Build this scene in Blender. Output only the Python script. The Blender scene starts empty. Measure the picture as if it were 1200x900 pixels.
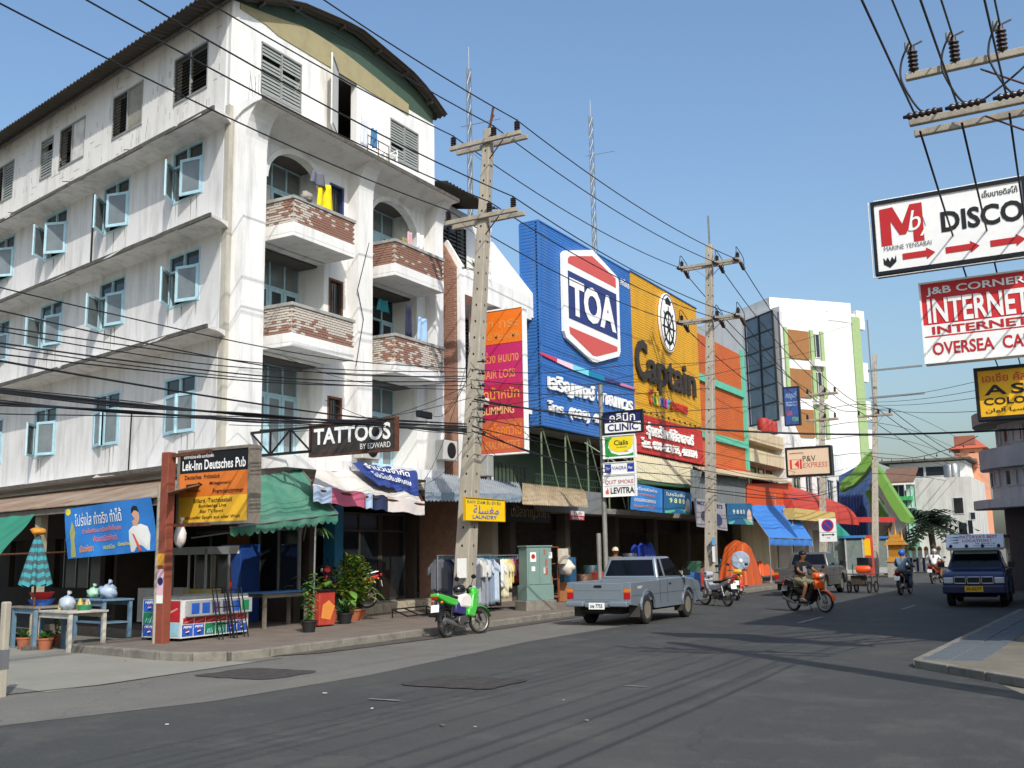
import bpy, bmesh, math, random
import numpy as np
from mathutils import Vector, Matrix
random.seed(7)
SC = bpy.context.scene
COL = SC.collection
PI = math.pi
# ---------------------------------------------------------------- camera (from the photograph's vanishing points)
FPX, CX, CY, EYE = 1213.0, 600.0, 450.0, 1.7
def _cv(px, py): return np.array([px-CX, py-CY, FPX])
_v1, _v2 = _cv(-780, 675), _cv(1300, 638)
_Y = _v2/np.linalg.norm(_v2)
_Z = np.cross(_v1, _v2); _Z /= np.linalg.norm(_Z)
if _Z[1] > 0: _Z = -_Z
_X = np.cross(_Y, _Z)
RW = np.stack([_X, _Y, _Z])
CAM = np.array([0, 0, EYE])
cam_data = bpy.data.cameras.new('camera')
cam_data.sensor_width = 36.0
cam_data.lens = 36.0*FPX/1200.0
cam_data.clip_end = 3000
cam_data.clip_start = .05
cam = bpy.data.objects.new('camera', cam_data)
_r, _u, _f = RW@np.array([1., 0, 0]), RW@np.array([0, -1., 0]), RW@np.array([0, 0, 1.])
cam.matrix_world = Matrix(((_r[0], _u[0], -_f[0], 0), (_r[1], _u[1], -_f[1], 0), (_r[2], _u[2], -_f[2], EYE), (0, 0, 0, 1)))
COL.objects.link(cam)
SC.camera = cam
# ---------------------------------------------------------------- sky, sun, exposure
SUN_EL, SUN_AZ = math.radians(41), math.radians(131)     # azimuth from +Y towards +X
world = bpy.data.worlds.new('World'); SC.world = world; world.use_nodes = True
nt = world.node_tree; nt.nodes.clear()
sky = nt.nodes.new('ShaderNodeTexSky'); sky.sky_type = 'NISHITA'; sky.sun_disc = False
sky.sun_elevation = SUN_EL; sky.sun_rotation = SUN_AZ
sky.air_density = 1.5; sky.dust_density = 3.4; sky.ozone_density = 6.0; sky.altitude = 0
bg = nt.nodes.new('ShaderNodeBackground'); bg.inputs[1].default_value = .145
out = nt.nodes.new('ShaderNodeOutputWorld')
nt.links.new(sky.outputs[0], bg.inputs[0]); nt.links.new(bg.outputs[0], out.inputs[0])
sl = bpy.data.lights.new('sun', 'SUN'); sl.energy = 3.4; sl.angle = math.radians(.55); sl.color = (1, .965, .915)
sun = bpy.data.objects.new('sun', sl); COL.objects.link(sun)
_L = Vector((-math.sin(SUN_AZ)*math.cos(SUN_EL), -math.cos(SUN_AZ)*math.cos(SUN_EL), -math.sin(SUN_EL)))
sun.rotation_euler = _L.to_track_quat('-Z', 'Y').to_euler()
sun.location = (20, -20, 40)
SC.view_settings.view_transform = 'Standard'; SC.view_settings.look = 'None'
SC.view_settings.exposure = 0.3; SC.view_settings.gamma = 1
SC.render.resolution_x = 1024; SC.render.resolution_y = 768
# ---------------------------------------------------------------- pixel -> direction -> point on a known surface
def ray(px, py):
    d = RW@_cv(px, py); return d/np.linalg.norm(d)
def G(px, py, z=0.0):
    d = ray(px, py); return Vector(CAM+d*((z-EYE)/d[2]))
def onX(px, py, x):
    d = ray(px, py); return Vector(CAM+d*(x/d[0]))
def onY(px, py, y):
    d = ray(px, py); return Vector(CAM+d*(y/d[1]))
SO, SU = Vector((-18, 17.75, 0)), Vector((-.978, .2095, 0))      # apartment block: corner, direction of its side wall
SN = Vector((-.2095, -.978, 0))
def SW(px, py, off=0.0):
    d = ray(px, py); o = SO+SN*off
    t = (o.x*SN.x+o.y*SN.y)/(d[0]*SN.x+d[1]*SN.y)
    p = Vector(CAM+d*t); return (p-o).dot(SU), p.z
def SP(s, z, off=0.0):
    p = SO+SU*s+SN*off; return Vector((p.x, p.y, z))
# ---------------------------------------------------------------- materials
def lin(c):
    return tuple(((v/255)/12.92 if v/255 <= .04045 else ((v/255+.055)/1.055)**2.4) for v in c)
_mats = {}
def pm(name, rgb, rough=.65, metal=0.0, var=.12, sc=4.0, dirt=0.0, dcol=(40, 36, 30), streak=False, dsc=1.2, bump=0.0, bsc=60.0, spec=.4, dlo=.45, dhi=.75, emit=0, alpha=1.0, trans=0.0, coat=0.0):
    if name in _mats: return _mats[name]
    m = bpy.data.materials.new(name); m.use_nodes = True; _mats[name] = m
    n = m.node_tree.nodes; l = m.node_tree.links; b = n['Principled BSDF']
    col = lin(rgb)
    b.inputs['Roughness'].default_value = rough; b.inputs['Metallic'].default_value = metal
    b.inputs['Specular IOR Level'].default_value = spec
    b.inputs['Transmission Weight'].default_value = trans
    b.inputs['Coat Weight'].default_value = coat
    tc = n.new('ShaderNodeTexCoord')
    n1 = n.new('ShaderNodeTexNoise'); n1.inputs['Scale'].default_value = sc; n1.inputs['Detail'].default_value = 6; n1.inputs['Roughness'].default_value = .65
    l.new(tc.outputs['Object'], n1.inputs['Vector'])
    mr = n.new('ShaderNodeMapRange'); mr.inputs[1].default_value = .25; mr.inputs[2].default_value = .75
    mr.inputs[3].default_value = 1-var; mr.inputs[4].default_value = 1+var
    l.new(n1.outputs['Fac'], mr.inputs[0])
    mul = n.new('ShaderNodeVectorMath'); mul.operation = 'SCALE'; mul.inputs[0].default_value = col
    l.new(mr.outputs[0], mul.inputs['Scale'])
    cur = mul.outputs[0]
    if dirt > 0:
        mp = n.new('ShaderNodeMapping'); mp.inputs['Scale'].default_value = (1, 1, .13) if streak else (1, 1, 1)
        l.new(tc.outputs['Object'], mp.inputs['Vector'])
        n2 = n.new('ShaderNodeTexNoise'); n2.inputs['Scale'].default_value = dsc*(3 if streak else 1); n2.inputs['Detail'].default_value = 8; n2.inputs['Roughness'].default_value = .7
        l.new(mp.outputs[0], n2.inputs['Vector'])
        r2 = n.new('ShaderNodeMapRange'); r2.inputs[1].default_value = dlo; r2.inputs[2].default_value = dhi; r2.inputs[3].default_value = 0; r2.inputs[4].default_value = dirt
        l.new(n2.outputs['Fac'], r2.inputs[0])
        mx = n.new('ShaderNodeMix'); mx.data_type = 'RGBA'
        l.new(r2.outputs[0], mx.inputs[0]); l.new(cur, mx.inputs[6]); mx.inputs[7].default_value = lin(dcol)+(1,)
        cur = mx.outputs[2]
    l.new(cur, b.inputs['Base Color'])
    if bump > 0:
        n3 = n.new('ShaderNodeTexNoise'); n3.inputs['Scale'].default_value = bsc; n3.inputs['Detail'].default_value = 5
        l.new(tc.outputs['Object'], n3.inputs['Vector'])
        bp = n.new('ShaderNodeBump'); bp.inputs['Strength'].default_value = bump; bp.inputs['Distance'].default_value = .02
        l.new(n3.outputs['Fac'], bp.inputs['Height']); l.new(bp.outputs[0], b.inputs['Normal'])
    if alpha < 1:
        b.inputs['Alpha'].default_value = alpha
    if emit > 0:
        b.inputs['Emission Color'].default_value = col+(1,); b.inputs['Emission Strength'].default_value = emit
    return m
_pc = {}
def paint(r, g, b, rough=.55, metal=0.0, var=.06):
    k = (r, g, b, rough, metal)
    if k not in _pc: _pc[k] = pm('paint_%d_%d_%d_%d_%d' % (r, g, b, int(rough*100), int(metal*100)), (r, g, b), rough, metal, var, 9)
    return _pc[k]
# ---------------------------------------------------------------- mesh collector
def V(*a): return Vector(a)
class MB:
    def __init__(s): s.v = []; s.f = []; s.m = []
    def add(s, vs, fs, m=0):
        b = len(s.v); s.v += [tuple(p) for p in vs]
        for f in fs: s.f.append([i+b for i in f]); s.m.append(m)
        return s
    def obox(s, c, a, b, d, m=0):       # centre and three half vectors
        c, a, b, d = Vector(c), Vector(a), Vector(b), Vector(d)
        vs = [c+a*i+b*j+d*k for k in (-1, 1) for j in (-1, 1) for i in (-1, 1)]
        fl = a.cross(b).dot(d) < 0
        fs = [(0, 2, 3, 1), (4, 5, 7, 6), (0, 1, 5, 4), (2, 6, 7, 3), (0, 4, 6, 2), (1, 3, 7, 5)]
        if fl: fs = [f[::-1] for f in fs]
        return s.add(vs, fs, m)
    def box(s, x0, x1, y0, y1, z0, z1, m=0):
        return s.obox(((x0+x1)/2, (y0+y1)/2, (z0+z1)/2), (abs(x1-x0)/2, 0, 0), (0, abs(y1-y0)/2, 0), (0, 0, abs(z1-z0)/2), m)
    def bar(s, p, q, w, h=None, m=0, up=(0, 0, 1)):
        p, q, up = Vector(p), Vector(q), Vector(up); h = w if h is None else h
        d = q-p; L = d.length; d = d/L
        if abs(d.dot(up)) > .98: up = Vector((1, 0, 0)) if abs(d.x) < .9 else Vector((0, 1, 0))
        sd = d.cross(up).normalized(); u2 = sd.cross(d)
        return s.obox((p+q)/2, d*L/2, sd*w/2, u2*h/2, m)
    def tube(s, pts, r, n=6, m=0, cap=True):
        pts = [Vector(p) for p in pts]; k = len(pts); rs = r if isinstance(r, (list, tuple)) else [r]*k
        vs = []; fs = []; prev = None
        for i, p in enumerate(pts):
            t = (pts[min(i+1, k-1)]-pts[max(i-1, 0)]).normalized()
            if prev is None:
                a = Vector((0, 0, 1)) if abs(t.z) < .9 else Vector((1, 0, 0)); sd = t.cross(a).normalized()
            else:
                sd = prev-t*prev.dot(t); sd.normalize()
            prev = sd; u = t.cross(sd)
            for j in range(n):
                a = 2*PI*j/n; vs.append(p+(sd*math.cos(a)+u*math.sin(a))*rs[i])
        for i in range(k-1):
            for j in range(n):
                j2 = (j+1) % n; fs.append((i*n+j, i*n+j2, (i+1)*n+j2, (i+1)*n+j))
        if cap: fs.append(tuple(range(n))[::-1]); fs.append(tuple((k-1)*n+j for j in range(n)))
        return s.add(vs, fs, m)
    def prism(s, poly, o, u, v, w, m=0, mside=None):   # polygon (a,b) -> o+u*a+v*b, extruded by w
        o, u, v, w = Vector(o), Vector(u), Vector(v), Vector(w); k = len(poly)
        area = sum(poly[i][0]*poly[(i+1) % k][1]-poly[(i+1) % k][0]*poly[i][1] for i in range(k))
        if (area > 0) != (u.cross(v).dot(w) > 0): poly = poly[::-1]
        base = [o+u*a+v*b for a, b in poly]
        s.add(base+[p+w for p in base], [tuple(range(k))[::-1], tuple(range(k, 2*k))], m)
        b0 = len(s.v)-2*k; ms = m if mside is None else mside
        for i in range(k):
            j = (i+1) % k; s.f.append([b0+i, b0+j, b0+k+j, b0+k+i]); s.m.append(ms)
        return s
    def lathe(s, prof, o=(0, 0, 0), n=12, m=0, ax=(0, 0, 1), sx=1.0):
        o = Vector(o); ax = Vector(ax).normalized()
        a = Vector((1, 0, 0)) if abs(ax.x) < .9 else Vector((0, 1, 0)); e1 = ax.cross(a).normalized(); e2 = ax.cross(e1)
        vs = [o+ax*h+(e1*math.cos(2*PI*j/n)*sx+e2*math.sin(2*PI*j/n))*r for r, h in prof for j in range(n)]
        fs = [(i*n+j, i*n+(j+1) % n, (i+1)*n+(j+1) % n, (i+1)*n+j) for i in range(len(prof)-1) for j in range(n)]
        ring = tuple(prof[0]) == tuple(prof[-1])
        if prof[0][0] > 1e-4 and not ring: fs.append(tuple(range(n))[::-1])
        if prof[-1][0] > 1e-4 and not ring: fs.append(tuple((len(prof)-1)*n+j for j in range(n)))
        return s.add(vs, fs, m)
    def ell(s, c, rx, ry, rz, n=12, k=8, m=0, jit=0):
        c = Vector(c); vs = []; fs = []
        for i in range(k+1):
            t = PI*i/k
            for j in range(n):
                a = 2*PI*j/n; q = 1+random.uniform(-jit, jit)
                vs.append(c+Vector((rx*math.sin(t)*math.cos(a)*q, ry*math.sin(t)*math.sin(a)*q, rz*math.cos(t)*q)))
        for i in range(k):
            for j in range(n): fs.append((i*n+j, (i+1)*n+j, (i+1)*n+(j+1) % n, i*n+(j+1) % n))
        return s.add(vs, fs, m)
    def grid(s, fn, nu, nv, m=0, th=None):             # fn(a,b) in 0..1 -> point; th: thickness vector
        vs = [Vector(fn(i/nu, j/nv)) for j in range(nv+1) for i in range(nu+1)]
        fs = [(j*(nu+1)+i, j*(nu+1)+i+1, (j+1)*(nu+1)+i+1, (j+1)*(nu+1)+i) for j in range(nv) for i in range(nu)]
        if th is None: return s.add(vs, fs, m)
        th = Vector(th); N = len(vs); st = nu+1
        fs2 = list(fs)+[tuple(x+N for x in f[::-1]) for f in fs]
        for i in range(nu): fs2.append((i+1, i, i+N, i+1+N)); a = nv*st+i; fs2.append((a, a+1, a+1+N, a+N))
        for j in range(nv): a = j*st; fs2.append((a, a+st, a+st+N, a+N)); a += nu; fs2.append((a+st, a, a+N, a+st+N))
        return s.add(vs+[p+th for p in vs], fs2, m)
    def quad(s, a, b, c, d, m=0): return s.add([a, b, c, d], [(0, 1, 2, 3)], m)
    def build(s, name, mats, parent=None, smooth=False, world=False, bevel=0.0, kind=None, angle=40, seg=2):
        me = bpy.data.meshes.new(name); o = bpy.data.objects.new(name, me); COL.objects.link(o)
        off = Vector((0, 0, 0)); q = parent
        if world:
            while q is not None: off += q.location; q = q.parent
        me.from_pydata([tuple(Vector(p)-off) for p in s.v], [], s.f)
        if not isinstance(mats, (list, tuple)): mats = [mats]
        for m in mats: me.materials.append(m)
        if len(mats) > 1: me.polygons.foreach_set('material_index', s.m)
        me.update()
        if smooth:
            me.polygons.foreach_set('use_smooth', [True]*len(me.polygons))
            if smooth != 'all':
                me.set_sharp_from_angle(angle=math.radians(angle))
        if parent is not None: o.parent = parent
        if bevel > 0:
            b = o.modifiers.new('bevel', 'BEVEL'); b.width = bevel; b.segments = seg; b.limit_method = 'ANGLE'; b.angle_limit = math.radians(35)
        if kind: o['kind'] = kind
        return o
def tag(o, label, cat, group=None):
    o['label'] = label; o['category'] = cat
    if group: o['group'] = group
    return o
def thing(name, label, cat, loc=(0, 0, 0), rz=0.0, group=None):
    o = bpy.data.objects.new(name, None); COL.objects.link(o); o.empty_display_size = .2
    o.location = loc; o.rotation_euler = (0, 0, rz)
    return tag(o, label, cat, group)
def copy_tree(o, parent=None, label=None, group=None):
    c = o.copy(); COL.objects.link(c); c.parent = parent
    if label: c['label'] = label
    if group: c['group'] = group
    for ch in list(o.children): copy_tree(ch, c)
    return c
# ---------------------------------------------------------------- lettering (built-in font, fitted to a rectangle)
_tc = {}
def _glyphs(s, bold, shear, ext, sp):
    k = (s, bold, shear, ext, sp)
    if k in _tc: return _tc[k]
    cu = bpy.data.curves.new('lettering', 'FONT'); cu.body = s; cu.size = 1; cu.offset = bold; cu.shear = shear; cu.resolution_u = 3; cu.space_character = sp
    ob = bpy.data.objects.new('lettering', cu); COL.objects.link(ob)
    dg = bpy.context.evaluated_depsgraph_get()
    me = bpy.data.meshes.new_from_object(ob.evaluated_get(dg))
    vs = [tuple(v.co) for v in me.vertices]; fs = [tuple(p.vertices) for p in me.polygons]
    bpy.data.objects.remove(ob); bpy.data.curves.remove(cu); bpy.data.meshes.remove(me)
    if not vs: vs = [(0, 0, 0), (1, 0, 0), (1, 1, 0)]; fs = [(0, 1, 2)]
    x0 = min(v[0] for v in vs); x1 = max(v[0] for v in vs); y0 = min(v[1] for v in vs); y1 = max(v[1] for v in vs)
    r = ([((v[0]-x0)/(x1-x0), (v[1]-y0)/(y1-y0)) for v in vs], fs)
    _tc[k] = r; return r
def text(mb, s, o, u, v, w, h, n, d=.004, m=0, bold=.012, shear=0.0, ext=0.0, sp=1.0):
    """letters in the rectangle o, o+u*w, o+v*h; n = outward normal; d = stand-off; ext = thickness"""
    o, u, v, n = Vector(o), Vector(u), Vector(v), Vector(n)
    P, F = _glyphs(s, bold, shear, 0, sp)
    if ext <= 0:
        mb.add([o+u*(w*a)+v*(h*b)+n*d for a, b in P], F, m)
    else:
        N = len(P)
        vs = [o+u*(w*a)+v*(h*b)+n*(d+ext) for a, b in P]+[o+u*(w*a)+v*(h*b)+n*d for a, b in P]
        ed = {}
        for f in F:
            for i in range(len(f)):
                e = (f[i], f[(i+1) % len(f)]); ed[e] = 1
        sd = [(b, a, a+N, b+N) for (a, b) in ed if (b, a) not in ed]
        mb.add(vs, list(F)+sd, m)
    return mb
def flat(mb, poly, o, u, v, n, d=.004, m=0):
    o, u, v, n = Vector(o), Vector(u), Vector(v), Vector(n)
    k = len(poly); ar = sum(poly[i][0]*poly[(i+1) % k][1]-poly[(i+1) % k][0]*poly[i][1] for i in range(k))
    if (ar > 0) != (u.cross(v).dot(n) > 0): poly = poly[::-1]
    return mb.add([o+u*a+v*b+n*d for a, b in poly], [tuple(range(k))], m)
def circ(cx, cy, rx, ry=None, n=20, a0=0, a1=2*PI):
    ry = rx if ry is None else ry
    return [(cx+rx*math.cos(a0+(a1-a0)*i/n), cy+ry*math.sin(a0+(a1-a0)*i/n)) for i in range(n if abs(a1-a0-2*PI) < 1e-6 else n+1)]
def rect(a, b, c, d): return [(a, b), (c, b), (c, d), (a, d)]
UX, UY, UZ = Vector((1, 0, 0)), Vector((0, 1, 0)), Vector((0, 0, 1))
# ---------------------------------------------------------------- shared materials
WHITE_WALL = pm('white_wall_paint', (222, 221, 217), .8, var=.06, sc=1.5, dirt=.6, dcol=(122, 117, 106), streak=True, dsc=.75, dlo=.5, dhi=.8, bump=.15, bsc=25)
SIDE_WALL = pm('weathered_wall_paint', (214, 212, 208), .85, var=.08, sc=1.1, dirt=.6, dcol=(112, 107, 98), streak=True, dsc=.8, dlo=.47, dhi=.78, bump=.2, bsc=18)
CONC = pm('concrete', (150, 146, 136), .85, var=.15, sc=3, dirt=.5, dcol=(70, 66, 58), dsc=2, bump=.3, bsc=40)
CONC_D = pm('mossy_concrete', (92, 88, 80), .9, var=.25, sc=5, dirt=.7, dcol=(40, 38, 34), dsc=4, bump=.4, bsc=30)
POLE_C = pm('pole_concrete', (158, 150, 134), .85, var=.1, sc=3, dirt=.5, dcol=(90, 82, 70), streak=True, dsc=1.5, bump=.25, bsc=50)
BLUE_FR = pm('pale_blue_frame_paint', (166, 200, 210), .5, var=.1, sc=8, dirt=.35, dcol=(120, 118, 105), dsc=5)
PANE = pm('dusty_window_glass', (112, 120, 122), .18, var=.25, sc=2.5, spec=.6)
DPANE = pm('dark_window_glass', (30, 36, 40), .08, var=.3, sc=3, spec=.7)
DARK = pm('dark_interior', (26, 23, 21), .95, var=.3, sc=2)
STEEL = pm('galvanised_steel', (150, 152, 150), .45, .7, var=.15, sc=10)
BLACK = pm('black_rubber', (22, 22, 23), .6, var=.15, sc=20)
BLKP = pm('black_painted_metal', (28, 28, 29), .4, .2, var=.2, sc=12)
RUST = pm('rusted_steel', (96, 58, 40), .8, .2, var=.3, sc=12, dirt=.5, dcol=(50, 34, 28), dsc=8)
CHROME = pm('chrome', (200, 200, 200), .15, 1.0, var=.05)
CABLE = pm('cable_sheath', (26, 27, 30), .6, var=.1, sc=2)
WOODG = pm('weathered_wood', (120, 112, 100), .85, var=.25, sc=14, dirt=.4, dsc=6)
WHITE = paint(232, 231, 226); RED = paint(178, 32, 34); NAVY = paint(24, 30, 84); INK = paint(20, 19, 20)
YEL = paint(228, 178, 20); PRW = paint(222, 221, 214, .6)
# ================================================================ SETTING
def asphalt(name, c1, c2, c3):
    m = bpy.data.materials.new(name); m.use_nodes = True; n = m.node_tree.nodes; l = m.node_tree.links; b = n['Principled BSDF']
    b.inputs['Roughness'].default_value = .8; b.inputs['Specular IOR Level'].default_value = .35
    tc = n.new('ShaderNodeTexCoord')
    def noise(sc, det=6, scale=(1, 1, 1), rough=.6):
        mp = n.new('ShaderNodeMapping'); mp.inputs['Scale'].default_value = scale; l.new(tc.outputs['Object'], mp.inputs['Vector'])
        t = n.new('ShaderNodeTexNoise'); t.inputs['Scale'].default_value = sc; t.inputs['Detail'].default_value = det; t.inputs['Roughness'].default_value = rough; l.new(mp.outputs[0], t.inputs['Vector']); return t.outputs['Fac']
    def ramp(f, lo, hi, a=0.0, bb=1.0):
        r = n.new('ShaderNodeMapRange'); r.inputs[1].default_value = lo; r.inputs[2].default_value = hi; r.inputs[3].default_value = a; r.inputs[4].default_value = bb; l.new(f, r.inputs[0]); return r.outputs[0]
    def mix(f, a, c):
        x = n.new('ShaderNodeMix'); x.data_type = 'RGBA'; l.new(f, x.inputs[0])
        if isinstance(a, tuple): x.inputs[6].default_value = a+(1,)
        else: l.new(a, x.inputs[6])
        x.inputs[7].default_value = lin(c)+(1,); return x.outputs[2]
    col = mix(ramp(noise(.16, 5, (1, .35, 1)), .42, .62), lin(c1), c2)              # broad worn areas along the lanes
    col = mix(ramp(noise(.9, 9, (1, 1, 1), .78), .5, .72, 0, .85), col, c3)          # ravelled pale patches
    col = mix(ramp(noise(1.4, 4, (1, .08, 1)), .55, .8, 0, .45), col, tuple(int(v*.72) for v in c1))   # tyre-polished streaks
    col = mix(ramp(noise(55, 3, (1, 1, 1), .8), .58, .7, 0, .7), col, tuple(min(255, int(v*1.5)) for v in c3))  # pale aggregate
    col = mix(ramp(noise(70, 3, (1, 1, 1), .8), .62, .74, 0, .6), col, (34, 34, 34))
    vo = n.new('ShaderNodeTexVoronoi'); vo.feature = 'DISTANCE_TO_EDGE'; vo.inputs['Scale'].default_value = .22
    wn = n.new('ShaderNodeTexNoise'); wn.inputs['Scale'].default_value = 1.5; wn.inputs['Detail'].default_value = 6; l.new(tc.outputs['Object'], wn.inputs['Vector'])
    ad = n.new('ShaderNodeVectorMath'); ad.operation = 'MULTIPLY_ADD'; ad.inputs[1].default_value = (.9, .9, 0); l.new(wn.outputs['Color'], ad.inputs[0]); l.new(tc.outputs['Object'], ad.inputs[2]); l.new(ad.outputs[0], vo.inputs['Vector'])
    col = mix(ramp(vo.outputs['Distance'], .0, .004, .35, 0), col, (36, 35, 33))    # hairline cracks
    l.new(col, b.inputs['Base Color'])
    bp = n.new('ShaderNodeBump'); bp.inputs['Strength'].default_value = .6; bp.inputs['Distance'].default_value = .012; l.new(noise(60, 6, (1, 1, 1), .8), bp.inputs['Height']); l.new(bp.outputs[0], b.inputs['Normal'])
    return m
ASPH = asphalt('asphalt', (58, 59, 57), (68, 68, 64), (88, 85, 78))
ASPH_OLD = asphalt('worn_asphalt', (96, 94, 87), (106, 103, 95), (120, 116, 106))
PATCH = pm('road_patch_asphalt', (60, 56, 52), .9, var=.35, sc=7, dirt=.6, dcol=(86, 80, 72), dsc=9, bump=.9, bsc=50)
EARTH = pm('dusty_ground', (116, 112, 100), .9, var=.15, sc=.5, dirt=.3, dsc=.8)
PAVE = pm('paving', (112, 100, 88), .88, var=.22, sc=2.2, dirt=.7, dcol=(82, 80, 72), dsc=1.8, bump=.4, bsc=22)
KERB = pm('kerb_concrete', (124, 119, 108), .88, var=.15, sc=4, dirt=.7, dcol=(70, 64, 56), dsc=3, bump=.4, bsc=30)
def sheet(name, poly, z, m):
    mb = MB(); mb.add([(x, y, z) for x, y in poly], [tuple(range(len(poly)))])
    o = mb.build(name, m); o['kind'] = 'structure'; return o
def ccw(p):
    a = sum(p[i][0]*p[(i+1) % len(p)][1]-p[(i+1) % len(p)][0]*p[i][1] for i in range(len(p)))
    return p if a > 0 else p[::-1]
sheet('ground', [(-700, -500), (700, -500), (700, 900), (-700, 900)], -.012, EARTH)
sheet('road', [(-13.0, -60), (-.4, -60), (-.4, 12), (-2.2, 17), (-2.2, 44), (4, 90), (60, 100), (60, 116), (-40, 116), (-40, 96), (-13, 90)], 0, ASPH)
sheet('side_street', ccw([tuple(G(0, 851)[:2]), tuple(G(250, 822)[:2]), tuple(G(430, 792)[:2]), tuple(G(620, 752)[:2]), tuple(G(800, 722)[:2]), (-12.9, 34), (-13.1, 13.3), (-60, 24), (-60, 4)]), .004, ASPH_OLD)
APRON = pm('concrete_apron', (132, 129, 117), .88, var=.1, sc=.9, dirt=.45, dcol=(108, 102, 92), dsc=.7, bump=.3, bsc=40)
sheet('side_street_apron', ccw([tuple(G(55, 812)[:2]), tuple(G(300, 776)[:2]), (-13.4, 13.25), (-17.3, 13.9), (-40, 19.0), (-40, 14.5)]), .008, APRON)
ja, jb, jc = G(-20, 818), G(120, 803.5), G(330, 772)
sheet('expansion_joint', [(ja.x, ja.y), (jb.x, jb.y), (jc.x, jc.y), (jc.x-.03, jc.y+.045), (jb.x-.04, jb.y+.06), (ja.x-.05, ja.y+.09)], .0105, pm('joint_grime', (48, 42, 36), .95, var=.4, sc=9))
def blob_patch(name, px, py, w, l, m):
    c = G(px, py); pts = []
    for i in range(28):
        a = 2*PI*i/28; k = max(abs(math.cos(a)), abs(math.sin(a))); r = (1+random.uniform(-.05, .05))/k
        pts.append((c.x+math.cos(a)*r*w/2, c.y+math.sin(a)*r*l/2))
    return sheet(name, pts, .0125, m)
blob_patch('road_patch', 302, 790, 1.5, 1.25, PATCH)
blob_patch('road_patch', 545, 800, 1.45, 1.2, PATCH)
FAINT = pm('worn_road_paint', (150, 148, 142), .8, var=.35, sc=9, dirt=.8, dcol=(80, 80, 80), dsc=14, dlo=.35, dhi=.6)
for p, w, l in (((450, 821), .07, .45), ((745, 805), .05, .3), ((950, 727), .12, 2.4), ((1065, 712), .12, 2.4)):
    c = G(*p); sheet('road_marking', [(c.x-w/2, c.y-l/2), (c.x+w/2, c.y-l/2), (c.x+w/2, c.y+l/2), (c.x-w/2, c.y+l/2)] if p[0] > 900 else [(c.x-l/2, c.y-w/2), (c.x+l/2, c.y-w/2), (c.x+l/2, c.y+w/2), (c.x-l/2, c.y+w/2)], .013, FAINT)
# left pavement: a raised slab with a kerb of separate stones
pl = [(-13.15, 14.2), (-13.35, 13.5), (-13.8, 13.15), (-14.5, 13.12), (-17.6, 13.7), (-17.9, 14.2), (-17.9, 16.6), (-24.5, 18.0), (-24.5, 100), (-13.15, 100)]
mb = MB(); mb.prism(ccw(pl), (0, 0, -.05), UX, UY, (0, 0, .19))
pav = mb.build('pavement', PAVE); pav['kind'] = 'structure'
kl = [(-17.75, 13.72), (-14.5, 13.10), (-13.8, 13.13), (-13.33, 13.47), (-13.13, 14.2), (-13.13, 100)]
def along(path, step):
    out = []
    for (a, b) in zip(path[:-1], path[1:]):
        a, b = Vector(a), Vector(b); n = max(1, round((b-a).length/step))
        out += [(a+(b-a)*(i/n), a+(b-a)*((i+1)/n)) for i in range(n)]
    return out
for a, b in along(kl, 1.0):
    if a.y > 75: break
    d = (b-a).normalized(); nrm = Vector((d.y, -d.x))
    mb = MB(); c = (a+b)/2+nrm*.03
    h = .15+random.uniform(-.006, .008)
    mb.obox((c.x, c.y, h/2-.02), (d.x*((b-a).length/2-.008), d.y*((b-a).length/2-.008), 0), (nrm.x*.085, nrm.y*.085, 0), (0, 0, h/2+.02))
    mb.build('kerb_stone', KERB, pav, bevel=.018)
# gutter dirt strip
sheet('gutter', [(-13.02, 14.2), (-12.55, 15), (-12.35, 19), (-12.6, 26), (-12.8, 60), (-13.02, 60)], .0165, pm('gutter_grime', (70, 64, 56), .9, var=.3, sc=3, dirt=.6, dcol=(110, 104, 94), dsc=2.5, bump=.6, bsc=60))
# right pavement corner
rp0 = G(1080, 782); rp1 = G(1215, 806)
PAVE_R = pm('rough_pavement_concrete', (112, 106, 92), .88, var=.2, sc=1.3, dirt=.6, dcol=(82, 78, 68), dsc=1.5, bump=.3)
mb = MB(); mb.prism(ccw([(rp0.x, rp0.y), (rp1.x, rp1.y), (6, rp1.y-3), (6, 60), (-2.0, 48), (-2.05, 30)]), (0, 0, -.05), UX, UY, (0, 0, .15))
pavr = mb.build('pavement', PAVE_R); pavr['kind'] = 'structure'
TILE_R = pm('bluish_paving_slab', (84, 90, 94), .8, var=.14, sc=3, dirt=.35, dcol=(100, 104, 106), dsc=2.5, bump=.25)
y = rp0.y+.25; tile_me = None
while y < 34:
    for k in range(2):
        t = min(1, (y-rp0.y)/13.4); xk = rp0.x+(-2.05-rp0.x)*t+.18+k*.42
        mb = MB(); mb.box(-.2, .2, -.2, .2, -.03, .012)
        if tile_me is None:
            o = mb.build('paving_slab', TILE_R, pavr, bevel=.012); tile_me = o
        else:
            o = tile_me.copy(); COL.objects.link(o)
        o.location = (xk, y, .1+random.uniform(-.003, .003))
    y += .415
for a, b in along([(rp1.x, rp1.y), (rp0.x, rp0.y), (-2.05, 30)], .9):
    d = (b-a).normalized(); nrm = Vector((-d.y, d.x)); c = (a+b)/2+nrm*.05
    mb = MB(); mb.obox((c.x, c.y, .05), (d.x*((b-a).length/2-.008), d.y*((b-a).length/2-.008), 0), (nrm.x*.07, nrm.y*.07, 0), (0, 0, .062))
    mb.build('kerb_stone', KERB, pavr, bevel=.015)

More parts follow.
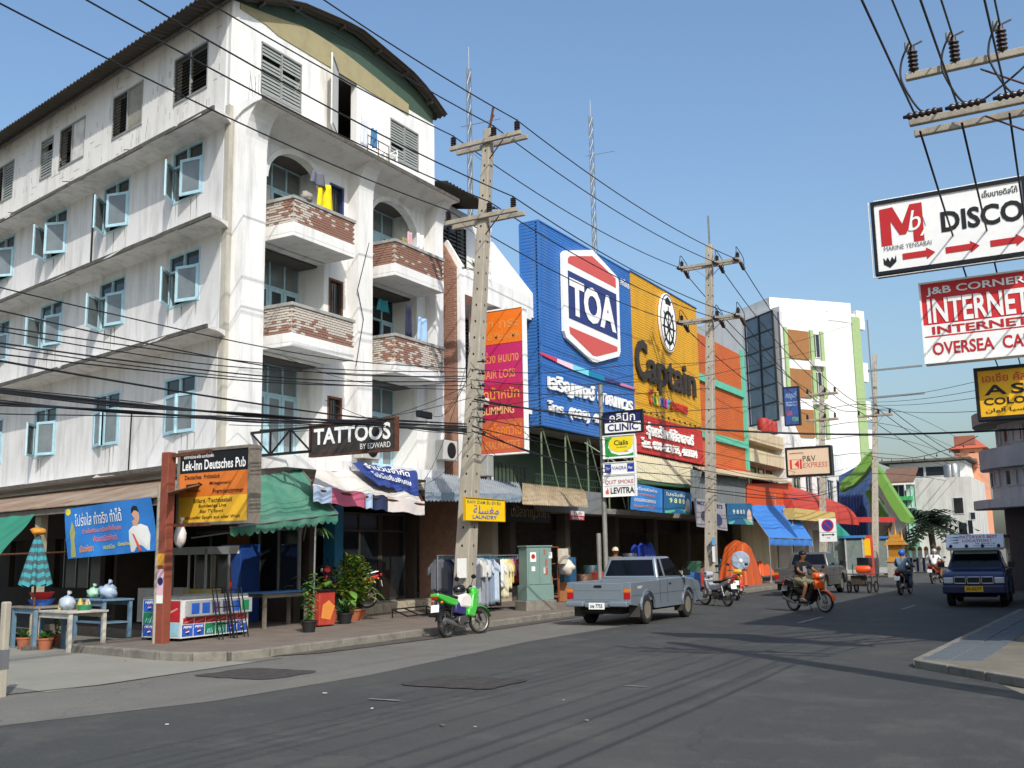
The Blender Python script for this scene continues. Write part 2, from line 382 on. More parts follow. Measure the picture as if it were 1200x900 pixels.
# ================================================================ APARTMENT BLOCK ON THE CORNER
apt = thing('apartment_building', 'five-storey stained white apartment block on the corner with pale blue casement windows and brick balconies', 'building', (-18, 17.75, 0))
def FP(y, z, off=0.0): return Vector((-18+off, y, z))
def cell(mb, P, s0, s1, z0, z1, o0, o1, m=0):
    c = [P(s, z, o) for o in (o0, o1) for z in (z0, z1) for s in (s0, s1)]
    mid = sum(c, Vector())/8
    mb.obox(mid, (c[1]-c[0])/2, (c[2]-c[0])/2, (c[4]-c[0])/2, m)
def walled(mb, P, s0, s1, z0, z1, ops, th=.22, m=0):
    zs = sorted({z0, z1}.union(*[{max(z0, o[2]), min(z1, o[3])} for o in ops])) if ops else [z0, z1]
    for za, zb in zip(zs[:-1], zs[1:]):
        if zb-za < 1e-5: continue
        zm = (za+zb)/2; cut = sorted([(o[0], o[1]) for o in ops if o[2] < zm < o[3]]); s = s0
        for a, b in cut:
            if a > s: cell(mb, P, s, a, za, zb, -th, 0, m)
            s = max(s, b)
        if s < s1: cell(mb, P, s, s1, za, zb, -th, 0, m)
COLS = [(1.12, 2.62), (4.86, 6.36), (8.6, 10.1), (12.3, 13.8), (16.0, 17.5)]
ROWS = [(4.8, 6.27), (8.1, 9.5), (10.9, 12.35)]
R5 = [(1.06, 2.7), (4.35, 6.05), (7.77, 9.4), (9.88, 10.73), (12.75, 14.4)]
ops = [(a, b, c, d) for a, b in COLS for c, d in ROWS]
mb = MB(); walled(mb, SP, 0.02, 19.5, 3.7, 12.55, ops); mb.build('side_wall', SIDE_WALL, apt, world=True)
BLOCK = pm('painted_block_wall', (214, 211, 204), .85, var=.06, sc=1.5, dirt=.6, dcol=(120, 110, 96), streak=True, dsc=.7, dlo=.5, dhi=.8, bump=.3, bsc=14)
mb = MB(); walled(mb, SP, 0.02, 19.5, 12.55, 15.75, [(a, b, 13.74, 15.0) for a, b in R5]); mb.build('upper_side_wall', BLOCK, apt, world=True)
# thin cracked mortar lines of the block work
mb = MB()
for k in range(200):
    s = random.uniform(.2, 18); z = 13.0+.2*random.randint(0, 13)
    if any(a-.3 < s < b+.1 and 13.6 < z < 15.1 for a, b in R5): continue
    if random.random() < .6: cell(mb, SP, s, s+.012, z, z+.19, .001, .004)
    else: cell(mb, SP, s, s+random.uniform(.15, .38), z, z+.01, .001, .004)
mb.build('mortar_cracks', pm('cracks', (110, 98, 84), .9), apt, world=True, kind='stuff')
LOG = [(19.1, 21.42), (23.42, 25.85)]
fops = []
for i, (a, b) in enumerate(LOG):
    fops += [(a, b, 10.1, 12.42), (a, b, 7.3, 9.66), (a, b, 4.2, 6.84)]
SMALLW = [(21.62, 22.24, 10.7, 12.1), (21.62, 22.24, 7.95, 9.35), (21.62, 22.24, 5.0, 6.05)]
fops += SMALLW+[(18.8, 20.37, 13.7, 15.05), (21.9, 22.8, 13.05, 15.5), (24.45, 25.95, 13.83, 15.05)]
mb = MB(); walled(mb, FP, 17.78, 26.88, 3.7, 15.72, fops); mb.build('front_wall', WHITE_WALL, apt, world=True)
for i, (a, b) in enumerate(LOG):                                     # arched heads of the top loggias
    mb = MB(); c = (a+b)/2; w = (b-a)/2
    for sgn in (-1, 1):
        poly = [(c+sgn*w, 12.43), (c+sgn*w, 11.45)]+[(c+sgn*w*math.cos(t), 11.45+.93*math.sin(t)) for t in [PI/2*k/10 for k in range(1, 11)]]+[(c, 12.43)]
        mb.prism(poly, (-18.2, 0, 0), UY, UZ, (.19, 0, 0))
    arc = [(c+w*math.cos(t), 11.45+.93*math.sin(t)) for t in [PI*k/20 for k in range(21)]]
    arc2 = [(c+(w+.14)*math.cos(t), 11.45+1.07*math.sin(t)) for t in [PI*k/20 for k in range(21)]]
    for k in range(20): mb.prism([arc[k], arc[k+1], arc2[k+1], arc2[k]], (-18.0, 0, 0), UY, UZ, (.06, 0, 0))
    mb.build('arch', WHITE_WALL, apt, world=True)
for i, (a, b) in enumerate(LOG):                                     # loggia reveals, floors and ceilings
    for z0, z1 in ((10.1, 12.42), (7.3, 9.66), (4.2, 6.84)):
        mb = MB(); mb.box(-18.98, -18.22, a-.12, a-.002, z0, z1); mb.box(-18.98, -18.22, b+.002, b+.12, z0, z1)
        mb.box(-18.98, -18.22, a-.12, b+.12, z1+.002, z1+.1); mb.box(-18.98, -18.22, a-.12, b+.12, z0-.1, z0-.002)
        mb.build('loggia_lining', WHITE_WALL, apt, world=True)
mb = MB()
for z in (3.75, 6.95, 9.75, 12.55, 15.75):                           # floor slabs and rear of the rooms
    mb.prism([(-18.25, 18.0), (-18.25, 26.8), (-36, 31), (-36.5, 21.9)], (0, 0, z), UX, UY, (0, 0, -.15))
mb.prism([(-22.5, 18.9), (-22.5, 27.5), (-22.65, 27.5), (-22.65, 18.9)], (0, 0, 3.7), UX, UY, (0, 0, 12))
mb.prism([(-22.65, 22.0), (-36.5, 25.0), (-36.5, 25.2), (-22.65, 22.2)], (0, 0, 3.7), UX, UY, (0, 0, 12))
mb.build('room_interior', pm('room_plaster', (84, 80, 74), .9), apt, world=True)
mb = MB(); mb.prism([(-18.06, 26.93), (-36.5, 30.9), (-37, 31.1), (-37, 21.8), (-36.8, 21.8), (-36.8, 30.7), (-18.06, 26.885)], (0, 0, 3.6), UX, UY, (0, 0, 12.1)); mb.build('rear_wall', SIDE_WALL, apt, world=True)
# sun ledges on the side wall
for zl in (12.45, 9.75, 7.05, 3.86):
    mb = MB()
    prof = [(0, .09), (.7, .09), (.7, 0), (.55, .01), (.3, .015), (.12, -.01), (0, -.06)]
    n = 24; vs = []
    for i in range(n+1):
        for (o, z) in prof:
            s0 = -.08-.3*o/.7; s = s0+(19.5-s0)*i/n
            wob = random.uniform(-.012, .012) if 0 < i < n else 0
            vs.append(SP(s, zl+z+wob, o if o == 0 else o+wob))
    k = len(prof); fs = [(i*k+j, i*k+(j+1) % k, (i+1)*k+(j+1) % k, (i+1)*k+j) for i in range(n) for j in range(k)]+[tuple(range(k))[::-1]]
    mb.add(vs, fs); 
    for f in range(len(mb.f)): mb.m[f] = 0
    q = mb.build('sun_ledge', [SIDE_WALL], apt, world=True)
    e = MB()                                                         # dark weathered lip
    cell(e, SP, -.39, 19.5, zl-.004, zl+.095, .66, .707); e.build('ledge_lip', CONC_D, q, world=True)
# piers with flared heads
def pier(y0, y1, x0=-18.2):
    mb = MB(); xf = -17.6
    poly = [(x0, 3.55), (xf, 3.55), (xf, 11.9)]+[(xf+.58*(1-math.cos(t)), 11.9+.98*math.sin(t)) for t in [PI/2*k/8 for k in range(1, 9)]]+[(x0, 12.88)]
    mb.prism(poly, (0, y0, 0), UX, UZ, (0, y1-y0, 0)); return mb.build('pier', WHITE_WALL, apt, world=True)
pier(17.9, 18.68); pier(22.42, 23.08); pier(26.3, 26.75)
mb = MB(); n = 16                                                   # front ledge under the top storey
prof = [(0, .1), (1.0, .1), (1.0, 0), (.7, -.03), (.35, -.14), (.1, -.3), (0, -.42)]
mb.prism([(-18+o, 12.86+z) for o, z in prof], (0, 17.84, 0), UX, UZ, (0, 8.96, 0)); fl = mb.build('front_ledge', WHITE_WALL, apt, world=True)
mb = MB(); mb.box(-17.02, -16.995, 17.83, 26.81, 12.85, 12.968); mb.build('ledge_lip', CONC_D, fl, world=True)
mb = MB(); mb.box(-18.12, -17.96, 17.72, 17.88, 3.7, 12.9); mb.build('corner_strip', pm('yellowed_render', (172, 168, 156), .85, var=.12, sc=2, dirt=.7, dcol=(100, 94, 82), streak=True, dsc=.8), apt, world=True)
# ---- gable and corrugated roof
prof = [(16.9, 15.6), (17.6, 15.78), (18.4, 16.06), (19.1, 16.32), (20.3, 16.7), (21.5, 16.93), (22.5, 17.02), (23.7, 16.98), (25.0, 16.8), (26.1, 16.55), (26.85, 16.27), (27.1, 16.1)]
def rz_(y):
    for (a, b), (c, d) in zip(prof[:-1], prof[1:]):
        if a <= y <= c: return b+(d-b)*(y-a)/(c-a)
    return prof[-1][1]
ys = [17.8+i*(26.85-17.8)/24 for i in range(25)]
GREEN_G = pm('faded_green_sheet', (62, 82, 68), .8, var=.15, sc=2); YEL_G = pm('faded_yellow_render', (158, 148, 112), .85, var=.12, sc=2, dirt=.4, dsc=2)
mb = MB(); mb.prism([(ys[0], 15.7), (ys[-1], 15.7)]+[(y_, rz_(y_)-.03) for y_ in reversed(ys)], (-18.1, 0, 0), UY, UZ, (.06, 0, 0)); mb.build('gable', GREEN_G, apt, world=True)
gy = [18.0+i*(25.4-18.0)/16 for i in range(17)]
mb = MB(); mb.prism([(y_, 15.50 if y_ > 19 else 15.6) for y_ in gy]+[(y_, 15.72+max(0, rz_(y_)-15.8)*.55*(1-abs(y_-20.5)/7)) for y_ in reversed(gy)], (-18.035, 0, 0), UY, UZ, (.06, 0, 0)); mb.build('gable_render', YEL_G, apt, world=True)
ROOFM = pm('weathered_roof_sheet', (78, 72, 66), .8, .1, var=.25, sc=2, dirt=.6, dcol=(44, 36, 30), dsc=2)
def roof_pt(y, t, amp=0.0):          # t metres back along the side wall direction from X=-17.0
    return Vector((-17.6+SU.x*t, y+SU.y*t, rz_(y)+amp+.03*math.sin(y*2.3+t*.4)*(1 if t < 1 else .4)))
mb = MB(); nu = 360; Lr = 20.0
yy = [prof[0][0]+(prof[-1][0]-prof[0][0])*j/16 for j in range(17)]
mb.grid(lambda a, b: roof_pt(prof[0][0]+(prof[-1][0]-prof[0][0])*b, a*Lr, .035*math.sin(a*Lr*2*PI/.21)), nu, 16, th=(0, 0, -.02))
rf = mb.build('roof', ROOFM, apt, world=True)
mb = MB()
for y_ in (17.5, 18.6, 20.0, 21.9, 23.6, 25.0, 26.4):
    mb.bar(roof_pt(y_, .15)-V(0, 0, .09), roof_pt(y_, 19.5)-V(0, 0, .09), .06, .09)
mb.build('purlin', CONC_D, rf, world=True)
# ---- casement windows of the side wall
def slab_on(mb, P, s0, s1, z0, z1, o0, o1, m=0): cell(mb, P, s0, s1, z0, z1, o0, o1, m)
def sash(win, P, U, N, sh, dirn, z0, z1, w, ang):
    # hinge at s=sh, closed direction dirn along U, opened by ang outwards
    h = P(sh, 0, .0); d = U*dirn*math.cos(ang)+N*math.sin(ang); t = d.cross(UZ)
    mb = MB(); f = .075
    def bx(a0, a1, b0, b1, th=.022):
        c = h+d*((a0+a1)/2); c.z = (b0+b1)/2
        mb.obox(c, d*((a1-a0)/2), (0, 0, (b1-b0)/2), t*th)
    bx(0, f, z0, z1); bx(w-f, w, z0, z1); bx(f, w-f, z0, z0+f); bx(f, w-f, z1-f, z1)
    mb.build('sash', BLUE_FR, win, world=True)
    g = MB(); c = h+d*(w/2); c.z = (z0+z1)/2; g.obox(c, d*(w/2-f), (0, 0, (z1-z0)/2-f), t*.004); g.build('pane', PANE, win, world=True)
def casement(par, P, U, N, s0, s1, z0, z1, a1, a2):
    mb = MB(); f = .06; zt = z1-.42
    for (a, b, c, d) in ((s0, s0+f, z0, z1), (s1-f, s1, z0, z1), (s0+f, s1-f, z0, z0+f), (s0+f, s1-f, z1-f, z1), (s0+f, s1-f, zt-f, zt), ((s0+s1)/2-.025, (s0+s1)/2+.025, zt, z1-f)):
        cell(mb, P, a, b, c, d, -.1, .012)
    win = mb.build('window', BLUE_FR, par, world=True)
    for a, b in ((s0+f, (s0+s1)/2-.03), ((s0+s1)/2+.03, s1-f)):
        g = MB(); cell(g, P, a, b, zt, z1-f, -.06, -.05); g.build('pane', DPANE, win, world=True)
    w = (s1-s0)/2-f
    if a1 is not None: sash(win, P, U, N, s1-f, -1, z0+.03, zt-.03, w+.03, a1)
    if a2 is not None: sash(win, P, U, N, s0+f, 1, z0+.03, zt-.03, w+.03, a2)
    if random.random() < .7:                                           # curtain inside
        g = MB(); k = random.uniform(.4, .9)
        g.grid(lambda a, b: P(s0+.1+(s1-s0-.2)*k*a, z0+(z1-z0)*b, -.3+.03*math.sin(a*30)), 30, 1); g.build('curtain', pm('curtain', (120, 122, 116), .9), win, world=True)
R_ = math.radians
ANG = {(0, 0): (9, 6), (1, 0): (13, 4), (2, 0): (40, 20), (3, 0): (20, 10), (4, 0): (30, 15),
       (0, 1): (47, 19), (1, 1): (55, 14), (2, 1): (58, 16), (3, 1): (40, 12), (4, 1): (45, 20),
       (0, 2): (46, 17), (1, 2): (48, 24), (2, 2): (52, 31), (3, 2): (20, 30), (4, 2): (40, 20)}
for i, (a, b) in enumerate(COLS):
    for j, (c, d) in enumerate(ROWS):
        q = ANG[(i, j)]; casement(apt, SP, SU, SN, a, b, c, d, R_(q[0]), R_(q[1]))
# ---- louvred windows of the top storey: every slat its own piece
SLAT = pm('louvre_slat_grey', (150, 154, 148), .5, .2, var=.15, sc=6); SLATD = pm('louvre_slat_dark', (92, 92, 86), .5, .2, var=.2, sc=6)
def louvre(par, P, U, s0, s1, z0, z1, halves, board=None):
    mb = MB(); f = .05; n = len(halves); w = (s1-s0)/n
    for k in range(n+1):
        c = s0+k*w; cell(mb, P, max(s0, c-f/2), min(s1, c+f/2), z0, z1, -.06, .02)
    cell(mb, P, s0, s1, z0-.03, z0+.02, -.06, .03); cell(mb, P, s0, s1, z1-.02, z1+.03, -.06, .02)
    win = mb.build('window', pm('aluminium_frame', (150, 150, 145), .5, .3), par, world=True)
    for k, hv in enumerate(halves):
        a, b = s0+k*w+f/2+.006, s0+(k+1)*w-f/2-.006
        if hv == 'board':
            g = MB(); cell(g, P, a, b, z0+.02, z1-.02, -.05, -.02); g.build('board', board or pm('grey_board', (142, 138, 126), .8, var=.15, dirt=.4, dsc=3), win, world=True); continue
        nz = 13; st = (z1-z0-.06)/nz; til = .035 if hv == 'open' else .012
        for i in range(nz):
            if random.random() < .04: continue
            zc = z0+.03+st*(i+.5); g = MB()
            m = (P((a+b)/2, zc, -.02)); nn = P(a, zc, 1)-P(a, zc, 0)
            ud = (P(b, zc, 0)-P(a, zc, 0))/2
            g.obox(m, ud, nn*(.0+til)+UZ*(-st*.42 if hv != 'open' else -.018), (nn*st*.4+UZ*til).normalized()*.004)
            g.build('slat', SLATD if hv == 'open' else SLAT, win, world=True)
louvre(apt, SP, SU, *R5[0], 13.74, 15.0, ['open', 'open'])
louvre(apt, SP, SU, *R5[1], 13.74, 15.0, ['board', 'open'])
louvre(apt, SP, SU, *R5[2], 13.74, 15.0, ['board', 'open'], pm('whitewashed_board', (205, 202, 194), .8, dirt=.4, dsc=3))
louvre(apt, SP, SU, *R5[3], 13.74, 15.0, ['shut'])
louvre(apt, SP, SU, *R5[4], 13.74, 15.0, ['shut', 'open'])
louvre(apt, FP, UY, 18.8, 20.37, 13.7, 15.05, ['half', 'half'])
louvre(apt, FP, UY, 24.45, 25.95, 13.83, 15.05, ['shut', 'shut'])
# door of the top storey with one leaf swung open against the wall
mb = MB(); mb.obox((-17.72, 21.45, 14.55), (.24, -.42, 0), (.018, .011, 0), (0, 0, 1.05)); dl = mb.build('door_leaf', pm('white_door_paint', (208, 206, 198), .6, dirt=.35, dsc=2), apt, world=True)
mb = MB()
mb.obox((-17.69, 21.47, 13.55), (.22, -.385, 0), (.006, .004, 0), (0, 0, .02)); mb.obox((-17.69, 21.47, 15.5), (.22, -.385, 0), (.006, .004, 0), (0, 0, .02)); mb.build('door_panel', PANE, dl, world=True)
mb = MB()
for z in (13.2, 13.45): mb.bar((-17.05, 22.1, z), (-17.05, 23.1, z), .02)
for y_ in (22.1, 22.6, 23.1): mb.bar((-17.05, y_, 12.95), (-17.05, y_, 13.46), .02)
mb.build('railing', RUST, apt, world=True)
# ---- loggia doors
def loggia(y0, y1, z0, z1, kind):
    X = -18.92; U = UY
    P = lambda s, z, o=0.0: Vector((X+o, s, z))
    mb = MB(); f = .055; n = 4; w = (y1-y0)/n; zt = z0+(z1-z0)*.70
    mb.box(X-.04, X, y0, y1, z0, z1) if False else None
    for k in range(n+1):
        c = y0+k*w; cell(mb, P, max(y0, c-f/2), min(y1, c+f/2), z0, z1, -.03, .03)
    for c, d in ((z0, z0+f), (zt-f, zt), (z1-f, z1)): cell(mb, P, y0, y1, c, d, -.034, .034)
    fr = mb.build('balcony_door', BLUE_FR, apt, world=True)
    for k in range(n):
        a, b = y0+k*w+f/2, y0+(k+1)*w-f/2
        g = MB(); cell(g, P, a, b, zt, z1-f, -.01, .0); g.build('pane', PANE if kind != 'dark' else DPANE, fr, world=True)
        g = MB()
        if (kind == 'blue' and k in (0,)) or (kind == 'arch' and k == 1) or (kind == 'arch2' and k in (1, 2)):
            cell(g, P, a, b, z0+f, zt-f, -.01, .012); g.build('door_panel', BLUE_FR if kind != 'arch' else pm('cream_panel', (200, 198, 186), .7), fr, world=True)
        elif kind == 'dark' and k == 2: pass
        else:
            cell(g, P, a+.08, b-.08, z0+.3, zt-f-.08, -.012, .0); g.build('pane', PANE if kind == 'pale' else DPANE, fr, world=True)
            e = MB()
            for (c, d, e0, e1) in ((a, a+.08, z0+f, zt-f), (b-.08, b, z0+f, zt-f), (a+.08, b-.08, z0+f, z0+.3), (a+.08, b-.08, zt-f-.08, zt-f)): cell(e, P, c, d, e0, e1, -.015, .008)
            e.build('door_stile', BLUE_FR, fr, world=True)
loggia(19.1, 21.42, 10.1, 12.42, 'arch'); loggia(19.1, 21.42, 7.3, 9.66, 'blue'); loggia(19.1, 21.42, 4.2, 6.84, 'pale')
loggia(23.42, 25.85, 10.1, 12.42, 'arch2'); loggia(23.42, 25.85, 7.3, 9.66, 'dark'); loggia(23.42, 25.85, 4.2, 6.84, 'pale')
BRN = pm('brown_timber', (104, 66, 44), .7, var=.2, sc=9)
for k, (a, b, c, d) in enumerate(SMALLW):
    mb = MB()
    for q in ((a, a+.06, c, d), (b-.06, b, c, d), (a+.06, b-.06, c, c+.06), (a+.06, b-.06, d-.06, d)): cell(mb, FP, *q, -.1, .015)
    w_ = mb.build('window', BRN if k else pm('dark_blue_frame', (60, 72, 120), .5), apt, world=True)
    g = MB(); cell(g, FP, a+.06, b-.06, c+.06, d-.06, -.09, -.08); g.build('pane', DPANE, w_, world=True)
    g = MB()
    for i in range(5): y_ = a+.1+i*(b-a-.2)/4; g.bar(FP(y_, c+.05, .0), FP(y_, d-.05, .0), .012)
    g.build('window_bars', BLKP, w_, world=True)
# ---- brick balconies: every brick a piece, the nearest two fronts as separate objects
BRICK_R = pm('red_brick', (150, 112, 95), .9, var=.3, sc=5, dirt=.6, dcol=(104, 84, 76), dsc=5, bump=.3)
BRICK_W = pm('whitewashed_brick', (196, 189, 178), .85, var=.14, sc=9, dirt=.6, dcol=(150, 120, 104), dsc=14, bump=.3)
MORT = pm('mortar', (168, 158, 146), .9, var=.2, sc=9)
_bm = {}
def brick_mesh(ax, white):
    k = (ax, white)
    if k not in _bm:
        mb = MB(); hx, hy = (.022, .071) if ax == 'y' else (.071, .022)
        mb.box(-hx, hx, -hy, hy, -.0235, .0235); o = mb.build('brick', BRICK_W if white else BRICK_R); o.hide_render = False
        _bm[k] = o.data; bpy.data.objects.remove(o)
    return _bm[k]
brick_count = [0]
def balcony(y0, y1, zb, zk, zc, white):
    X0, X1 = -17.98, -17.0
    mb = MB(); mb.box(X0, X1, y0, y1, zb, zb+.1)
    mb.box(X1-.14, X1, y0, y1, zb+.1, zk); mb.box(X0, X1-.14, y0, y0+.14, zb+.1, zk); mb.box(X0, X1-.14, y1-.14, y1, zb+.1, zk)
    o = mb.build('balcony', WHITE_WALL, apt, world=True, bevel=.012)
    mb = MB(); mb.box(X1-.11, X1-.03, y0+.03, y1-.03, zk, zc-.09); mb.box(X0, X1-.11, y0+.03, y0+.11, zk, zc-.09); mb.box(X0, X1-.11, y1-.11, y1-.03, zk, zc-.09)
    mb.build('parapet', MORT, o, world=True)
    mb = MB(); mb.box(X1-.16, X1+.03, y0-.03, y1+.02, zc-.09, zc); mb.box(X0, X1-.16, y0-.03, y0+.15, zc-.09, zc); mb.box(X0, X1-.16, y1-.15, y1+.02, zc-.09, zc)
    mb.build('coping', pm('grey_coping', (158, 156, 150), .85, var=.15, dirt=.5, dsc=3), o, world=True, bevel=.01)
    n = int((zc-.09-zk)/.064); ch = (zc-.09-zk)/n; rest = MB()
    for r in range(n):
        z = zk+ch*(r+.5)
        for face in (0, 1):
            L = (y1-y0-.03) if face == 0 else (X1-X0-.05); st = .162; k = int(L/st)+1; off = (r % 2)*st/2
            for i in range(k):
                c = st*(i+.5)-off
                if c < .05 or c > L-.04: continue
                pos = Vector((X1-.025, y0+.02+c, z)) if face == 0 else Vector((X1-.03-c, y0+.025, z))
                q = white(face, c/L, r/n)+random.gauss(0, .28)
                ax = 'y' if face == 0 else 'x'; w = q > .5
                jit = random.uniform(-.004, .005)
                if brick_count[0] < 300 and (face == 0 or y0 < 20):
                    b = bpy.data.objects.new('brick', brick_mesh(ax, w)); COL.objects.link(b); b.parent = o
                    b.location = pos-apt.location+(Vector((jit, 0, 0)) if face == 0 else Vector((0, jit, 0))); brick_count[0] += 1
                else:
                    hx, hy = (.022, .071) if face == 0 else (.071, .022)
                    rest.box(pos.x-hx, pos.x+hx, pos.y-hy+jit, pos.y+hy+jit, z-.0235, z+.0235, 1 if w else 0)
    if rest.f: rest.build('brickwork', [BRICK_R, BRICK_W], o, world=True, kind='stuff')
balcony(19.04, 21.5, 9.7, 10.07, 10.76, lambda f, a, b: .62 if f == 0 and a < .28 else (.75 if f == 1 and (a > .4 or b < .3) else .15))
balcony(19.04, 21.5, 6.88, 7.22, 7.99, lambda f, a, b: .9-.55*(b < .22)-.25*(b < .45 and f == 0))
balcony(23.34, 25.88, 9.67, 10.03, 10.75, lambda f, a, b: .12)
balcony(23.34, 25.88, 6.84, 7.16, 7.97, lambda f, a, b: .45 if a < .5 else .8)
for y0 in (19.04, 23.34):
    mb = MB(); mb.box(-17.98, -17.1, y0, y0+2.5, 3.9, 4.2); mb.build('balcony', WHITE_WALL, apt, world=True)
# ---- pipes, brackets and stray rods on the walls
def rod(nm, pts, r, n=5, m=None): mb = MB(); mb.tube(pts, r, n); mb.build(nm, m or BLKP, apt, world=True)
rod('drain_pipe', [SP(6.9, 9.95, .04), SP(6.9, 12.3, .04)], .03, 6)
for s, z in ((3.6, 12.7), (7.2, 12.75), (10.9, 12.7), (2.0, 9.9)): rod('bracket_rod', [SP(s, z, .0), SP(s+.25, z-.1, .75)], .012); rod('bracket_rod', [SP(s-.15, z-.02, .0), SP(s+.25, z-.1, .75)], .012)
for k in range(6):
    y_ = 17.95+random.uniform(0, .6); rod('reinforcing_rod', [(-17.6, y_, 12.95), (-17.6+random.uniform(-.1, .1), y_+random.uniform(-.15, .2), 13.6+random.uniform(0, .5))], .008, 4)
rod('drain_pipe', [SP(4.2, 3.9, .05), SP(4.15, 5.6, .05)], .02, 6); rod('wall_cable', [(-17.57, 22.3, 6.9), (-17.55, 22.6, 8.3), (-17.57, 22.35, 9.1), (-17.6, 22.9, 10.6)], .012)
# dark run-off stains below the window sills and ledge ends, real drips with their own outline
STN = pm('runoff_stain', (150, 142, 128), .9, var=.2, sc=8); random.seed(31)
for (a, b) in COLS:
    for (c, d) in ROWS:
        for k in range(3):
            s = random.uniform(a, b); w = random.uniform(.03, .09); L = random.uniform(.3, .9); mb = MB(); n = 7
            vs = [SP(s+sg*w*(1-i/n)*(.8+.4*random.random())/2, c-.02-L*i/n, .003) for i in range(n+1) for sg in (-1, 1)]
            mb.add(vs, [(2*i, 2*i+1, 2*i+3, 2*i+2) for i in range(n)]); mb.build('runoff_stain', STN, apt, world=True)
random.seed(7)
# ================================================================ SIGNS
class Sg:
    """flat signboard: o bottom-left corner, u right, v up, n outward, w x h metres"""
    def __init__(s, name, label, cat, o, u, w, h, n, th=.12, face=WHITE, edge=BLKP, group=None, rim=0.0, base=None, v=UZ):
        s.o, s.u, s.v, s.n, s.w, s.h = Vector(o), Vector(u).normalized(), Vector(v).normalized(), Vector(n).normalized(), w, h
        s.t = thing(name, label, cat, base if base is not None else s.o, 0, group)
        mb = MB(); c = s.o+s.u*w/2+s.v*h/2-s.n*th/2; mb.obox(c, s.u*w/2, s.v*h/2, s.n*th/2)
        s.panel = mb.build('panel', face, s.t, world=True); s.k = 0
        if rim > 0:
            mb = MB(); q = rim
            for a0, b0, a1, b1 in ((-q, -q, 0, h+q), (w, -q, w+q, h+q), (0, -q, w, 0), (0, h, w, h+q)):
                c = s.o+s.u*(a0+a1)/2+s.v*(b0+b1)/2-s.n*(th/2-.012); mb.obox(c, s.u*(a1-a0)/2, s.v*(b1-b0)/2, s.n*(th/2+.012))
            mb.build('frame', edge, s.t, world=True)
    def txt(s, st, a0, b0, a1, b1, m, bold=.012, shear=0.0, ext=0.0, name='lettering', sp=1.0, d=None):
        mb = MB(); text(mb, st, s.o+s.u*(a0*s.w)+s.v*(b0*s.h), s.u, s.v, (a1-a0)*s.w, (b1-b0)*s.h, s.n, d or .009, 0, bold, shear, ext, sp)
        return mb.build(name, m, s.t, world=True)
    def poly(s, pts, m, name='printed_field', d=.003):
        mb = MB(); flat(mb, [(a*s.w, b*s.h) for a, b in pts], s.o, s.u, s.v, s.n, d)
        return mb.build(name, m, s.t, world=True)
def frm(p0, p1):                 # direction and length between two points at the height of p0
    d = Vector(p1)-Vector(p0); d.z = 0; return d.normalized(), d.length
NY, PX_ = Vector((0, -1, 0)), Vector((1, 0, 0))
# --- pub sign on the red post
Yp = 15.62
o = onY(209, 613, Yp); r_ = onY(290, 612, Yp); tz = onY(250, 528, Yp).z
pub = Sg('pub_sign', 'black, orange and yellow pub signboard in a weathered grey box by the rusty post', 'sign', o, UX, r_.x-o.x, tz-o.z, NY, .3, paint(206, 112, 40), WOODG, rim=.06)
pub.poly(rect(0, .70, 1, 1), INK, d=.003); pub.poly(rect(0, 0, 1, .36), paint(222, 172, 48), d=.003)
pub.txt('Lek-Inn Deutsches Pub', .04, .74, .96, .88, WHITE, .02); pub.txt('มีอาหารไทย-ฝรั่ง และห้องพัก', .06, .91, .5, .965, WHITE, .01)
pub.txt('Deutsches  Frühstück', .08, .61, .6, .67, INK); pub.txt('Mittagsmenü', .45, .505, .75, .565, INK); pub.txt('Fremdenzimmer', .5, .39, .94, .46, INK)
pub.poly([(.1, .505), (.28, .515), (.28, .49), (.35, .53), (.28, .57), (.28, .55), (.1, .54)], INK, 'arrow'); pub.txt('10 m links', .12, .43, .32, .465, INK)
for st, b, a0, a1 in (('Billard  Tischfussball', .27, .22, .78), ('Bundesliga Live', .19, .3, .7), ('Star TV Sport', .115, .32, .66), ('aktueller Sport aus aller Welt', .03, .1, .9)): pub.txt(st, a0, b, a1, b+.06, INK)
# --- tattoo sign on its steel truss
Yt = 18.35
o = onY(364, 534, Yt); r_ = onY(463, 527, Yt); tz = onY(362, 500, Yt).z
tat = Sg('tattoo_sign', 'weathered black tattoo signboard with torn white letters, projecting on a steel truss', 'sign', o, UX, r_.x-o.x, tz-o.z, NY, .1, pm('flaking_black_board', (44, 42, 42), .8, var=.3, sc=5, dirt=.6, dcol=(96, 78, 66), dsc=3), RUST, rim=.04)
tat.txt('TATTOOS', .04, .34, .95, .9, WHITE, .03); tat.txt('BY EDWARD', .6, .08, .95, .26, PRW, .004)
mb = MB(); xw = -17.6; z0, z1 = tat.o.z+.1, tat.o.z+tat.h-.02
for z in (z0, z1): mb.bar((xw, Yt, z), (tat.o.x, Yt, z), .06)
n = 3
for i in range(n):
    a = xw+(tat.o.x-xw)*i/n; b = xw+(tat.o.x-xw)*(i+1)/n
    mb.bar((a, Yt, z0 if i % 2 else z1), (b, Yt, z1 if i % 2 else z0), .035); mb.bar((b, Yt, z0), (b, Yt, z1), .035)
mb.bar((xw, Yt+.3, z1+.1), (tat.o.x, Yt+.06, z1), .03)
mb.build('truss', BLKP, tat.t, world=True)
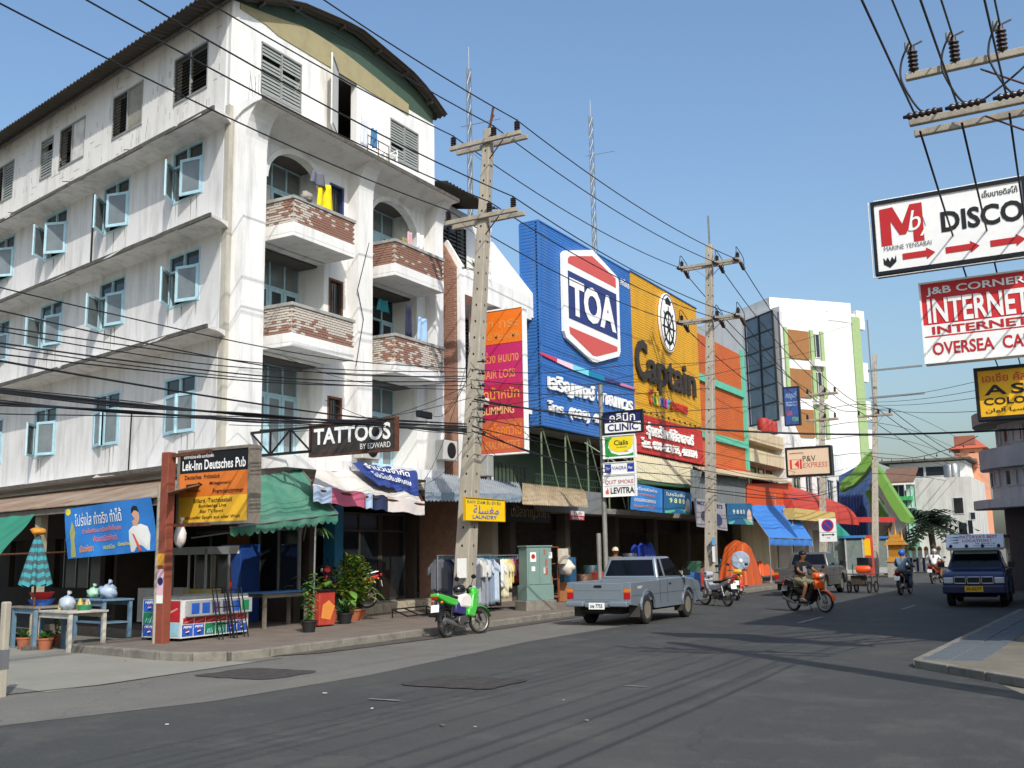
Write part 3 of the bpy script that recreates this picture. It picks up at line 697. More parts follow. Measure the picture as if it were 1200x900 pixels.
# --- blue banner tied under the lean-to roof edge
bp = [SP(*SW(x, y, 2.62), 2.62) for x, y in ((80, 655), (185, 645), (176, 582), (76, 597))]
bt = thing('banner', 'blue Thai election-style banner with a man in white uniform tied under the rusty roof edge', 'banner', bp[0])
def bpt(a, b, d=0.0):
    p = (bp[0]*(1-a)+bp[1]*a)*(1-b)+(bp[3]*(1-a)+bp[2]*a)*b
    w = .02*math.sin(a*9+b*3)+.008*math.sin(a*23+1)*(1-b)
    return p+SN*(w+d)
BANB = pm('blue_banner_print', (44, 118, 190), .5, var=.25, sc=1.2)
mb = MB(); mb.grid(lambda a, b: bpt(a, b), 40, 12); sh_ = mb.build('sheet', BANB, bt, world=True, smooth='all')
def on_banner(st, a0, b0, a1, b1, m, bold=.015):
    P, F = _glyphs(st, bold, 0, 0, 1.0)
    mb = MB(); mb.add([bpt(a0+(a1-a0)*p[0], b0+(b1-b0)*p[1], .012) for p in P], F); mb.build('lettering', m, bt, world=True)
def pr_banner(pts, m, d=.008, name='printed_figure'):
    k = len(pts); ca, cb_ = sum(p[0] for p in pts)/k, sum(p[1] for p in pts)/k; mb = MB(); N = 6
    rings = [[(ca+(a-ca)*r/N, cb_+(b-cb_)*r/N) for a, b in pts] for r in range(1, N+1)]
    vs = [bpt(ca, cb_, d)]+[bpt(a, b, d) for rg in rings for a, b in rg]; fs = [(0, 1+i, 1+(i+1) % k) for i in range(k)]+[(1+r*k+i, 1+(r+1)*k+i, 1+(r+1)*k+(i+1) % k, 1+r*k+(i+1) % k) for r in range(N-1) for i in range(k)]
    mb.add(vs, fs); mb.build(name, m, bt, world=True)
on_banner('โปร่งใส ทำจริง ทำได้', .12, .62, .68, .88, PRW, .01); on_banner('ร่วมใจพัฒนาเมืองให้เป็นสุข', .2, .44, .66, .56, paint(226, 130, 110)); on_banner('พัฒนาเมืองพัทยา', .32, .28, .6, .4, paint(226, 120, 120))
on_banner('เมืองพัทยา', .16, .1, .32, .24, paint(236, 150, 40)); on_banner('ประชาธิปไตย', .42, .12, .56, .21, paint(206, 206, 60)); on_banner('เมืองน่าอยู่', .6, .13, .74, .23, paint(230, 220, 70))
pr_banner([(.73, .02), (.93, .02), (.95, .3), (.93, .46), (.87, .52), (.79, .5), (.74, .42), (.73, .25)], PRW, .008)
pr_banner([(.795, .5)]+[(.82+.042*math.cos(t), .66+.16*math.sin(t)) for t in [PI*1.15+k*1.7*PI/12 for k in range(13)]]+[(.845, .5)], paint(196, 150, 122), .011)
pr_banner([(.782, .72), (.785, .83), (.81, .88), (.845, .86), (.86, .74), (.845, .78), (.8, .79)], INK, .014)
pr_banner([(.775, .36), (.795, .34), (.86, .02), (.83, .02)], paint(214, 90, 44), .013)
pr_banner([(.05, .02), (.11, .02), (.105, .35), (.12, .5), (.11, .6), (.085, .75), (.07, .6), (.055, .5), (.065, .35)], paint(160, 160, 96), .008)
pr_banner([(.045+.03*math.cos(2*PI*k/14), .93+.07*math.sin(2*PI*k/14)) for k in range(14)], paint(220, 206, 40), .009)
# --- vertical clinic sign in orange and magenta
Yc = 29.0
rx = onY(613, 430, Yc).x; zb, zt = onY(590, 531, Yc).z, onY(590, 363, Yc).z
cl = Sg('clinic_hoarding', 'tall orange and magenta clinic hoarding with gold lettering beside the blue cladding', 'sign', (-18.0, Yc, zb), UX, rx+18.0, zt-zb, NY, .22, paint(158, 40, 74), WHITE, rim=.05)
GOLD = paint(214, 140, 70); hs = [0, .235, .475, .76, 1]
for k, c in enumerate(((190, 92, 60), (166, 34, 66), (182, 38, 96), (224, 112, 24))):
    cl.poly(rect(0, hs[k]+.004, 1, hs[k+1]-.004), paint(*c), 'printed_panel')
for (st, a0, b0, a1, b1, m) in (('ฝ้า กระ', .2, .87, .92, .95, GOLD), ('ACNE MELASMA', .12, .79, .95, .845, GOLD), ('ผมร่วง ผมบาง', .1, .63, .92, .71, GOLD), ('HAIR LOSS', .2, .52, .85, .58, GOLD),
                                ('ลดน้ำหนัก', .12, .375, .92, .46, GOLD), ('SLIMMING', .22, .27, .82, .325, paint(226, 180, 120)), ('รักษาโรคทั่วไป', .1, .12, .95, .21, paint(226, 130, 40)), ('GENERAL PRACTICE', .1, .03, .92, .085, GOLD)): cl.txt(st, a0, b0, a1, b1, m)
# --- stacked clinic signs on twin steel pipes
Yk = 29.6
kp = onY(704, 600, Yk).x
kt = thing('sign_post', 'twin grey steel pipes standing behind the grey pickup carrying the clinic signs', 'post', (kp, Yk, .14))
for dx, zt_ in ((-.1, onY(700, 625, Yk).z), (.12, onY(710, 450, Yk).z)):
    mb = MB(); mb.tube([(kp+dx, Yk, .1), (kp+dx, Yk, zt_)], .075, 10); mb.build('pipe', pm('grey_pipe', (140, 138, 130), .6, .3, var=.15, dirt=.4, dsc=3), kt, world=True, smooth=True)
def stack(name, label, x0, y0, x1, y1, face, **k):
    a = onY(x0, y1, Yk-.14); b = onY(x1, y1, Yk-.14); t = onY(x0, y0, Yk-.14)
    return Sg(name, label, 'sign', a, UX, b.x-a.x, t.z-a.z, NY, .1, face, **k)
s_ = stack('clinic_sign', 'navy and white CLINIC lightbox at the top of the pipe post', 709, 485, 752, 508, WHITE, rim=.05)
s_.poly(rect(0, .5, 1, 1), NAVY); s_.txt('คลินิก', .14, .55, .84, .96, WHITE); s_.txt('CLINIC', .08, .08, .92, .44, NAVY, .02)
s_ = stack('tablet_sign', 'white lightbox with yellow oval and green swoosh under the CLINIC lightbox', 708, 512, 744, 537, WHITE, edge=WHITE, rim=.03)
GRN = paint(36, 140, 60)
s_.poly([(.04, .04), (.96, .04), (.96, .2), (.8, .12), (.5, .1), (.25, .22), (.14, .5), (.2, .8), (.3, .95), (.04, .95)], GRN); s_.poly([(.3, .95), (.16, .7), (.2, .4), (.4, .25), (.65, .24), (.9, .4), (.96, .6), (.96, .95)], paint(228, 206, 30), d=.006)
s_.txt('Cialis', .34, .56, .8, .8, INK, .02); s_.txt('(tadalafil)', .42, .42, .76, .5, paint(120, 110, 60)); s_.txt('Lilly', .66, .22, .8, .3, RED)
s_ = stack('tablet_sign', 'narrow white and blue lightbox, third down on the pipe post', 708, 543, 744, 556, WHITE, edge=WHITE, rim=.02)
for a in (.02, .76): s_.poly(rect(a, .12, a+.22, .88), paint(40, 60, 150))
s_.txt('VIAGRA', .27, .36, .74, .66, paint(60, 70, 150), .004); s_.txt('Pfizer', .8, .38, .94, .62, WHITE); s_.txt('Pfizer', .06, .38, .2, .62, WHITE)
s_ = stack('quit_smoke_sign', 'white lightbox reading quit smoke, lowest on the pipe post', 708, 558, 745, 582, WHITE, edge=WHITE, rim=.02)
s_.txt('QUIT SMOKE', .05, .56, .95, .78, paint(176, 60, 70), -.002); s_.txt('LEVITRA', .22, .12, .97, .42, INK, .02); s_.poly([(.07, .1), (.16, .12), (.15, .3), (.11, .45), (.1, .3), (.05, .25)], paint(226, 90, 40)); s_.poly([(0, .49), (1, .49), (1, .505), (0, .505)], paint(150, 150, 150), d=.006)
# --- yellow laundry sign on the first pole
a = onX(545, 609, -13.62); b = onX(591, 611, -13.62); t = onX(545, 583, -13.62)
la = Sg('laundry_sign', 'yellow laundry board with blue Arabic and English lettering fixed to the near concrete pole', 'sign', a, UY, b.y-a.y, t.z-a.z, PX_, .05, paint(232, 190, 16), paint(190, 150, 20), rim=.02)
BLU = paint(60, 100, 170)
la.txt('RAW DAM รับ ซัก รีด', .05, .76, .9, .92, paint(120, 130, 90)); la.txt('ﺔﻠﺴﻐﻣ', .2, .3, .85, .7, BLU, .006); la.txt('LAUNDRY', .18, .06, .8, .24, BLU, .02)
# --- far beige photo-shop sign and the small blue sign above it
Yv = 52.0
a = onY(924, 557, Yv); b = onY(973, 555, Yv); t = onY(924, 527, Yv)
pv = Sg('photo_shop_sign', 'beige photo shop lightbox in a black frame above the red barrel awning', 'sign', a, UX, b.x-a.x, t.z-a.z, NY, .5, paint(214, 190, 160), BLKP, rim=.1)
pv.poly(rect(.05, .22, .27, .6), paint(196, 60, 50)); pv.poly([(.1, .24), (.27, .24), (.16, .41), (.27, .58), (.1, .58)], paint(224, 190, 160), d=.006, name='emblem'); pv.poly(rect(.29, .22, .34, .6), paint(196, 60, 50))
pv.txt('P&V', .37, .5, .68, .72, INK, -.004); pv.txt('EXPRESS', .36, .26, .96, .46, paint(200, 96, 80), 0, shear=.2); pv.txt('ศูนย์ถ่ายภาพด่วน', .06, .8, .4, .88, INK)
Yb = 56.0
a = onY(921, 498, Yb); b = onY(937, 496, Yb); t = onY(920, 455, Yb)
bs = Sg('small_blue_sign', 'small blue upright shop sign projecting in front of the white tower', 'sign', a, UX, b.x-a.x, t.z-a.z, NY, .25, paint(50, 80, 140), BLKP, rim=.06)
bs.txt('สมบูรณ์', .1, .68, .9, .88, paint(150, 180, 210)); bs.txt('PRODUCT', .1, .5, .9, .62, paint(160, 190, 220)); bs.txt('เปิด', .12, .25, .5, .4, paint(200, 90, 80)); bs.txt('OPEN', .5, .08, .92, .2, paint(120, 190, 120))
# --- the three signs on the right
Ym = 16.0
def rsign(name, label, x0, yb0, yt0, x1, y, face, edge=BLKP, **k):
    a = onY(x0, yb0, y); t = onY(x0, yt0, y); b = onY(x1, yb0-20, y)
    return Sg(name, label, 'sign', a, UX, b.x-a.x, t.z-a.z, NY, .22, face, edge, **k)
ms = rsign('disco_sign', 'large white disco lightbox with red M and three red arrows in a black frame', 1030, 319, 240, 1206, Ym, WHITE, rim=.05)
ms.poly([(.035, .37), (.035, .92), (.13, .93), (.19, .66), (.25, .93), (.335, .93), (.335, .37), (.262, .37), (.262, .7), (.212, .5), (.168, .5), (.11, .72), (.11, .37)], RED, 'letter_m', .006); ms.txt('by', .23, .44, .42, .83, WHITE, .0, shear=.25, d=.014); ms.txt('DISCO', .455, .44, .995, .74, INK, .03)
ms.txt('MARINE YENSABAI', .05, .29, .38, .36, paint(60, 60, 64), -.006); ms.txt('เอ็มบายดิสโก้', .74, .84, .97, .94, INK)
for a0 in (.175, .47, .765):
    ms.poly([(a0, .13), (a0+.165, .13), (a0+.165, .09), (a0+.225, .175), (a0+.165, .26), (a0+.165, .22), (a0, .22)], RED, 'arrow', .006)
ms.poly([(.04, .2), (.055, .15), (.07, .2), (.085, .13), (.1, .2), (.115, .15), (.13, .22), (.13, .12), (.085, .04), (.04, .1)], INK, 'emblem', .006)
js = rsign('internet_sign', 'red and white internet shop lightbox below the disco lightbox', 1086, 425, 333, 1212, Ym+.3, paint(196, 40, 44), edge=WHITE, rim=.025)
js.poly(rect(0, .33, 1, .47), WHITE); js.poly(rect(0, 0, 1, .31), WHITE)
js.txt('J&B CORNER', .05, .83, .98, .95, WHITE, .02); js.txt('INTERNET', .05, .49, 1.0, .8, WHITE, .025); js.txt('INTERNET', .08, .345, .98, .445, RED, .025); js.txt('OVERSEA  CALL', .07, .08, 1.12, .24, RED, .02) if False else js.txt('OVERSEA  CAL', .07, .08, .98, .24, RED, .02)
ys_ = rsign('colour_lab_sign', 'yellow colour lab lightbox with black and Arabic lettering below the internet lightbox', 1150, 489, 435, 1212, Ym+.7, paint(224, 170, 24), BLKP, rim=.05)
ys_.txt('เอเชีย คัล', .08, .74, .9, .93, paint(190, 70, 40)); ys_.txt('AS', .1, .46, .85, .68, INK, .02, sp=1.3); ys_.txt('COLO', .08, .25, .85, .4, INK, .02); ys_.txt('ﻥﺍﻮﻟﺃ ﺎﻴﺳﺁ', .1, .07, .88, .2, INK)
# steel brackets that carry the right-hand signs back to the shop row
for sg, z in ((ms, .5), (js, .5), (ys_, .5)):
    for f in (.2, .8): mb = MB(); mb.bar(sg.o+UX*(sg.w)-sg.n*.12+UZ*(sg.h*f), (.85, sg.o.y+2.2, sg.o.z+sg.h*f+.2), .06); mb.build('bracket', BLKP, sg.t, world=True)
mb = MB()
mb.tube([ms.o+UZ*ms.h+V(0, 0, .06), ms.o+UZ*(ms.h+.06)+UX*ms.w], .012, 5); mb.tube([ms.o+V(-.08, 0, -.08), ms.o+UZ*(ms.h+.06)+V(-.08, 0, 0)], .01, 5); mb.tube([ms.o+V(-.08, 0, -.08), ms.o+UX*ms.w+V(0, 0, -.08)], .01, 5)
mb.build('conduit', PRW, ms.t, world=True)

# ================================================================ POLES AND CABLES
def smooth_path(p, n=6):
    out = []
    for i in range(len(p)-1):
        p0, p1, p2, p3 = p[max(i-1, 0)], p[i], p[i+1], p[min(i+2, len(p)-1)]
        for k in range(n):
            t = k/n; out.append(.5*((2*p1)+(p2-p0)*t+(2*p0-5*p1+4*p2-p3)*t*t+(3*p1-p0-3*p2+p3)*t**3))
    return out+[p[-1]]
INSB = pm('insulator_glaze', (46, 34, 34), .3, var=.2, sc=20)
def insulator(mb, p, h=.26, r=.085, m=0, ax=(0, 0, 1)):
    pr = []; k = 5
    for i in range(k): a = i*h/k; pr += [(r*.55, a), (r, a+h/k*.35), (r, a+h/k*.6), (r*.55, a+h/k*.95)]
    mb.lathe([(0.02, -.04)]+pr+[(.03, h), (.03, h+.05)], p, 8, m, ax)
def pole(label, x, y, h, arms, lean=(0, 0), w0=.36, w1=.2, group='concrete power poles', armlen=2.3, arm_off=0.0, two=True, ath=.12, pos=None, strain=False):
    t = thing('power_pole', label, 'pole', (x, y, .1), 0, group)
    top = Vector((x+lean[0], y+lean[1], h)); bot = Vector((x, y, -.2))
    mb = MB(); mb.add([bot+V(sx*w0/2, sy*w0/2, 0) for sx, sy in ((-1, -1), (1, -1), (1, 1), (-1, 1))]+[top+V(sx*w1/2, sy*w1/2, 0) for sx, sy in ((-1, -1), (1, -1), (1, 1), (-1, 1))], [(0, 1, 5, 4), (1, 2, 6, 5), (2, 3, 7, 6), (3, 0, 4, 7), (4, 5, 6, 7)])
    mb.build('shaft', POLE_C, t, world=True, bevel=.025)
    mb = MB(); z = 1.5
    while z < h-.5:                                                   # bolt holes
        q = bot+(top-bot)*((z+.2)/(h+.2)); w = w0+(w1-w0)*z/h
        mb.obox(q+V(0, -w/2-.001, 0), (.022, 0, 0), (0, .004, 0), (0, 0, .03)); mb.obox(q+V(w/2+.001, 0, 0), (.004, 0, 0), (0, .022, 0), (0, 0, .03)); z += .45
    mb.build('bolt_holes', BLKP, t, world=True, kind='stuff')
    att = []
    for ia, za in enumerate(arms):
        q = bot+(top-bot)*((za+.2)/(h+.2)); w = w0+(w1-w0)*za/h
        am = MB(); L = armlen/2
        for sy in ((-1, 1) if two is True or (two == 'low' and ia) else (-1,)): am.box(q.x+arm_off-L, q.x+arm_off+L, q.y+sy*(w/2+ath*.5)-ath*.45, q.y+sy*(w/2+ath*.5)+ath*.45, za+.07-ath, za+.07)
        ao = am.build('crossarm', POLE_C, t, world=True, bevel=.01)
        for k in (pos or (-L+.12, .25*L, L-.12)):
            mb = MB(); p = Vector((q.x+arm_off+k, q.y-(w/2+.06 if not strain else 0), za+.08)); att.append(p+V(0, 0, .3))
            if two == 'low' and ia: continue
            insulator(mb, p, .26, .085 if two != 'low' else .06); mb.build('insulator', INSB, t, world=True, smooth=True)
            if strain:
                for sy in (-1, 1):
                    mb = MB(); insulator(mb, p+V(.06, sy*.16, -.12), .5, .085, 0, (0, sy, -.12 if sy < 0 else -.45)); mb.build('strain_insulator', INSB, t, world=True, smooth=True)
                mb = MB(); mb.tube(smooth_path([p+V(.06, -.6, -.2), p+V(.1, -.5, .2), p+V(0, -.15, .48), p+V(0, .15, .45), p+V(.1, .5, .1), p+V(.06, .6, -.35)]), .016, 5); mb.build('jumper', CABLE, t, world=True)
        mb = MB(); mb.bar((q.x+arm_off-L*.5, q.y-w/2-.06, za-.08), (q.x, q.y-w/2-.03, za-.65), .04, .01); mb.bar((q.x+arm_off+L*.5, q.y-w/2-.06, za-.08), (q.x, q.y-w/2-.03, za-.65), .04, .01)
        mb.build('brace', RUST, t, world=True)
    return t, att
def pz(px, py, x): return onX(px, py, x)
b1 = onX(541, 727, -13.95); t1 = onX(573, 152, -13.95)
P1, A1 = pole('leaning grey concrete power pole in front of the clothes rails with the yellow board', -13.95, b1.y, t1.z, [onX(572, 168, -13.95).z, onX(570, 258, -13.95).z], (0, t1.y-b1.y), .44, .24)
mb = MB(); tp = Vector((-13.95, t1.y, t1.z)); mb.bar(tp+V(0, 0, -.1), tp+V(.0, .25, .75), .05); mb.bar(tp+V(-.1, 0, -.1), tp+V(.05, .2, .5), .04); mb.build('top_spike', RUST, P1, world=True)
b2 = onX(833, 697, -13.6); t2 = onX(832, 300, -13.6)
P2, A2 = pole('straight concrete power pole beside the parked motorbikes and orange tarpaulin', -13.6, b2.y, t2.z+.5, [onX(832, 311, -13.6).z, onX(832, 375, -13.6).z], (0, t2.y-b2.y), .42, .26, armlen=2.7, strain=True)
mb = MB(); mb.bar((-13.6, t2.y, t2.z+.4), (-13.6, t2.y, onX(832, 255, -13.6).z), .07); mb.build('lightning_rod', STEEL, P2, world=True)
def mid_pole(label, px, pyb, pyt, x, arms, **k):
    b = onX(px, pyb, x); t = onX(px, pyt, x)
    return pole(label, x, b.y, t.z, [onX(px, a, x).z for a in arms], (0, t.y-b.y), .4, .24, **k)
P3, A3 = mid_pole('far concrete power pole standing by the blue phone boxes', 1025, 667, 415, -12.6, [487], armlen=2.2)
mb = MB(); q = Vector((-12.6, A3[0].y, 0)); zt = onX(1027, 385, -12.6).z; mb.bar(q+V(0, 0, A3[0].z), q+V(0, 0, zt), .08)
for z in (A3[0].z+2.6, A3[0].z+.8): mb.bar(q+V(-.2, 0, z-0.0), q+V(3.2, 0, z), .12)
mb.build('street_light_arm', STEEL, P3, world=True)
P4, A4 = mid_pole('slim concrete pole in front of the white tower', 963, 655, 452, -14.5, [462, 492], armlen=1.9)
pr, AR = pole('concrete power pole just right of the view with double crossarms', .1, 12.6, onY(1200, 40, 12.6).z+1.2, [onY(1130, 86, 12.6).z, onY(1130, 141, 12.6).z], (0, 0), .4, .26, armlen=3.25, arm_off=-.05, two='low', ath=.085, pos=(onY(1074, 90, 12.6).x-.05, onY(1123, 90, 12.6).x-.05, onY(1179, 90, 12.6).x-.05, 1.2))
def cat(a, b, sag, n=14):
    a, b = Vector(a), Vector(b); return [a+(b-a)*(i/n)-UZ*(4*sag*(i/n)*(1-i/n)) for i in range(n+1)]
HVL = 'thin black power wire slung between the crossarms of the roadside poles'
def wire(pts, r, label, group, seg=5, name='overhead_cable'):
    mb = MB(); mb.tube(pts, r, seg); o = mb.build(name, CABLE, smooth='all'); tag(o, label, 'cable', group); return o
prev = [Vector((p.x, 1.0, p.z+.3)) for p in A1]
WP = [('upper', 'house-side'), ('upper', 'middle'), ('upper', 'road-side'), ('lower', 'house-side'), ('lower', 'middle'), ('lower', 'road-side')]
def wl(i, span): return 'power wire on the %s crossarm, %s insulator, %s' % (WP[i][0], WP[i][1], span)
PG_ = 'power wires between crossarms'
for i in range(6):
    wire(cat(prev[i], A1[i], .55, 18), .017, wl(i, 'from the left edge to the near pole'), PG_)
    wire(cat(A1[i], A2[i]+V(.06, -.65, -.45), .35), .017, wl(i, 'between the near and second poles'), PG_)
    wire(cat(A2[i]+V(.06, .65, -.6), A4[i], .5), .02, wl(i, 'from the second pole to the tower'), PG_)
for i in range(3): wire(cat(A4[i], A3[i], .5), .022, wl(i, 'between the two far poles'), PG_)
for i in range(3): wire(cat(A3[i], (A3[i].x+3, 125, A3[i].z-1), 1.0), .025, wl(i, 'beyond the farthest pole'), PG_)
# right pole: wires passing overhead and on down the street
N8 = ('first', 'second', 'third', 'fourth', 'fifth', 'sixth', 'seventh', 'eighth', 'ninth', 'tenth', 'eleventh', 'twelfth')
for i in range(8):
    wire(cat((AR[i].x+.1, -22, AR[i].z+.7), AR[i] if i < 4 else AR[i]+V(0, -.2, -.36), .5, 20), .012, '%s black wire from the left running overhead off the right-hand crossarms' % N8[i], 'wires at the right pole')
for i in range(4, 8):
    wire(cat(AR[i]+V(0, .1, -.45), (AR[i].x-.8, 44, AR[i].z-.6), .8, 16), .014, '%s black wire leaving the right-hand lower crossarm down the street' % N8[i-4], 'wires leaving the right pole')
for i in range(3):
    j = AR[i]; k = AR[i+4]
    wire(smooth_path([j+V(-.02, -.05, .05), j+V(-.13, -.05, -.2), k+V(-.12, -.05, .1), k+V(.1, 0, -.3), k+V(.5, .1, -.3), k+V(1.0, .2, .0), k+V(1.5, .3, .45)]), .013, '%s looping black jumper wire from the left on the right-hand crossarms' % N8[i], 'jumper wires')
    mb = MB(); mb.tube([j+V(-.06, 0, .0), j+V(.12, -.02, .04)], .014, 5); mb.lathe([(.03, -.06), (.035, 0), (.03, .06)], j+V(-.05, 0, .02), 7); mb.build('wire_clamp', STEEL, pr, world=True)
    mb = MB(); insulator(mb, k+V(-.1, -.16, -.34), .34, .045, 0, (1, .0, -.0)); mb.build('strain_insulator', INSB, pr, world=True, smooth=True)
# low cable bundle on the right pole that throws the long shadows on the road
random.seed(3)
for i in range(5):
    z = 5.1+.4*i+random.uniform(-.05, .05); x = .05+random.uniform(-.18, .25)
    wire(cat((x+.1, -22, z+.3), (x, 12.5, z), .45+.1*random.random(), 16), random.choice((.012, .016, .022)), '%s cable up in the low bundle running overhead beside the right pole' % N8[i], 'low cables at the right pole')
    wire(cat((x, 12.5, z), (.6, 30+i, z-.2), .4, 10), .014, '%s cable up in the bundle behind the right-hand signs' % N8[i], 'low cables behind the right signs')
random.seed(7)
# telecom cables along the shop fronts, traced on the vertical plane through the poles
ORD = ('highest', 'second highest', 'third highest', 'fourth', 'fifth', 'sixth', 'seventh', 'eighth', 'ninth', 'tenth', 'eleventh', 'lowest')
def px_cable(pts, x, r, label, group):
    p = [onX(a, b, x) for a, b in pts]
    wire(smooth_path(p), r, label, group)
TL = 'black telecom cable strung low across the white apartment block'
for k, (pts, r) in enumerate((
    ([(-60, 322), (0, 337), (140, 370), (300, 405), (420, 424), (545, 432)], .011), ([(-60, 352), (0, 364), (150, 398), (300, 427), (420, 440), (545, 441)], .012),
    ([(-60, 374), (0, 383), (150, 405), (300, 425), (420, 434), (545, 436)], .011), ([(-60, 392), (0, 402), (143, 422), (300, 440), (420, 447), (545, 447)], .014),
    ([(-60, 406), (0, 415), (150, 432), (300, 447), (420, 452), (545, 452)], .012), ([(-60, 412), (0, 423), (150, 449), (300, 473), (420, 489), (546, 497)], .018),
    ([(-60, 481), (0, 485), (200, 489), (360, 497), (546, 505)], .009), ([(-60, 396), (0, 406), (150, 428), (300, 444), (420, 452), (545, 457)], .010),
    ([(-60, 378), (0, 388), (140, 412), (300, 432), (545, 444)], .010))):
    px_cable(pts, -13.75+.03*k, r, '%s of the thin telecom cables strung low across the white apartment block' % ('topmost', 'second', 'third', 'sixth', 'seventh', 'eighth', 'lowest', 'fifth', 'fourth')[k], 'telecom cables over the apartment block')
for nm_, dy, r in (('thickest', 0, .021), ('lowest', 4, .016), ('middle', 2, .012), ('topmost thin', -3, .009)):
    px_cable([(-60, 450+dy), (0, 457+dy*.8), (150, 473+dy), (300, 487-dy*.5), (420, 494+dy*.6), (547, 500+dy)], -13.72+dy*.008, r, '%s cable of the upper sagging black bundle crossing the apartment block' % nm_, 'upper cable bundle')
for nm_, dy, r in (('thickest', 0, .021), ('lowest', 3, .014), ('topmost thin', -3, .01)):
    px_cable([(-60, 468+dy), (0, 472+dy), (150, 483-dy*.5), (300, 492+dy), (420, 497-dy*.4), (547, 506+dy)], -13.66+dy*.008, r, '%s cable of the lower black bundle crossing the apartment block' % nm_, 'lower cable bundle')
TR = 'black telecom cable running along the poles in front of the big paint shop signs'
for k, (pts, r) in enumerate((
    ([(552, 433), (640, 437), (740, 428), (829, 424), (900, 410), (1000, 380)], .011), ([(552, 445), (640, 452), (740, 448), (829, 440), (960, 410)], .011),
    ([(553, 455), (640, 462), (740, 462), (829, 455)], .012), ([(553, 470), (640, 481), (740, 484), (829, 480), (963, 470)], .012), ([(553, 480), (640, 466), (740, 440), (829, 425)], .009),
    ([(553, 488), (640, 505), (740, 520), (829, 530), (960, 560)], .012), ([(553, 500), (640, 520), (740, 540), (829, 552), (960, 575)], .013), ([(553, 505), (640, 535), (720, 556), (829, 573), (960, 588)], .018),
    ([(553, 498), (620, 530), (700, 548), (780, 556), (829, 560)], .014), ([(829, 576), (900, 584), (963, 580), (1024, 560)], .02), ([(829, 560), (900, 577), (963, 577), (1024, 548)], .016), ([(829, 545), (900, 560), (963, 556), (1024, 540)], .012))):
    px_cable(pts, -13.3+.03*(k % 5), r, '%s telecom cable down along the poles before the paint shop signs' % N8[k], 'telecom cables along the poles')
for k_, dy in enumerate((40, 30, 22, 12, 0)): px_cable([(963, 560-dy*2), (1024, 555-dy*2), (1090, 560-dy*1.6), (1160, 575-dy)], -12.2, .018, '%s thin cable down strung across the end of the street' % N8[k_], 'cables at the street end')
# cables that cross the street
wire(cat(onX(556, 468, -13.6), (.3, 26.5, onY(1199, 501, 26.5).z), .55, 20), .024, 'single thick black cable slung across the street at sign height', None)
for nm_, zz, yy_, r in (('third', 5.6, 40, .014), ('second', 6.2, 41, .014), ('highest', 6.9, 42, .014), ('lowest', 5.1, 43, .016)):
    wire(cat((-14.5, 66+yy_*.2, 12.2+zz*.3-2.2), (.6, yy_, zz+1.9), .5), r, '%s dark cable slung from the far pole to the right-hand shops' % nm_, 'cables crossing the far street')
mb = MB(); a, b = onX(1012, 532, -12.4), onY(1146, 511, 50)
o = wire(cat(a, b, .6, 20), .018, 'string of small bulbs hung across the end of the street', None, name='bulb_string')
pts = cat(a, b, .6, 20)
for i in range(2, 20, 2):
    mb = MB(); mb.lathe([(.012, .0), (.018, -.06), (.04, -.12), (.03, -.18), (0, -.2)], pts[i], 6); mb.build('bulb', DPANE, o)
# drop wires from the near pole to the houses and coils of slack
random.seed(12)
for k in range(12):
    a = Vector((-13.75, onX(552, 470, -13.75).y, random.uniform(4.6, 7.6))); b = Vector((random.choice((-17.05, -17.6, -16.9)), a.y+random.uniform(2.5, 12) if k % 3 else a.y-random.uniform(1.5, 5), random.uniform(3.7, 6.6)))
    wire(cat(a, b, random.uniform(.15, .5), 10), random.choice((.007, .009)), '%s drop wire down running from the near pole to the house fronts' % N8[k], 'drop wires from the near pole')
for k in range(5):
    a = Vector((-13.6, onX(833, 500, -13.6).y, random.uniform(4.4, 7.2))); b = Vector((random.choice((-17.2, -15.2, -17.0)), a.y+random.uniform(2, 14), random.uniform(3.6, 6.2)))
    wire(cat(a, b, random.uniform(.15, .5), 10), .009, '%s drop wire down running from the second pole to the shop fronts' % N8[k], 'drop wires from the second pole')
random.seed(7)
# coiled slack, splice boxes and brackets on the near pole
mb = MB()
for k in range(7):
    z = onX(550, 425+k*14, -13.95).z; yk = onX(552, 440, -13.95).y
    mb.bar((-13.72, yk-.05, z), (-13.55, yk-.05, z), .03); mb.lathe([(.03, 0), (.05, .04), (.03, .09)], (-13.55, yk-.05, z-.04), 7)
mb.build('cable_bracket', BLKP, P1, world=True, kind='stuff')
o = MB().tube(smooth_path([onX(545, 500, -13.6), onX(520, 497, -13.5), onX(495, 487, -13.45), onX(470, 488, -13.5)]), .02).box(0, 0, 0, 0, 0, 0) if False else None
c = onX(497, 486, -13.6); mb = MB(); mb.box(c.x-.05, c.x+.05, c.y-.28, c.y+.28, c.z-.08, c.z+.08); tag(mb.build('splice_box', BLKP, bevel=.02), 'small black splice box hanging on the cables over the brick balcony', 'box')
c = onX(556, 545, -13.95); mb = MB(); mb.box(-13.9, -13.55, c.y-.0, c.y+.3, c.z-.3, c.z+.25); mb.build('meter_box', pm('grey_box', (150, 150, 146), .6), P1, world=True, bevel=.02)
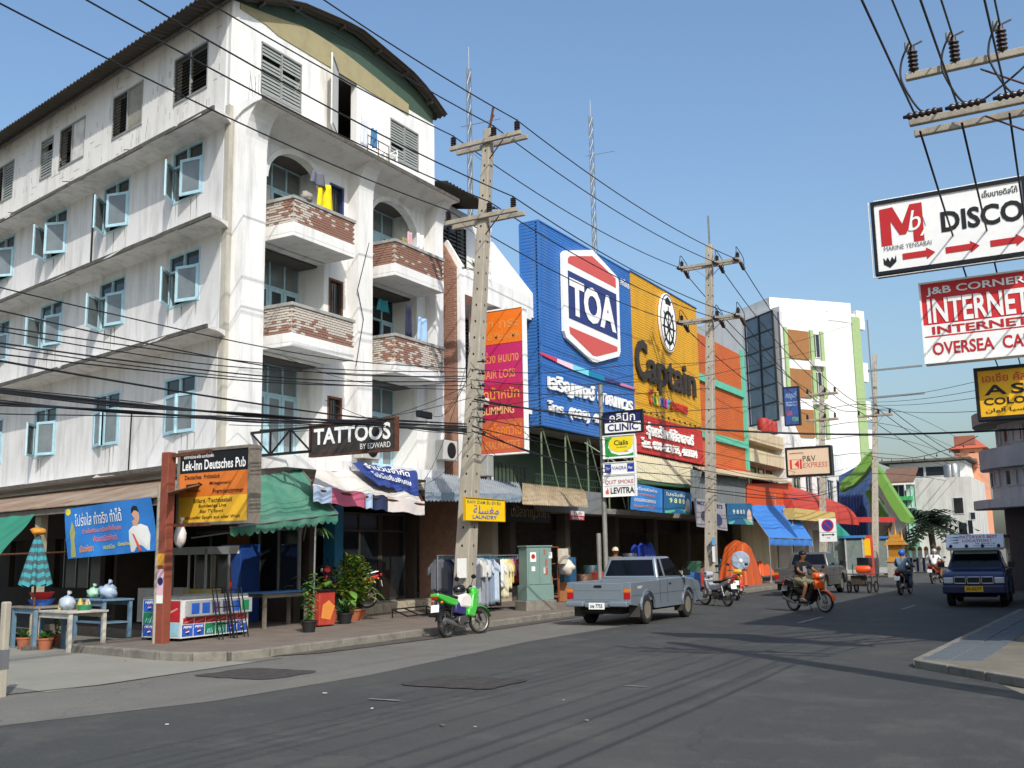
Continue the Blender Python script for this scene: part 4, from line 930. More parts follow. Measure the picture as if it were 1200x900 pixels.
# ================================================================ THE REST OF THE STREET
def corr(name, A, B, C, D, mat, period=.1, amp=.02, par=None, along='u', nv=3, sag=0.0, world=True, kind=None):
    """corrugated sheet: A-B lower edge, D-C upper edge; ribs run from lower to upper edge"""
    A, B, C, D = map(Vector, (A, B, C, D)); L = ((B-A).length+(C-D).length)/2; n = max(8, int(L/period*4))
    nn = (B-A).cross(D-A).normalized(); nn = nn if nn.z > 0 else -nn
    mb = MB(); mb.grid(lambda a, b: (A*(1-a)+B*a)*(1-b)+(D*(1-a)+C*a)*b+nn*(amp*math.sin(a*L/period*2*PI)-sag*math.sin(PI*b)), n, nv, th=-nn*.008)
    return mb.build(name, mat, par, world=world)
def cloth(name, A, B, C, D, mat, par=None, nu=24, nv=10, sag=.12, wr=.03, seed=0, scallop=0.0, val=.22, mats=None):
    A, B, C, D = map(Vector, (A, B, C, D)); nn = (B-A).cross(D-A).normalized(); nn = nn if nn.z > 0 else -nn
    ph = seed*1.7
    def f(a, b):
        p = (A*(1-a)+B*a)*(1-b)+(D*(1-a)+C*a)*b
        return p+nn*(-sag*math.sin(PI*b)*(.6+.4*math.sin(PI*a))+wr*math.sin(a*17+ph+b*3)*math.sin(PI*(b*.8+.1))+wr*.6*math.sin(a*31+b*7+ph))
    mb = MB(); mb.grid(f, nu, nv)
    o = mb.build(name, mat, par, world=True, smooth='all')
    if scallop > 0:
        v = MB(); L = (B-A).length; k = int(L/.22); vs = []; n = k*6
        for i in range(n+1):
            a = i/n; p = f(a, 0); dz = val*(.65+.35*abs(math.sin(a*k*PI)))*scallop
            vs += [p+V(0, 0, -.005), p+V(.02*math.sin(a*40), 0, -dz)]
        v.add(vs, [(2*i, 2*i+1, 2*i+3, 2*i+2) for i in range(n)]); v.build('valance', mat, par, world=True)
    return o
# ---------------------------------------------------------------- shop floor of the apartment block
mb = MB()
mb.box(-23, -18.25, 17.9, 27.0, .14, .17)
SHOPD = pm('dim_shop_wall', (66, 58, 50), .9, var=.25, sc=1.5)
sh = MB(); sh.box(-22.4, -22.3, 18.5, 27.2, .15, 3.6); sh.box(-22.3, -18.3, 22.15, 22.27, .15, 3.6); sh.box(-22.3, -18.7, 26.7, 26.82, .15, 3.6)
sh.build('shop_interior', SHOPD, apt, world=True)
mb = MB(); cell(mb, SP, .3, 19.5, .1, .9, -2.6, -2.4); cell(mb, SP, .3, 19.5, 2.5, 3.7, -2.6, -2.4); cell(mb, SP, 0.05, 19.5, 3.3, 3.72, -.25, -.05)
for s in (3.0, 6.5, 10, 13.5, 17): cell(mb, SP, s, s+.3, .9, 2.5, -2.6, -2.4)
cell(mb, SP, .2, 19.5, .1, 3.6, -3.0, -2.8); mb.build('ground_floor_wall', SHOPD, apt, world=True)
AL = pm('aluminium_section', (150, 152, 150), .4, .6, var=.1)
for s in (.2, 3.35, 6.85, 10.35):
    mb = MB()
    for k in range(4): cell(mb, SP, s+k*.85, s+k*.85+.05, .9, 2.5, -2.54, -2.46)
    cell(mb, SP, s, s+2.6, 2.42, 2.5, -2.542, -2.458)
    w_ = mb.build('window', AL, apt, world=True)
    for k in range(3):
        g = MB(); cell(g, SP, s+k*.85+.05, s+(k+1)*.85, .9, 2.42, -2.505, -2.495); g.build('pane', DPANE, w_, world=True)
# glazed shopfront facing the main street
for y0, n, wd in ((22.4, 3, .95), (25.35, 1, 1.2)):
    mb = MB(); X = -19.0
    for k in range(n+1): mb.box(X-.04, X+.04, y0+k*wd-.035, y0+k*wd+.035, .45, 3.0)
    for z in (.45, 2.45, 2.95): mb.box(X-.045, X+.045, y0-.03, y0+n*wd+.03, z, z+.06)
    w_ = mb.build('shop_window', pm('dark_bronze_section', (84, 80, 74), .5, .4), apt, world=True)
    for k in range(n):
        for z0, z1 in ((.51, 2.45), (2.51, 2.95)):
            g = MB(); g.box(X-.006, X+.006, y0+k*wd+.035, y0+(k+1)*wd-.035, z0, z1); g.build('pane', DPANE, w_, world=True)
mb = MB(); mb.box(-18.15, -17.75, 21.7, 22.05, .14, 3.1); mb.build('pillar', pm('turquoise_blue_paint', (40, 112, 150), .6, var=.15, dirt=.3, dsc=2), apt, world=True, bevel=.01)
mb = MB(); mb.box(-19.9, -19.8, 20.0, 22.1, .14, 3.5); mb.build('shop_front_wall', pm('ochre_wall', (120, 84, 40), .85, var=.25, sc=2), apt, world=True)
# raised step with separate facing tiles
mb = MB(); mb.box(-22.2, -18.0, 22.1, 31.5, .1, .43); step = mb.build('shop_step', pm('step_screed', (168, 160, 142), .85, var=.12, dirt=.4, dsc=2), None); step['kind'] = 'structure'
TL_ = pm('step_tile', (176, 164, 140), .8, var=.12, sc=3, dirt=.4, dsc=4)
for i in range(23):
    mb = MB(); mb.box(-.012, .012, -.19, .19, -.13, .13); o = mb.build('tile', TL_, step, bevel=.006); o.location = (-17.99, 22.32+i*.402, .275)
# ---------------------------------------------------------------- lean-to along the side street
lt = thing('lean_to_roof', 'rusty corrugated lean-to roof on posts along the side of the apartment block', 'roof', SP(2, 0, 1.5))
zo = SW(100, 590.5, 2.6)[1]; sr = SW(198, 574, 2.6)[0]
TIN = pm('rusty_tin', (150, 138, 122), .6, .25, var=.2, sc=1.2, dirt=.75, dcol=(118, 66, 40), dsc=.9, dlo=.42, dhi=.68)
corr('roof_sheet', SP(sr, zo, 2.6), SP(19, zo, 2.6), SP(19, 3.72, .1), SP(-.2, 3.72, .1), TIN, .076, .014, lt)
corr('roof_sheet', onX(196, 577, -15.5)*1.0, SP(sr, zo, 2.6), SP(-.2, 3.72, .1), (-17.5, 17.7, 3.6), pm('old_roof_sheet', (116, 84, 62), .8, var=.3, sc=3, dirt=.5, dsc=2), .09, .015, lt)
for s in (4.05, 8.2, 12.4, 16.5):
    a = SP(s, .0, 2.3); mb = MB(); mb.box(a.x-.1, a.x+.1, a.y-.1, a.y+.1, 0, zo+.12); mb.build('post', pm('cream_post', (176, 168, 146), .8, var=.1, dirt=.5, dsc=2), lt, world=True)
mb = MB(); cell(mb, SP, sr+.05, 19, zo-.16, zo-.03, 2.45, 2.53); mb.build('beam', WOODG, lt, world=True)
rp = G(190, 754, .14)
post = thing('post', 'rusty red square post with peeling stickers at the corner of the drinks stall', 'post', (rp.x, rp.y, .14))
mb = MB(); mb.box(rp.x-.1, rp.x+.1, rp.y-.1, rp.y+.1, .1, onY(190, 531, rp.y).z); mb.build('shaft', pm('red_oxide_paint', (130, 66, 48), .7, var=.2, sc=4, dirt=.4, dsc=3), post, world=True, bevel=.015)
mb = MB(); mb.tube([(rp.x-.18, rp.y-.02, .1), (rp.x-.18, rp.y-.02, zo+.2)], .055, 8); mb.build('pipe', POLE_C, post, world=True, smooth=True)
mb = MB(); z = onY(190, 531, rp.y).z; mb.bar((rp.x, rp.y, z-.08), (pub.o.x+pub.w+.05, rp.y+.1, z-.03), .07); mb.bar((rp.x, rp.y+.1, pub.o.z-.1), (pub.o.x+pub.w+.05, rp.y+.1, pub.o.z-.1), .06); mb.build('bracket', RUST, post, world=True)
for (z0, z1, m) in ((1.62, 1.85, paint(206, 150, 40)), (1.05, 1.55, paint(206, 170, 180)), (.9, 1.05, PRW)):
    mb = MB(); mb.box(rp.x-.09, rp.x+.085, rp.y-.106, rp.y-.102, z0, z1); mb.build('sticker', m, post, world=True)
mb = MB(); flat(mb, circ(0, 1.32, .075, n=16), (rp.x+.01, rp.y-.108, 0), UX, UZ, NY); mb.build('sticker', NAVY, post, world=True)
mb = MB(); a = SP(*SW(41, 603, 2.7), 2.7)
gaw = thing('awning', 'dark green cloth awning at the left edge of the view', 'awning', a)
bq = SP(*SW(0, 650, 3.9), 3.9)
cloth('canopy', bq, bq+SU*5, a+SU*5, a, pm('dark_green_canvas', (44, 122, 96), .75, var=.12, sc=2), gaw, sag=.06, scallop=1)
mb = MB(); mb.tube([SP(.2+SW(41, 603, 2.7)[0], 2.0, .3), bq], .025); mb.build('strut', RUST, gaw, world=True)
# ---------------------------------------------------------------- awnings on the main street
aw = thing('awning', 'sun-faded green canvas awning with scalloped edge beside the pub signboard', 'awning', (-16.5, 18, 0))
GRNC = pm('green_canvas', (60, 116, 94), .8, var=.15, sc=2.5, dirt=.5, dcol=(128, 142, 126), dsc=1.3)
cloth('canopy', onX(270, 618, -15.55), onX(396, 602, -15.55), onX(352, 549, -17.3), onX(296, 560, -17.3), GRNC, aw, sag=.03, wr=.035, scallop=1)
mb = MB(); a, b = onX(270, 618, -15.55), onX(396, 602, -15.55); mb.tube([a, b], .02); mb.tube([b, onX(352, 549, -17.3)], .02); mb.tube([a+V(-.0, .9, 0), (-17.6, a.y+.9, 2.2)], .02); mb.build('frame', STEEL, aw, world=True); e_ = onX(370, 606, -15.6); mb = MB(); mb.tube([e_, (e_.x, e_.y-.05, .14)], .022); mb.build('prop', STEEL, aw, world=True)
aw = thing('awning', 'patched cloth awning draped with torn advertising banners below the tattoo signboard', 'awning', (-16.5, 20.5, 0))
a, b, c, d = onX(366, 572, -15.6), onX(497, 590, -15.6), onX(478, 556, -16.9), onX(372, 547, -17.3)
BAN = pm('bleached_banner_cloth', (206, 200, 190), .8, var=.1, sc=2, dirt=.5, dcol=(150, 140, 128), dsc=2)
cloth('canopy', a, b, c, d, BAN, aw, sag=.06, wr=.05, seed=3)
NB = pm('navy_banner_cloth', (38, 58, 120), .7, var=.2, sc=3)
q0, q1, q2, q3 = onX(440, 571, -16.0), onX(490, 586, -16.0), onX(488, 557, -16.6), onX(410, 545, -17.0)
for v_ in (q0, q1, q2, q3): v_.z += .1
cloth('draped_banner', q0, q1, q2, q3, NB, aw, sag=-.03, wr=.05, seed=5)
for r, t_ in enumerate(('โปรโมชั่นพิเศษ', 'จำนวนจำกัด')):
    tm = MB(); P, F = _glyphs(t_, .02, 0, 0, 1.0); lo = .2+r*.38
    tm.add([((q0*(1-a_)+q1*a_)*(1-b_)+(q3*(1-a_)+q2*a_)*b_)+V(.03, 0, .09) for a_, b_ in [(.1+.75*p[0], lo+.26*p[1]) for p in P]], F); tm.build('lettering', PRW, aw, world=True)
RC = [pm('roll_pink', (190, 96, 120), .7), pm('roll_pale_blue', (160, 180, 205), .7), pm('roll_navy', (40, 52, 84), .7), BAN, pm('roll_pale', (214, 206, 200), .7)]
for i, (m, x0, x1) in enumerate(((1, 0, .14), (0, .14, .42), (1, .42, .5), (2, .5, .64), (4, .64, 1))):
    mb = MB(); p, q = a+(b-a)*x0, a+(b-a)*x1; mb.grid(lambda u, v_: p+(q-p)*u+V(.03+.03*math.sin(u*8+i), 0, .05-.36*v_+.02*math.sin(u*9+i)), 8, 4); mb.build('hanging_flap', RC[m], aw, world=True, smooth='all')
mb = MB(); mb.tube([a+V(0, 0, -.03), b+V(0, 0, -.03)], .03); mb.tube([b, onX(478, 556, -17.4)], .025); mb.tube([a, onX(366, 560, -17.4)], .025); mb.build('frame', RUST, aw, world=True)
aw = thing('awning', 'dented corrugated tin canopy with scalloped edge behind the near pole', 'awning', (-16.5, 24.5, 0))
BTIN = pm('bluish_tin', (168, 176, 180), .55, .2, var=.15, sc=2, dirt=.5, dcol=(120, 116, 110), dsc=1.4)
corr('roof_sheet', onX(498, 577, -15.9), onX(613, 580, -15.9), onX(608, 566, -17.5), onX(500, 553, -17.5), BTIN, .13, .025, aw)
mb = MB(); a, b = onX(498, 577, -15.88), onX(613, 580, -15.88); n = 60
mb.add([p for i in range(n+1) for p in (a+(b-a)*(i/n)+V(.01*math.sin(i), 0, 0), a+(b-a)*(i/n)+V(.01*math.sin(i), 0, -.2-.05*(i % 2)))], [(2*i, 2*i+1, 2*i+3, 2*i+2) for i in range(n)]); mb.build('valance', pm('checked_tin', (140, 156, 168), .6, .2, var=.25, sc=14), aw, world=True)
aw = thing('awning', 'curved beige corrugated canopy streaked with rust over the shutter shop', 'awning', (-16.5, 29, 0))
BGT = pm('beige_tin', (176, 160, 130), .6, .1, var=.15, sc=2, dirt=.7, dcol=(128, 84, 52), streak=True, dsc=1.2)
a, b, c, d = onX(612, 586, -15.6), onX(689, 590, -15.6), onX(684, 574, -17.2), onX(612, 566, -17.2)
mb = MB(); n = 140; L = (b-a).length
mb.grid(lambda u, v_: (a*(1-u)+b*u)*(1-v_)+(d*(1-u)+c*u)*v_+V(0, 0, .32*math.sin(v_*PI*.62)*(1-v_)+.02*math.sin(u*L/.13*2*PI)-.12*(1-v_)**4), n, 8, th=(0, 0, -.01)); mb.build('roof_sheet', BGT, aw, world=True)
# ---------------------------------------------------------------- narrow shophouse with brick party wall
sb = thing('shophouse', 'narrow white shophouse with a tall brick party wall and potted palm on its top balcony', 'building', (-19, 29.5, 0))
BW = pm('brick_party_wall', (160, 124, 104), .9, var=.25, sc=6, dirt=.4, dcol=(96, 66, 54), dsc=5, bump=.6, bsc=30)
Yw = 27.25; xo = onY(536, 350, Yw).x
poly = [(-18.9, 0), (xo, 0), (xo, onY(537, 314, Yw).z), (-17.95, onY(521, 283, Yw).z), (-18.9, onY(521, 283, Yw).z+.4)]
mb = MB(); mb.prism(poly, (0, Yw, 0), UX, UZ, (0, .24, 0)); pw = mb.build('party_wall', BW, sb, world=True)
mb = MB(); zt = onY(537, 314, Yw).z; zt2 = onY(521, 283, Yw).z
mb.box(xo, xo+.12, Yw-.02, Yw+.26, 3, zt); mb.bar((xo+.06, Yw+.12, zt-.02), (-17.95, Yw+.12, zt2), .28, .1, up=(0, 1, 0)); mb.build('white_edge', WHITE_WALL, sb, world=True)
# courses of the party wall: real bricks where they can be made out
br = MB()
for r in range(int((zt2-6.5)/.075)):
    z = 6.6+r*.075
    if z > zt2-.1: break
    for k in range(5):
        x = xo-.02-.2*k-(r % 2)*.1
        if x-.18 < -18.2: continue
        if z > zt and x > xo+(z-zt)/(zt2-zt)*(-17.95-xo)-.06: continue
        br.box(x-.185, x, Yw-.008+random.uniform(-.004, .003), Yw, z, z+.06)
br.build('brickwork', BRICK_R, sb, world=True, kind='stuff')
mb = MB(); walled(mb, lambda s, z, o=0.0: Vector((-18.9+o, s, z)), 27.5, 31.95, 3.5, 13.8, [(28.0, 30.2, 11.0, 13.2), (28.2, 31.4, 7.2, 10.0), (28.2, 31.4, 3.9, 6.4)]); mb.build('front_wall', WHITE_WALL, sb, world=True)
mb = MB(); mb.box(-22, -18.9, 27.5, 32, 13.6, 13.8); mb.box(-22, -21.9, 27.5, 32, 3.5, 13.8); mb.box(-22, -18.9, 31.8, 31.95, 3.5, 13.8); mb.box(-22, -17.3, 27.5, 31.95, 6.6, 6.8); mb.box(-22, -19, 27.5, 31.95, 10.2, 10.3); mb.build('floor_slab', WHITE_WALL, sb, world=True)
zc = onX(575, 353, -17.25).z
mb = MB(); mb.box(-18.9, -17.25, 27.5, 31.95, zc-.1, zc+.12); mb.box(-17.37, -17.25, 27.5, 31.95, zc+.12, zc+.75); mb.build('balcony', WHITE_WALL, sb, world=True)
mb = MB(); mb.prism([(-18.9, zc), (-17.26, zc), (-17.26, zc+.9), (-18.9, zc+3.1)], (0, 31.96, 0), UX, UZ, (0, .16, 0)); mb.build('wing_wall', WHITE_WALL, sb, world=True)
mb = MB(); mb.prism([(-18.9, zc), (-17.6, zc), (-17.6, zc+.9), (-18.9, zc+2.6)], (0, 27.5, 0), UX, UZ, (0, .1, 0)); mb.build('wing_wall', WHITE_WALL, sb, world=True)
corr('roof_sheet', (-17.6, 27.0, 13.75), (-17.6, 30.3, 13.75), (-22, 30.3, 14.6), (-22, 27.0, 14.6), ROOFM, .2, .035, sb)
for (y0, y1, z0, z1) in ((28.0, 30.2, 11.0, 13.2), (28.2, 31.4, 7.2, 10.0), (28.2, 31.4, 3.9, 6.4)):
    mb = MB(); n = int((z1-z0)/.14)
    for k in range(5): y_ = y0+(y1-y0)*k/4; mb.box(-18.97, -18.9, y_-.03, y_+.03, z0, z1)
    w_ = mb.build('window', BLKP, sb, world=True)
    for k in range(n):
        g = MB(); z = z0+k*.14; g.obox((-18.94, (y0+y1)/2, z+.06), (0, (y1-y0)/2-.03, 0), (.03, 0, -.05), (.004, 0, .003)); g.build('slat', SLATD, w_, world=True)
    g = MB(); g.box(-19.15, -19.1, y0, y1, z0, z1); g.build('pane', DPANE, w_, world=True)
mb = MB()
for k in range(14): mb.bar((-17.45, 28.2+k*.26, 3.75), (-17.45, 28.2+k*.26, 4.75), .025)
for z in (3.8, 4.75): mb.bar((-17.45, 28.1, z), (-17.45, 31.7, z), .04)
mb.build('railing', BLKP, sb, world=True)
mb = MB(); mb.box(-18.9, -17.3, 27.5, 31.95, 3.45, 3.7); mb.build('first_floor_slab', CONC, sb, world=True)
mb = MB(); mb.box(-18.6, -18.5, 27.4, 31.9, .15, 3.4)
n = 0
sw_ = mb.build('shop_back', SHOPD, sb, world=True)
shm = pm('roller_shutter_steel', (120, 116, 108), .55, .4, var=.12, sc=3, dirt=.35, dsc=3)
for k in range(26):
    g = MB(); g.obox((-18.4, 28.75, .5+k*.1), (0, 1.05, 0), (.012, 0, .01), (.006, 0, .043)); g.build('shutter_slat', shm, sb, world=True)
mb = MB(); mb.box(-18.5, -17.9, 30.05, 30.45, .14, 3.3); mb.build('pillar', pm('cream_pillar', (176, 166, 146), .85, dirt=.4, dsc=2), sb, world=True)
s_ = Sg('shop_sign', 'black Thai shop name board with gold letters under the beige canopy', 'sign', onX(593, 611, -17.3), UY, 3.2, .62, PX_, .06, paint(26, 24, 26), BLKP)
s_.txt('มนัสชาญวิทยา', .1, .15, .95, .9, paint(150, 134, 84))
# ---------------------------------------------------------------- paint shop with big ribbed cladding
ps = thing('paint_shop', 'long paint shop behind blue, yellow, red and orange ribbed sign cladding', 'building', (-17.5, 44, 0))
def ribbed(name, y0, y1, z0, z1, x, m, per=.11, amp=.011):
    mb = MB(); n = int((z1-z0)/per); vs = []; fs = []; pr = []
    for i in range(n):
        z = z0+(z1-z0)*i/n; dz = (z1-z0)/n; pr += [(x-amp, z), (x-amp, z+dz*.12), (x, z+dz*.3), (x, z+dz*.85)]
    pr.append((x-amp, z1))
    for (xx, z) in pr: vs += [(xx, y0, z), (xx, y1, z)]
    fs = [(2*i, 2*i+1, 2*i+3, 2*i+2) for i in range(len(pr)-1)]
    mb.add(vs, fs); mb.box(x-.12, x-.03, y0, y1, z0, z1); return mb.build(name, m, ps, world=True)
BLC = pm('blue_cladding', (50, 106, 176), .5, .1, var=.1, sc=.8, dirt=.5, dcol=(92, 122, 156), streak=True, dsc=.9)
YLC = pm('yellow_cladding', (214, 158, 28), .5, .1, var=.08, sc=.8, dirt=.5, dcol=(168, 126, 52), streak=True, dsc=.9)
RDC = pm('red_cladding', (190, 50, 44), .5, .1, var=.08, sc=1, dirt=.3, dcol=(140, 60, 56), dsc=1)
ORC = pm('orange_cladding', (196, 98, 40), .55, .1, var=.08, sc=.8, dirt=.5, dcol=(168, 78, 48), dsc=.5)
TEAL = pm('sea_green_trim', (92, 178, 150), .55, var=.1, sc=2)
y0, y1, y2, y3 = 32.12, 40.58, 49.1, 57.2
ztop = 13.73
ribbed('cladding', y0, y1, 6.2, ztop, -17.0, BLC); ribbed('cladding', y1, y2, 7.62, ztop+.1, -17.03, YLC); ribbed('cladding', y1, y2, 5.93, 7.62, -17.01, RDC)
ribbed('cladding', y2, y3, 6.15, 12.75, -17.25, ORC)
mb = MB(); n = 60                                                     # blue return at the left end
pr = []
for i in range(n): z = 6.2+(ztop-6.2)*i/n; pr += [(y0+.015, z), (y0, z+.04), (y0, z+.1)]
pr.append((y0+.015, ztop)); vs = []
for yv, z in pr: vs += [(-17.72, yv, z), (-17.0, yv, z)]
mb.add(vs, [(2*i, 2*i+1, 2*i+3, 2*i+2) for i in range(len(pr)-1)]); mb.box(-17.8, -17.72, y0, y0+.5, 6.2, ztop); mb.build('cladding_return', BLC, ps, world=True)
mb = MB(); mb.box(-17.04, -16.96, y0-.02, y0+.03, 6.2, ztop+.03); mb.box(-17.75, -16.97, y0, y1, ztop, ztop+.05); mb.box(-17.7, -16.98, y1-.0, y2, ztop+.1, ztop+.14); mb.build('corner_trim', BLC, ps, world=True)
mb = MB(); mb.box(-30, -17.9, 32.2, 57, 6.3, 11.5); mb.box(-30, -24.0, 32.2, 57, 0.1, 6.3); mb.box(-24, -18.9, 32.2, 57, 3.3, 3.45); mb.build('rear_block', CONC, ps, world=True)
for (a, b, c, d) in ((y3-.35, y3, 5.9, 13.0), (y2+.02, y3-.35, 10.25, 10.6), (y2+.02, y3-.35, 7.35, 7.7)):
    mb = MB(); mb.box(-17.3, -17.12, a, b, c, d); mb.build('trim', TEAL, ps, world=True)
mb = MB(); mb.box(-17.28, -17.1, y2, y3, 5.95, 6.13); mb.build('trim', pm('orange_trim', (196, 84, 40), .6), ps, world=True)
def pxY(pts, x=-16.96): return [(onX(a, b, x).y, onX(a, b, x).z) for a, b in pts]
def psh(name, pts, m, d=0.0, th=.06, par=ps):
    mb = MB(); mb.prism(pts, (-16.995+d, 0, 0), UY, UZ, (th, 0, 0)); return mb.build(name, m, par, world=True)
logo = psh('emblem', pxY([(656.5, 297), (660, 294), (691.7, 293.3), (721, 325), (722.5, 330), (724.5, 413), (723, 418), (697, 425), (692, 424), (661, 396), (658.5, 388)]), paint(228, 228, 224), .02, .12)
PKR = paint(196, 84, 78)
psh('emblem_field', pxY([(662.5, 303), (665, 300.5), (691, 300.6), (718.5, 327), (719, 338), (662.5, 308.5)]), PKR, .142, .006, logo)
psh('emblem_field', pxY([(662.3, 317), (719.3, 345.3), (721, 398.3), (663.7, 373)]), paint(44, 56, 110), .142, .006, logo)
psh('emblem_field', pxY([(664, 383), (720.7, 407), (720.7, 412), (697, 418), (692, 417), (665, 391)]), PKR, .142, .006, logo)
a = pxY([(664.5, 370), (719, 396), (664.5, 323)])
mb = MB(); text(mb, 'TOA', (-16.835, a[0][0], a[0][1]+.05), UY, UZ, a[1][0]-a[0][0], a[2][1]-a[0][1]-.12, PX_, .012, 0, .045); mb.build('lettering', WHITE, logo, world=True)
mb = MB(); text(mb, 'สีทีโอเอ', (-16.98, 39.45, 12.95), UY, UZ, .95, .32, PX_, .01, 0, .02); mb.build('lettering', WHITE, ps, world=True)
sw = [(634, 413), (745, 455)]
cols = [(206, 60, 90), (236, 200, 210), (120, 206, 220), (20, 120, 160), (60, 60, 110), (200, 120, 150)]
for k in range(6):
    u0, u1 = k/6, (k+1)/6
    A_ = [(634+111*u0, 413+42*u0), (634+111*u1, 413+42*u1)]
    h0, h1 = (4+7*math.sin(PI*min(1, u0*1.1))), (4+7*math.sin(PI*min(1, u1*1.1)))
    psh('ribbon_stripe', pxY([A_[0], A_[1], (A_[1][0], A_[1][1]+h1*.6), (A_[0][0], A_[0][1]+h0*.6)]), paint(*cols[k]), .002, .05)
mb = MB()
a, b = onX(641, 458, -16.98), onX(740, 479, -16.98); c = onX(641, 438, -16.98)
text(mb, 'เจริญพงษ์ อาณพวร', (-16.98, a.y, a.z-.05), UY, UZ, b.y-a.y, (c.z-a.z)*1.15, PX_, .02, 0, .03, 0, .06); mb.build('lettering', WHITE, ps, world=True)
mb = MB(); a, b = onX(641, 484, -16.98), onX(725, 502, -16.98); c = onX(641, 470, -16.98)
text(mb, 'โทร. (038) 422339', (-16.98, a.y, a.z-.05), UY, UZ, b.y-a.y, (c.z-a.z)*1.2, PX_, .02, 0, .03, 0, .06); mb.build('lettering', WHITE, ps, world=True)
# yellow sign: oval emblem with a ship's wheel, big dark word, small coloured words
ce = onX(781, 378.5, -17.0); ry = (onX(781, 345, -17).z-onX(781, 412, -17).z)/2; rx_ = (onX(790.5, 378, -17).y-onX(771.5, 378, -17).y)/2
ov = psh('emblem', circ(ce.y, ce.z, rx_, ry, 32), WHITE, .0, .1)
mb = MB(); cx_, cz_ = ce.y, ce.z-.25
R1 = rx_*.62; ring = circ(cx_, cz_, R1, R1*1.25, 24); r2 = circ(cx_, cz_, R1*.8, R1, 24)
for k in range(24): j = (k+1) % 24; mb.prism([ring[k], ring[j], r2[j], r2[k]], (-16.895, 0, 0), UY, UZ, (.02, 0, 0))
for k in range(4):
    t = PI*k/4; d_ = Vector((0, math.cos(t)*R1*1.25, math.sin(t)*R1*1.55)); c_ = Vector((-16.883, cx_, cz_)); mb.bar(c_-d_, c_+d_, .07, .02, up=(1, 0, 0))
mb.prism(circ(cx_, cz_, R1*.25, R1*.3, 12), (-16.897, 0, 0), UY, UZ, (.03, 0, 0)); mb.prism([(cx_-.3, ce.z+ry*.62), (cx_+.3, ce.z+ry*.62), (cx_+.36, ce.z+ry*.75), (cx_, ce.z+ry*.88), (cx_-.36, ce.z+ry*.75)], (-16.895, 0, 0), UY, UZ, (.02, 0, 0))
for k in range(24):
    a_ = circ(ce.y, ce.z, rx_*.97, ry*.97, 24); b_ = circ(ce.y, ce.z, rx_*.9, ry*.94, 24); j = (k+1) % 24
    mb.prism([a_[k], a_[j], b_[j], b_[k]], (-16.897, 0, 0), UY, UZ, (.012, 0, 0))
mb.build('emblem_figure', INK, ov, world=True)
def bigtxt(st, x0, yb0, x1, yb1, yt0, m, bold=.05, ext=.08, nm='lettering', sx=-17.0, shear=0):
    a, b, c = onX(x0, yb0, sx), onX(x1, yb1, sx), onX(x0, yt0, sx)
    mb = MB(); text(mb, st, (sx, a.y, a.z), UY, UZ, b.y-a.y, c.z-a.z, PX_, .015, 0, bold, shear, ext); return mb.build(nm, m, ps, world=True)
DBR = paint(52, 44, 36)
bigtxt('C', 744.5, 443, 758, 447, 396, DBR, .03); bigtxt('aptain', 758.5, 459, 815, 476, 411, DBR, .02)
for k, (ch, c) in enumerate(zip('Colour', ((200, 50, 50), (60, 160, 80), (230, 190, 40), (40, 90, 190), (210, 80, 150), (40, 160, 190)))):
    x = 760.5+k*4.1; bigtxt(ch, x, 473+k*1.0, x+3.9, 474, 456+k*1.3 if ch in 'Cl' else 463+k, paint(*c), .02, .04)
bigtxt('EXPRESS', 786, 479.5, 805.5, 485, 470.5, paint(190, 50, 36), .03, .04)
bigtxt('รุ่งทรัพย์คัลเลอร์', 757, 514, 812, 524, 494, WHITE, .035, .06); bigtxt('โทร. 038-429195, 423334', 751, 525.5, 816, 538.5, 512, WHITE, .035, .06)
for k in range(12):                                                     # small lamps along the lower edges
    y_ = y1+.5+k*.7; mb = MB(); mb.bar((-17.0, y_, 7.66), (-16.75, y_, 7.72), .02); mb.lathe([(.02, 0), (.06, -.08), (.05, -.1)], (-16.75, y_, 7.72), 8); mb.build('spotlight', BLKP, ps, world=True)
# open first-floor gallery under the blue sign
mb = MB(); mb.box(-18.95, -18.85, 31.9, 40.5, 3.4, 6.2); mb.build('gallery_wall', pm('gallery_green', (70, 84, 66), .9, var=.2), ps, world=True)
PGR = pm('pale_green_steel', (124, 140, 112), .6, .1, var=.15, sc=4)
mb = MB(); mb.box(-18.85, -17.15, 31.9, 57, 3.25, 3.45); mb.build('gallery_floor', CONC, ps, world=True)
for k in range(5):
    mb = MB(); y_ = 32.4+k*1.9; mb.bar((-17.2, y_+1.6, 3.5), (-17.15, y_, 6.15), .035); mb.build('brace', PGR, ps, world=True)
    mb = MB(); mb.bar((-17.2, y_, 3.4), (-17.2, y_, 6.2), .045); mb.build('gallery_post', PGR, ps, world=True)
mb = MB()
for z in (4.5, 4.25): mb.bar((-17.25, 32, z), (-17.25, 40.5, z), .04)
for k in range(40): mb.bar((-17.25, 32.1+k*.21, 4.05), (-17.25, 32.1+k*.21, 4.5), .018)
mb.build('railing', pm('dark_green_steel', (44, 66, 50), .6), ps, world=True)
mb = MB(); mb.box(-17.2, -17.12, 32.0, 37.2, 3.2, 4.05); mb.build('parapet_panel', pm('grey_sheet', (128, 132, 132), .6, .2), ps, world=True)
# ground floor: deep dark shop with piers
for y_ in (32.0, 36.3, 41, 45.4, 49.8, 54.2, 57):
    mb = MB(); mb.box(-18.6, -18.2, y_-.2, y_+.2, .14, 3.25); mb.build('pillar', pm('shop_pillar', (96, 88, 78), .85, dirt=.4, dsc=2), ps, world=True)
mb = MB(); mb.box(-18.75, -18.7, 31.6, 57, 2.6, 3.3); mb.build('fascia', SHOPD, ps, world=True)
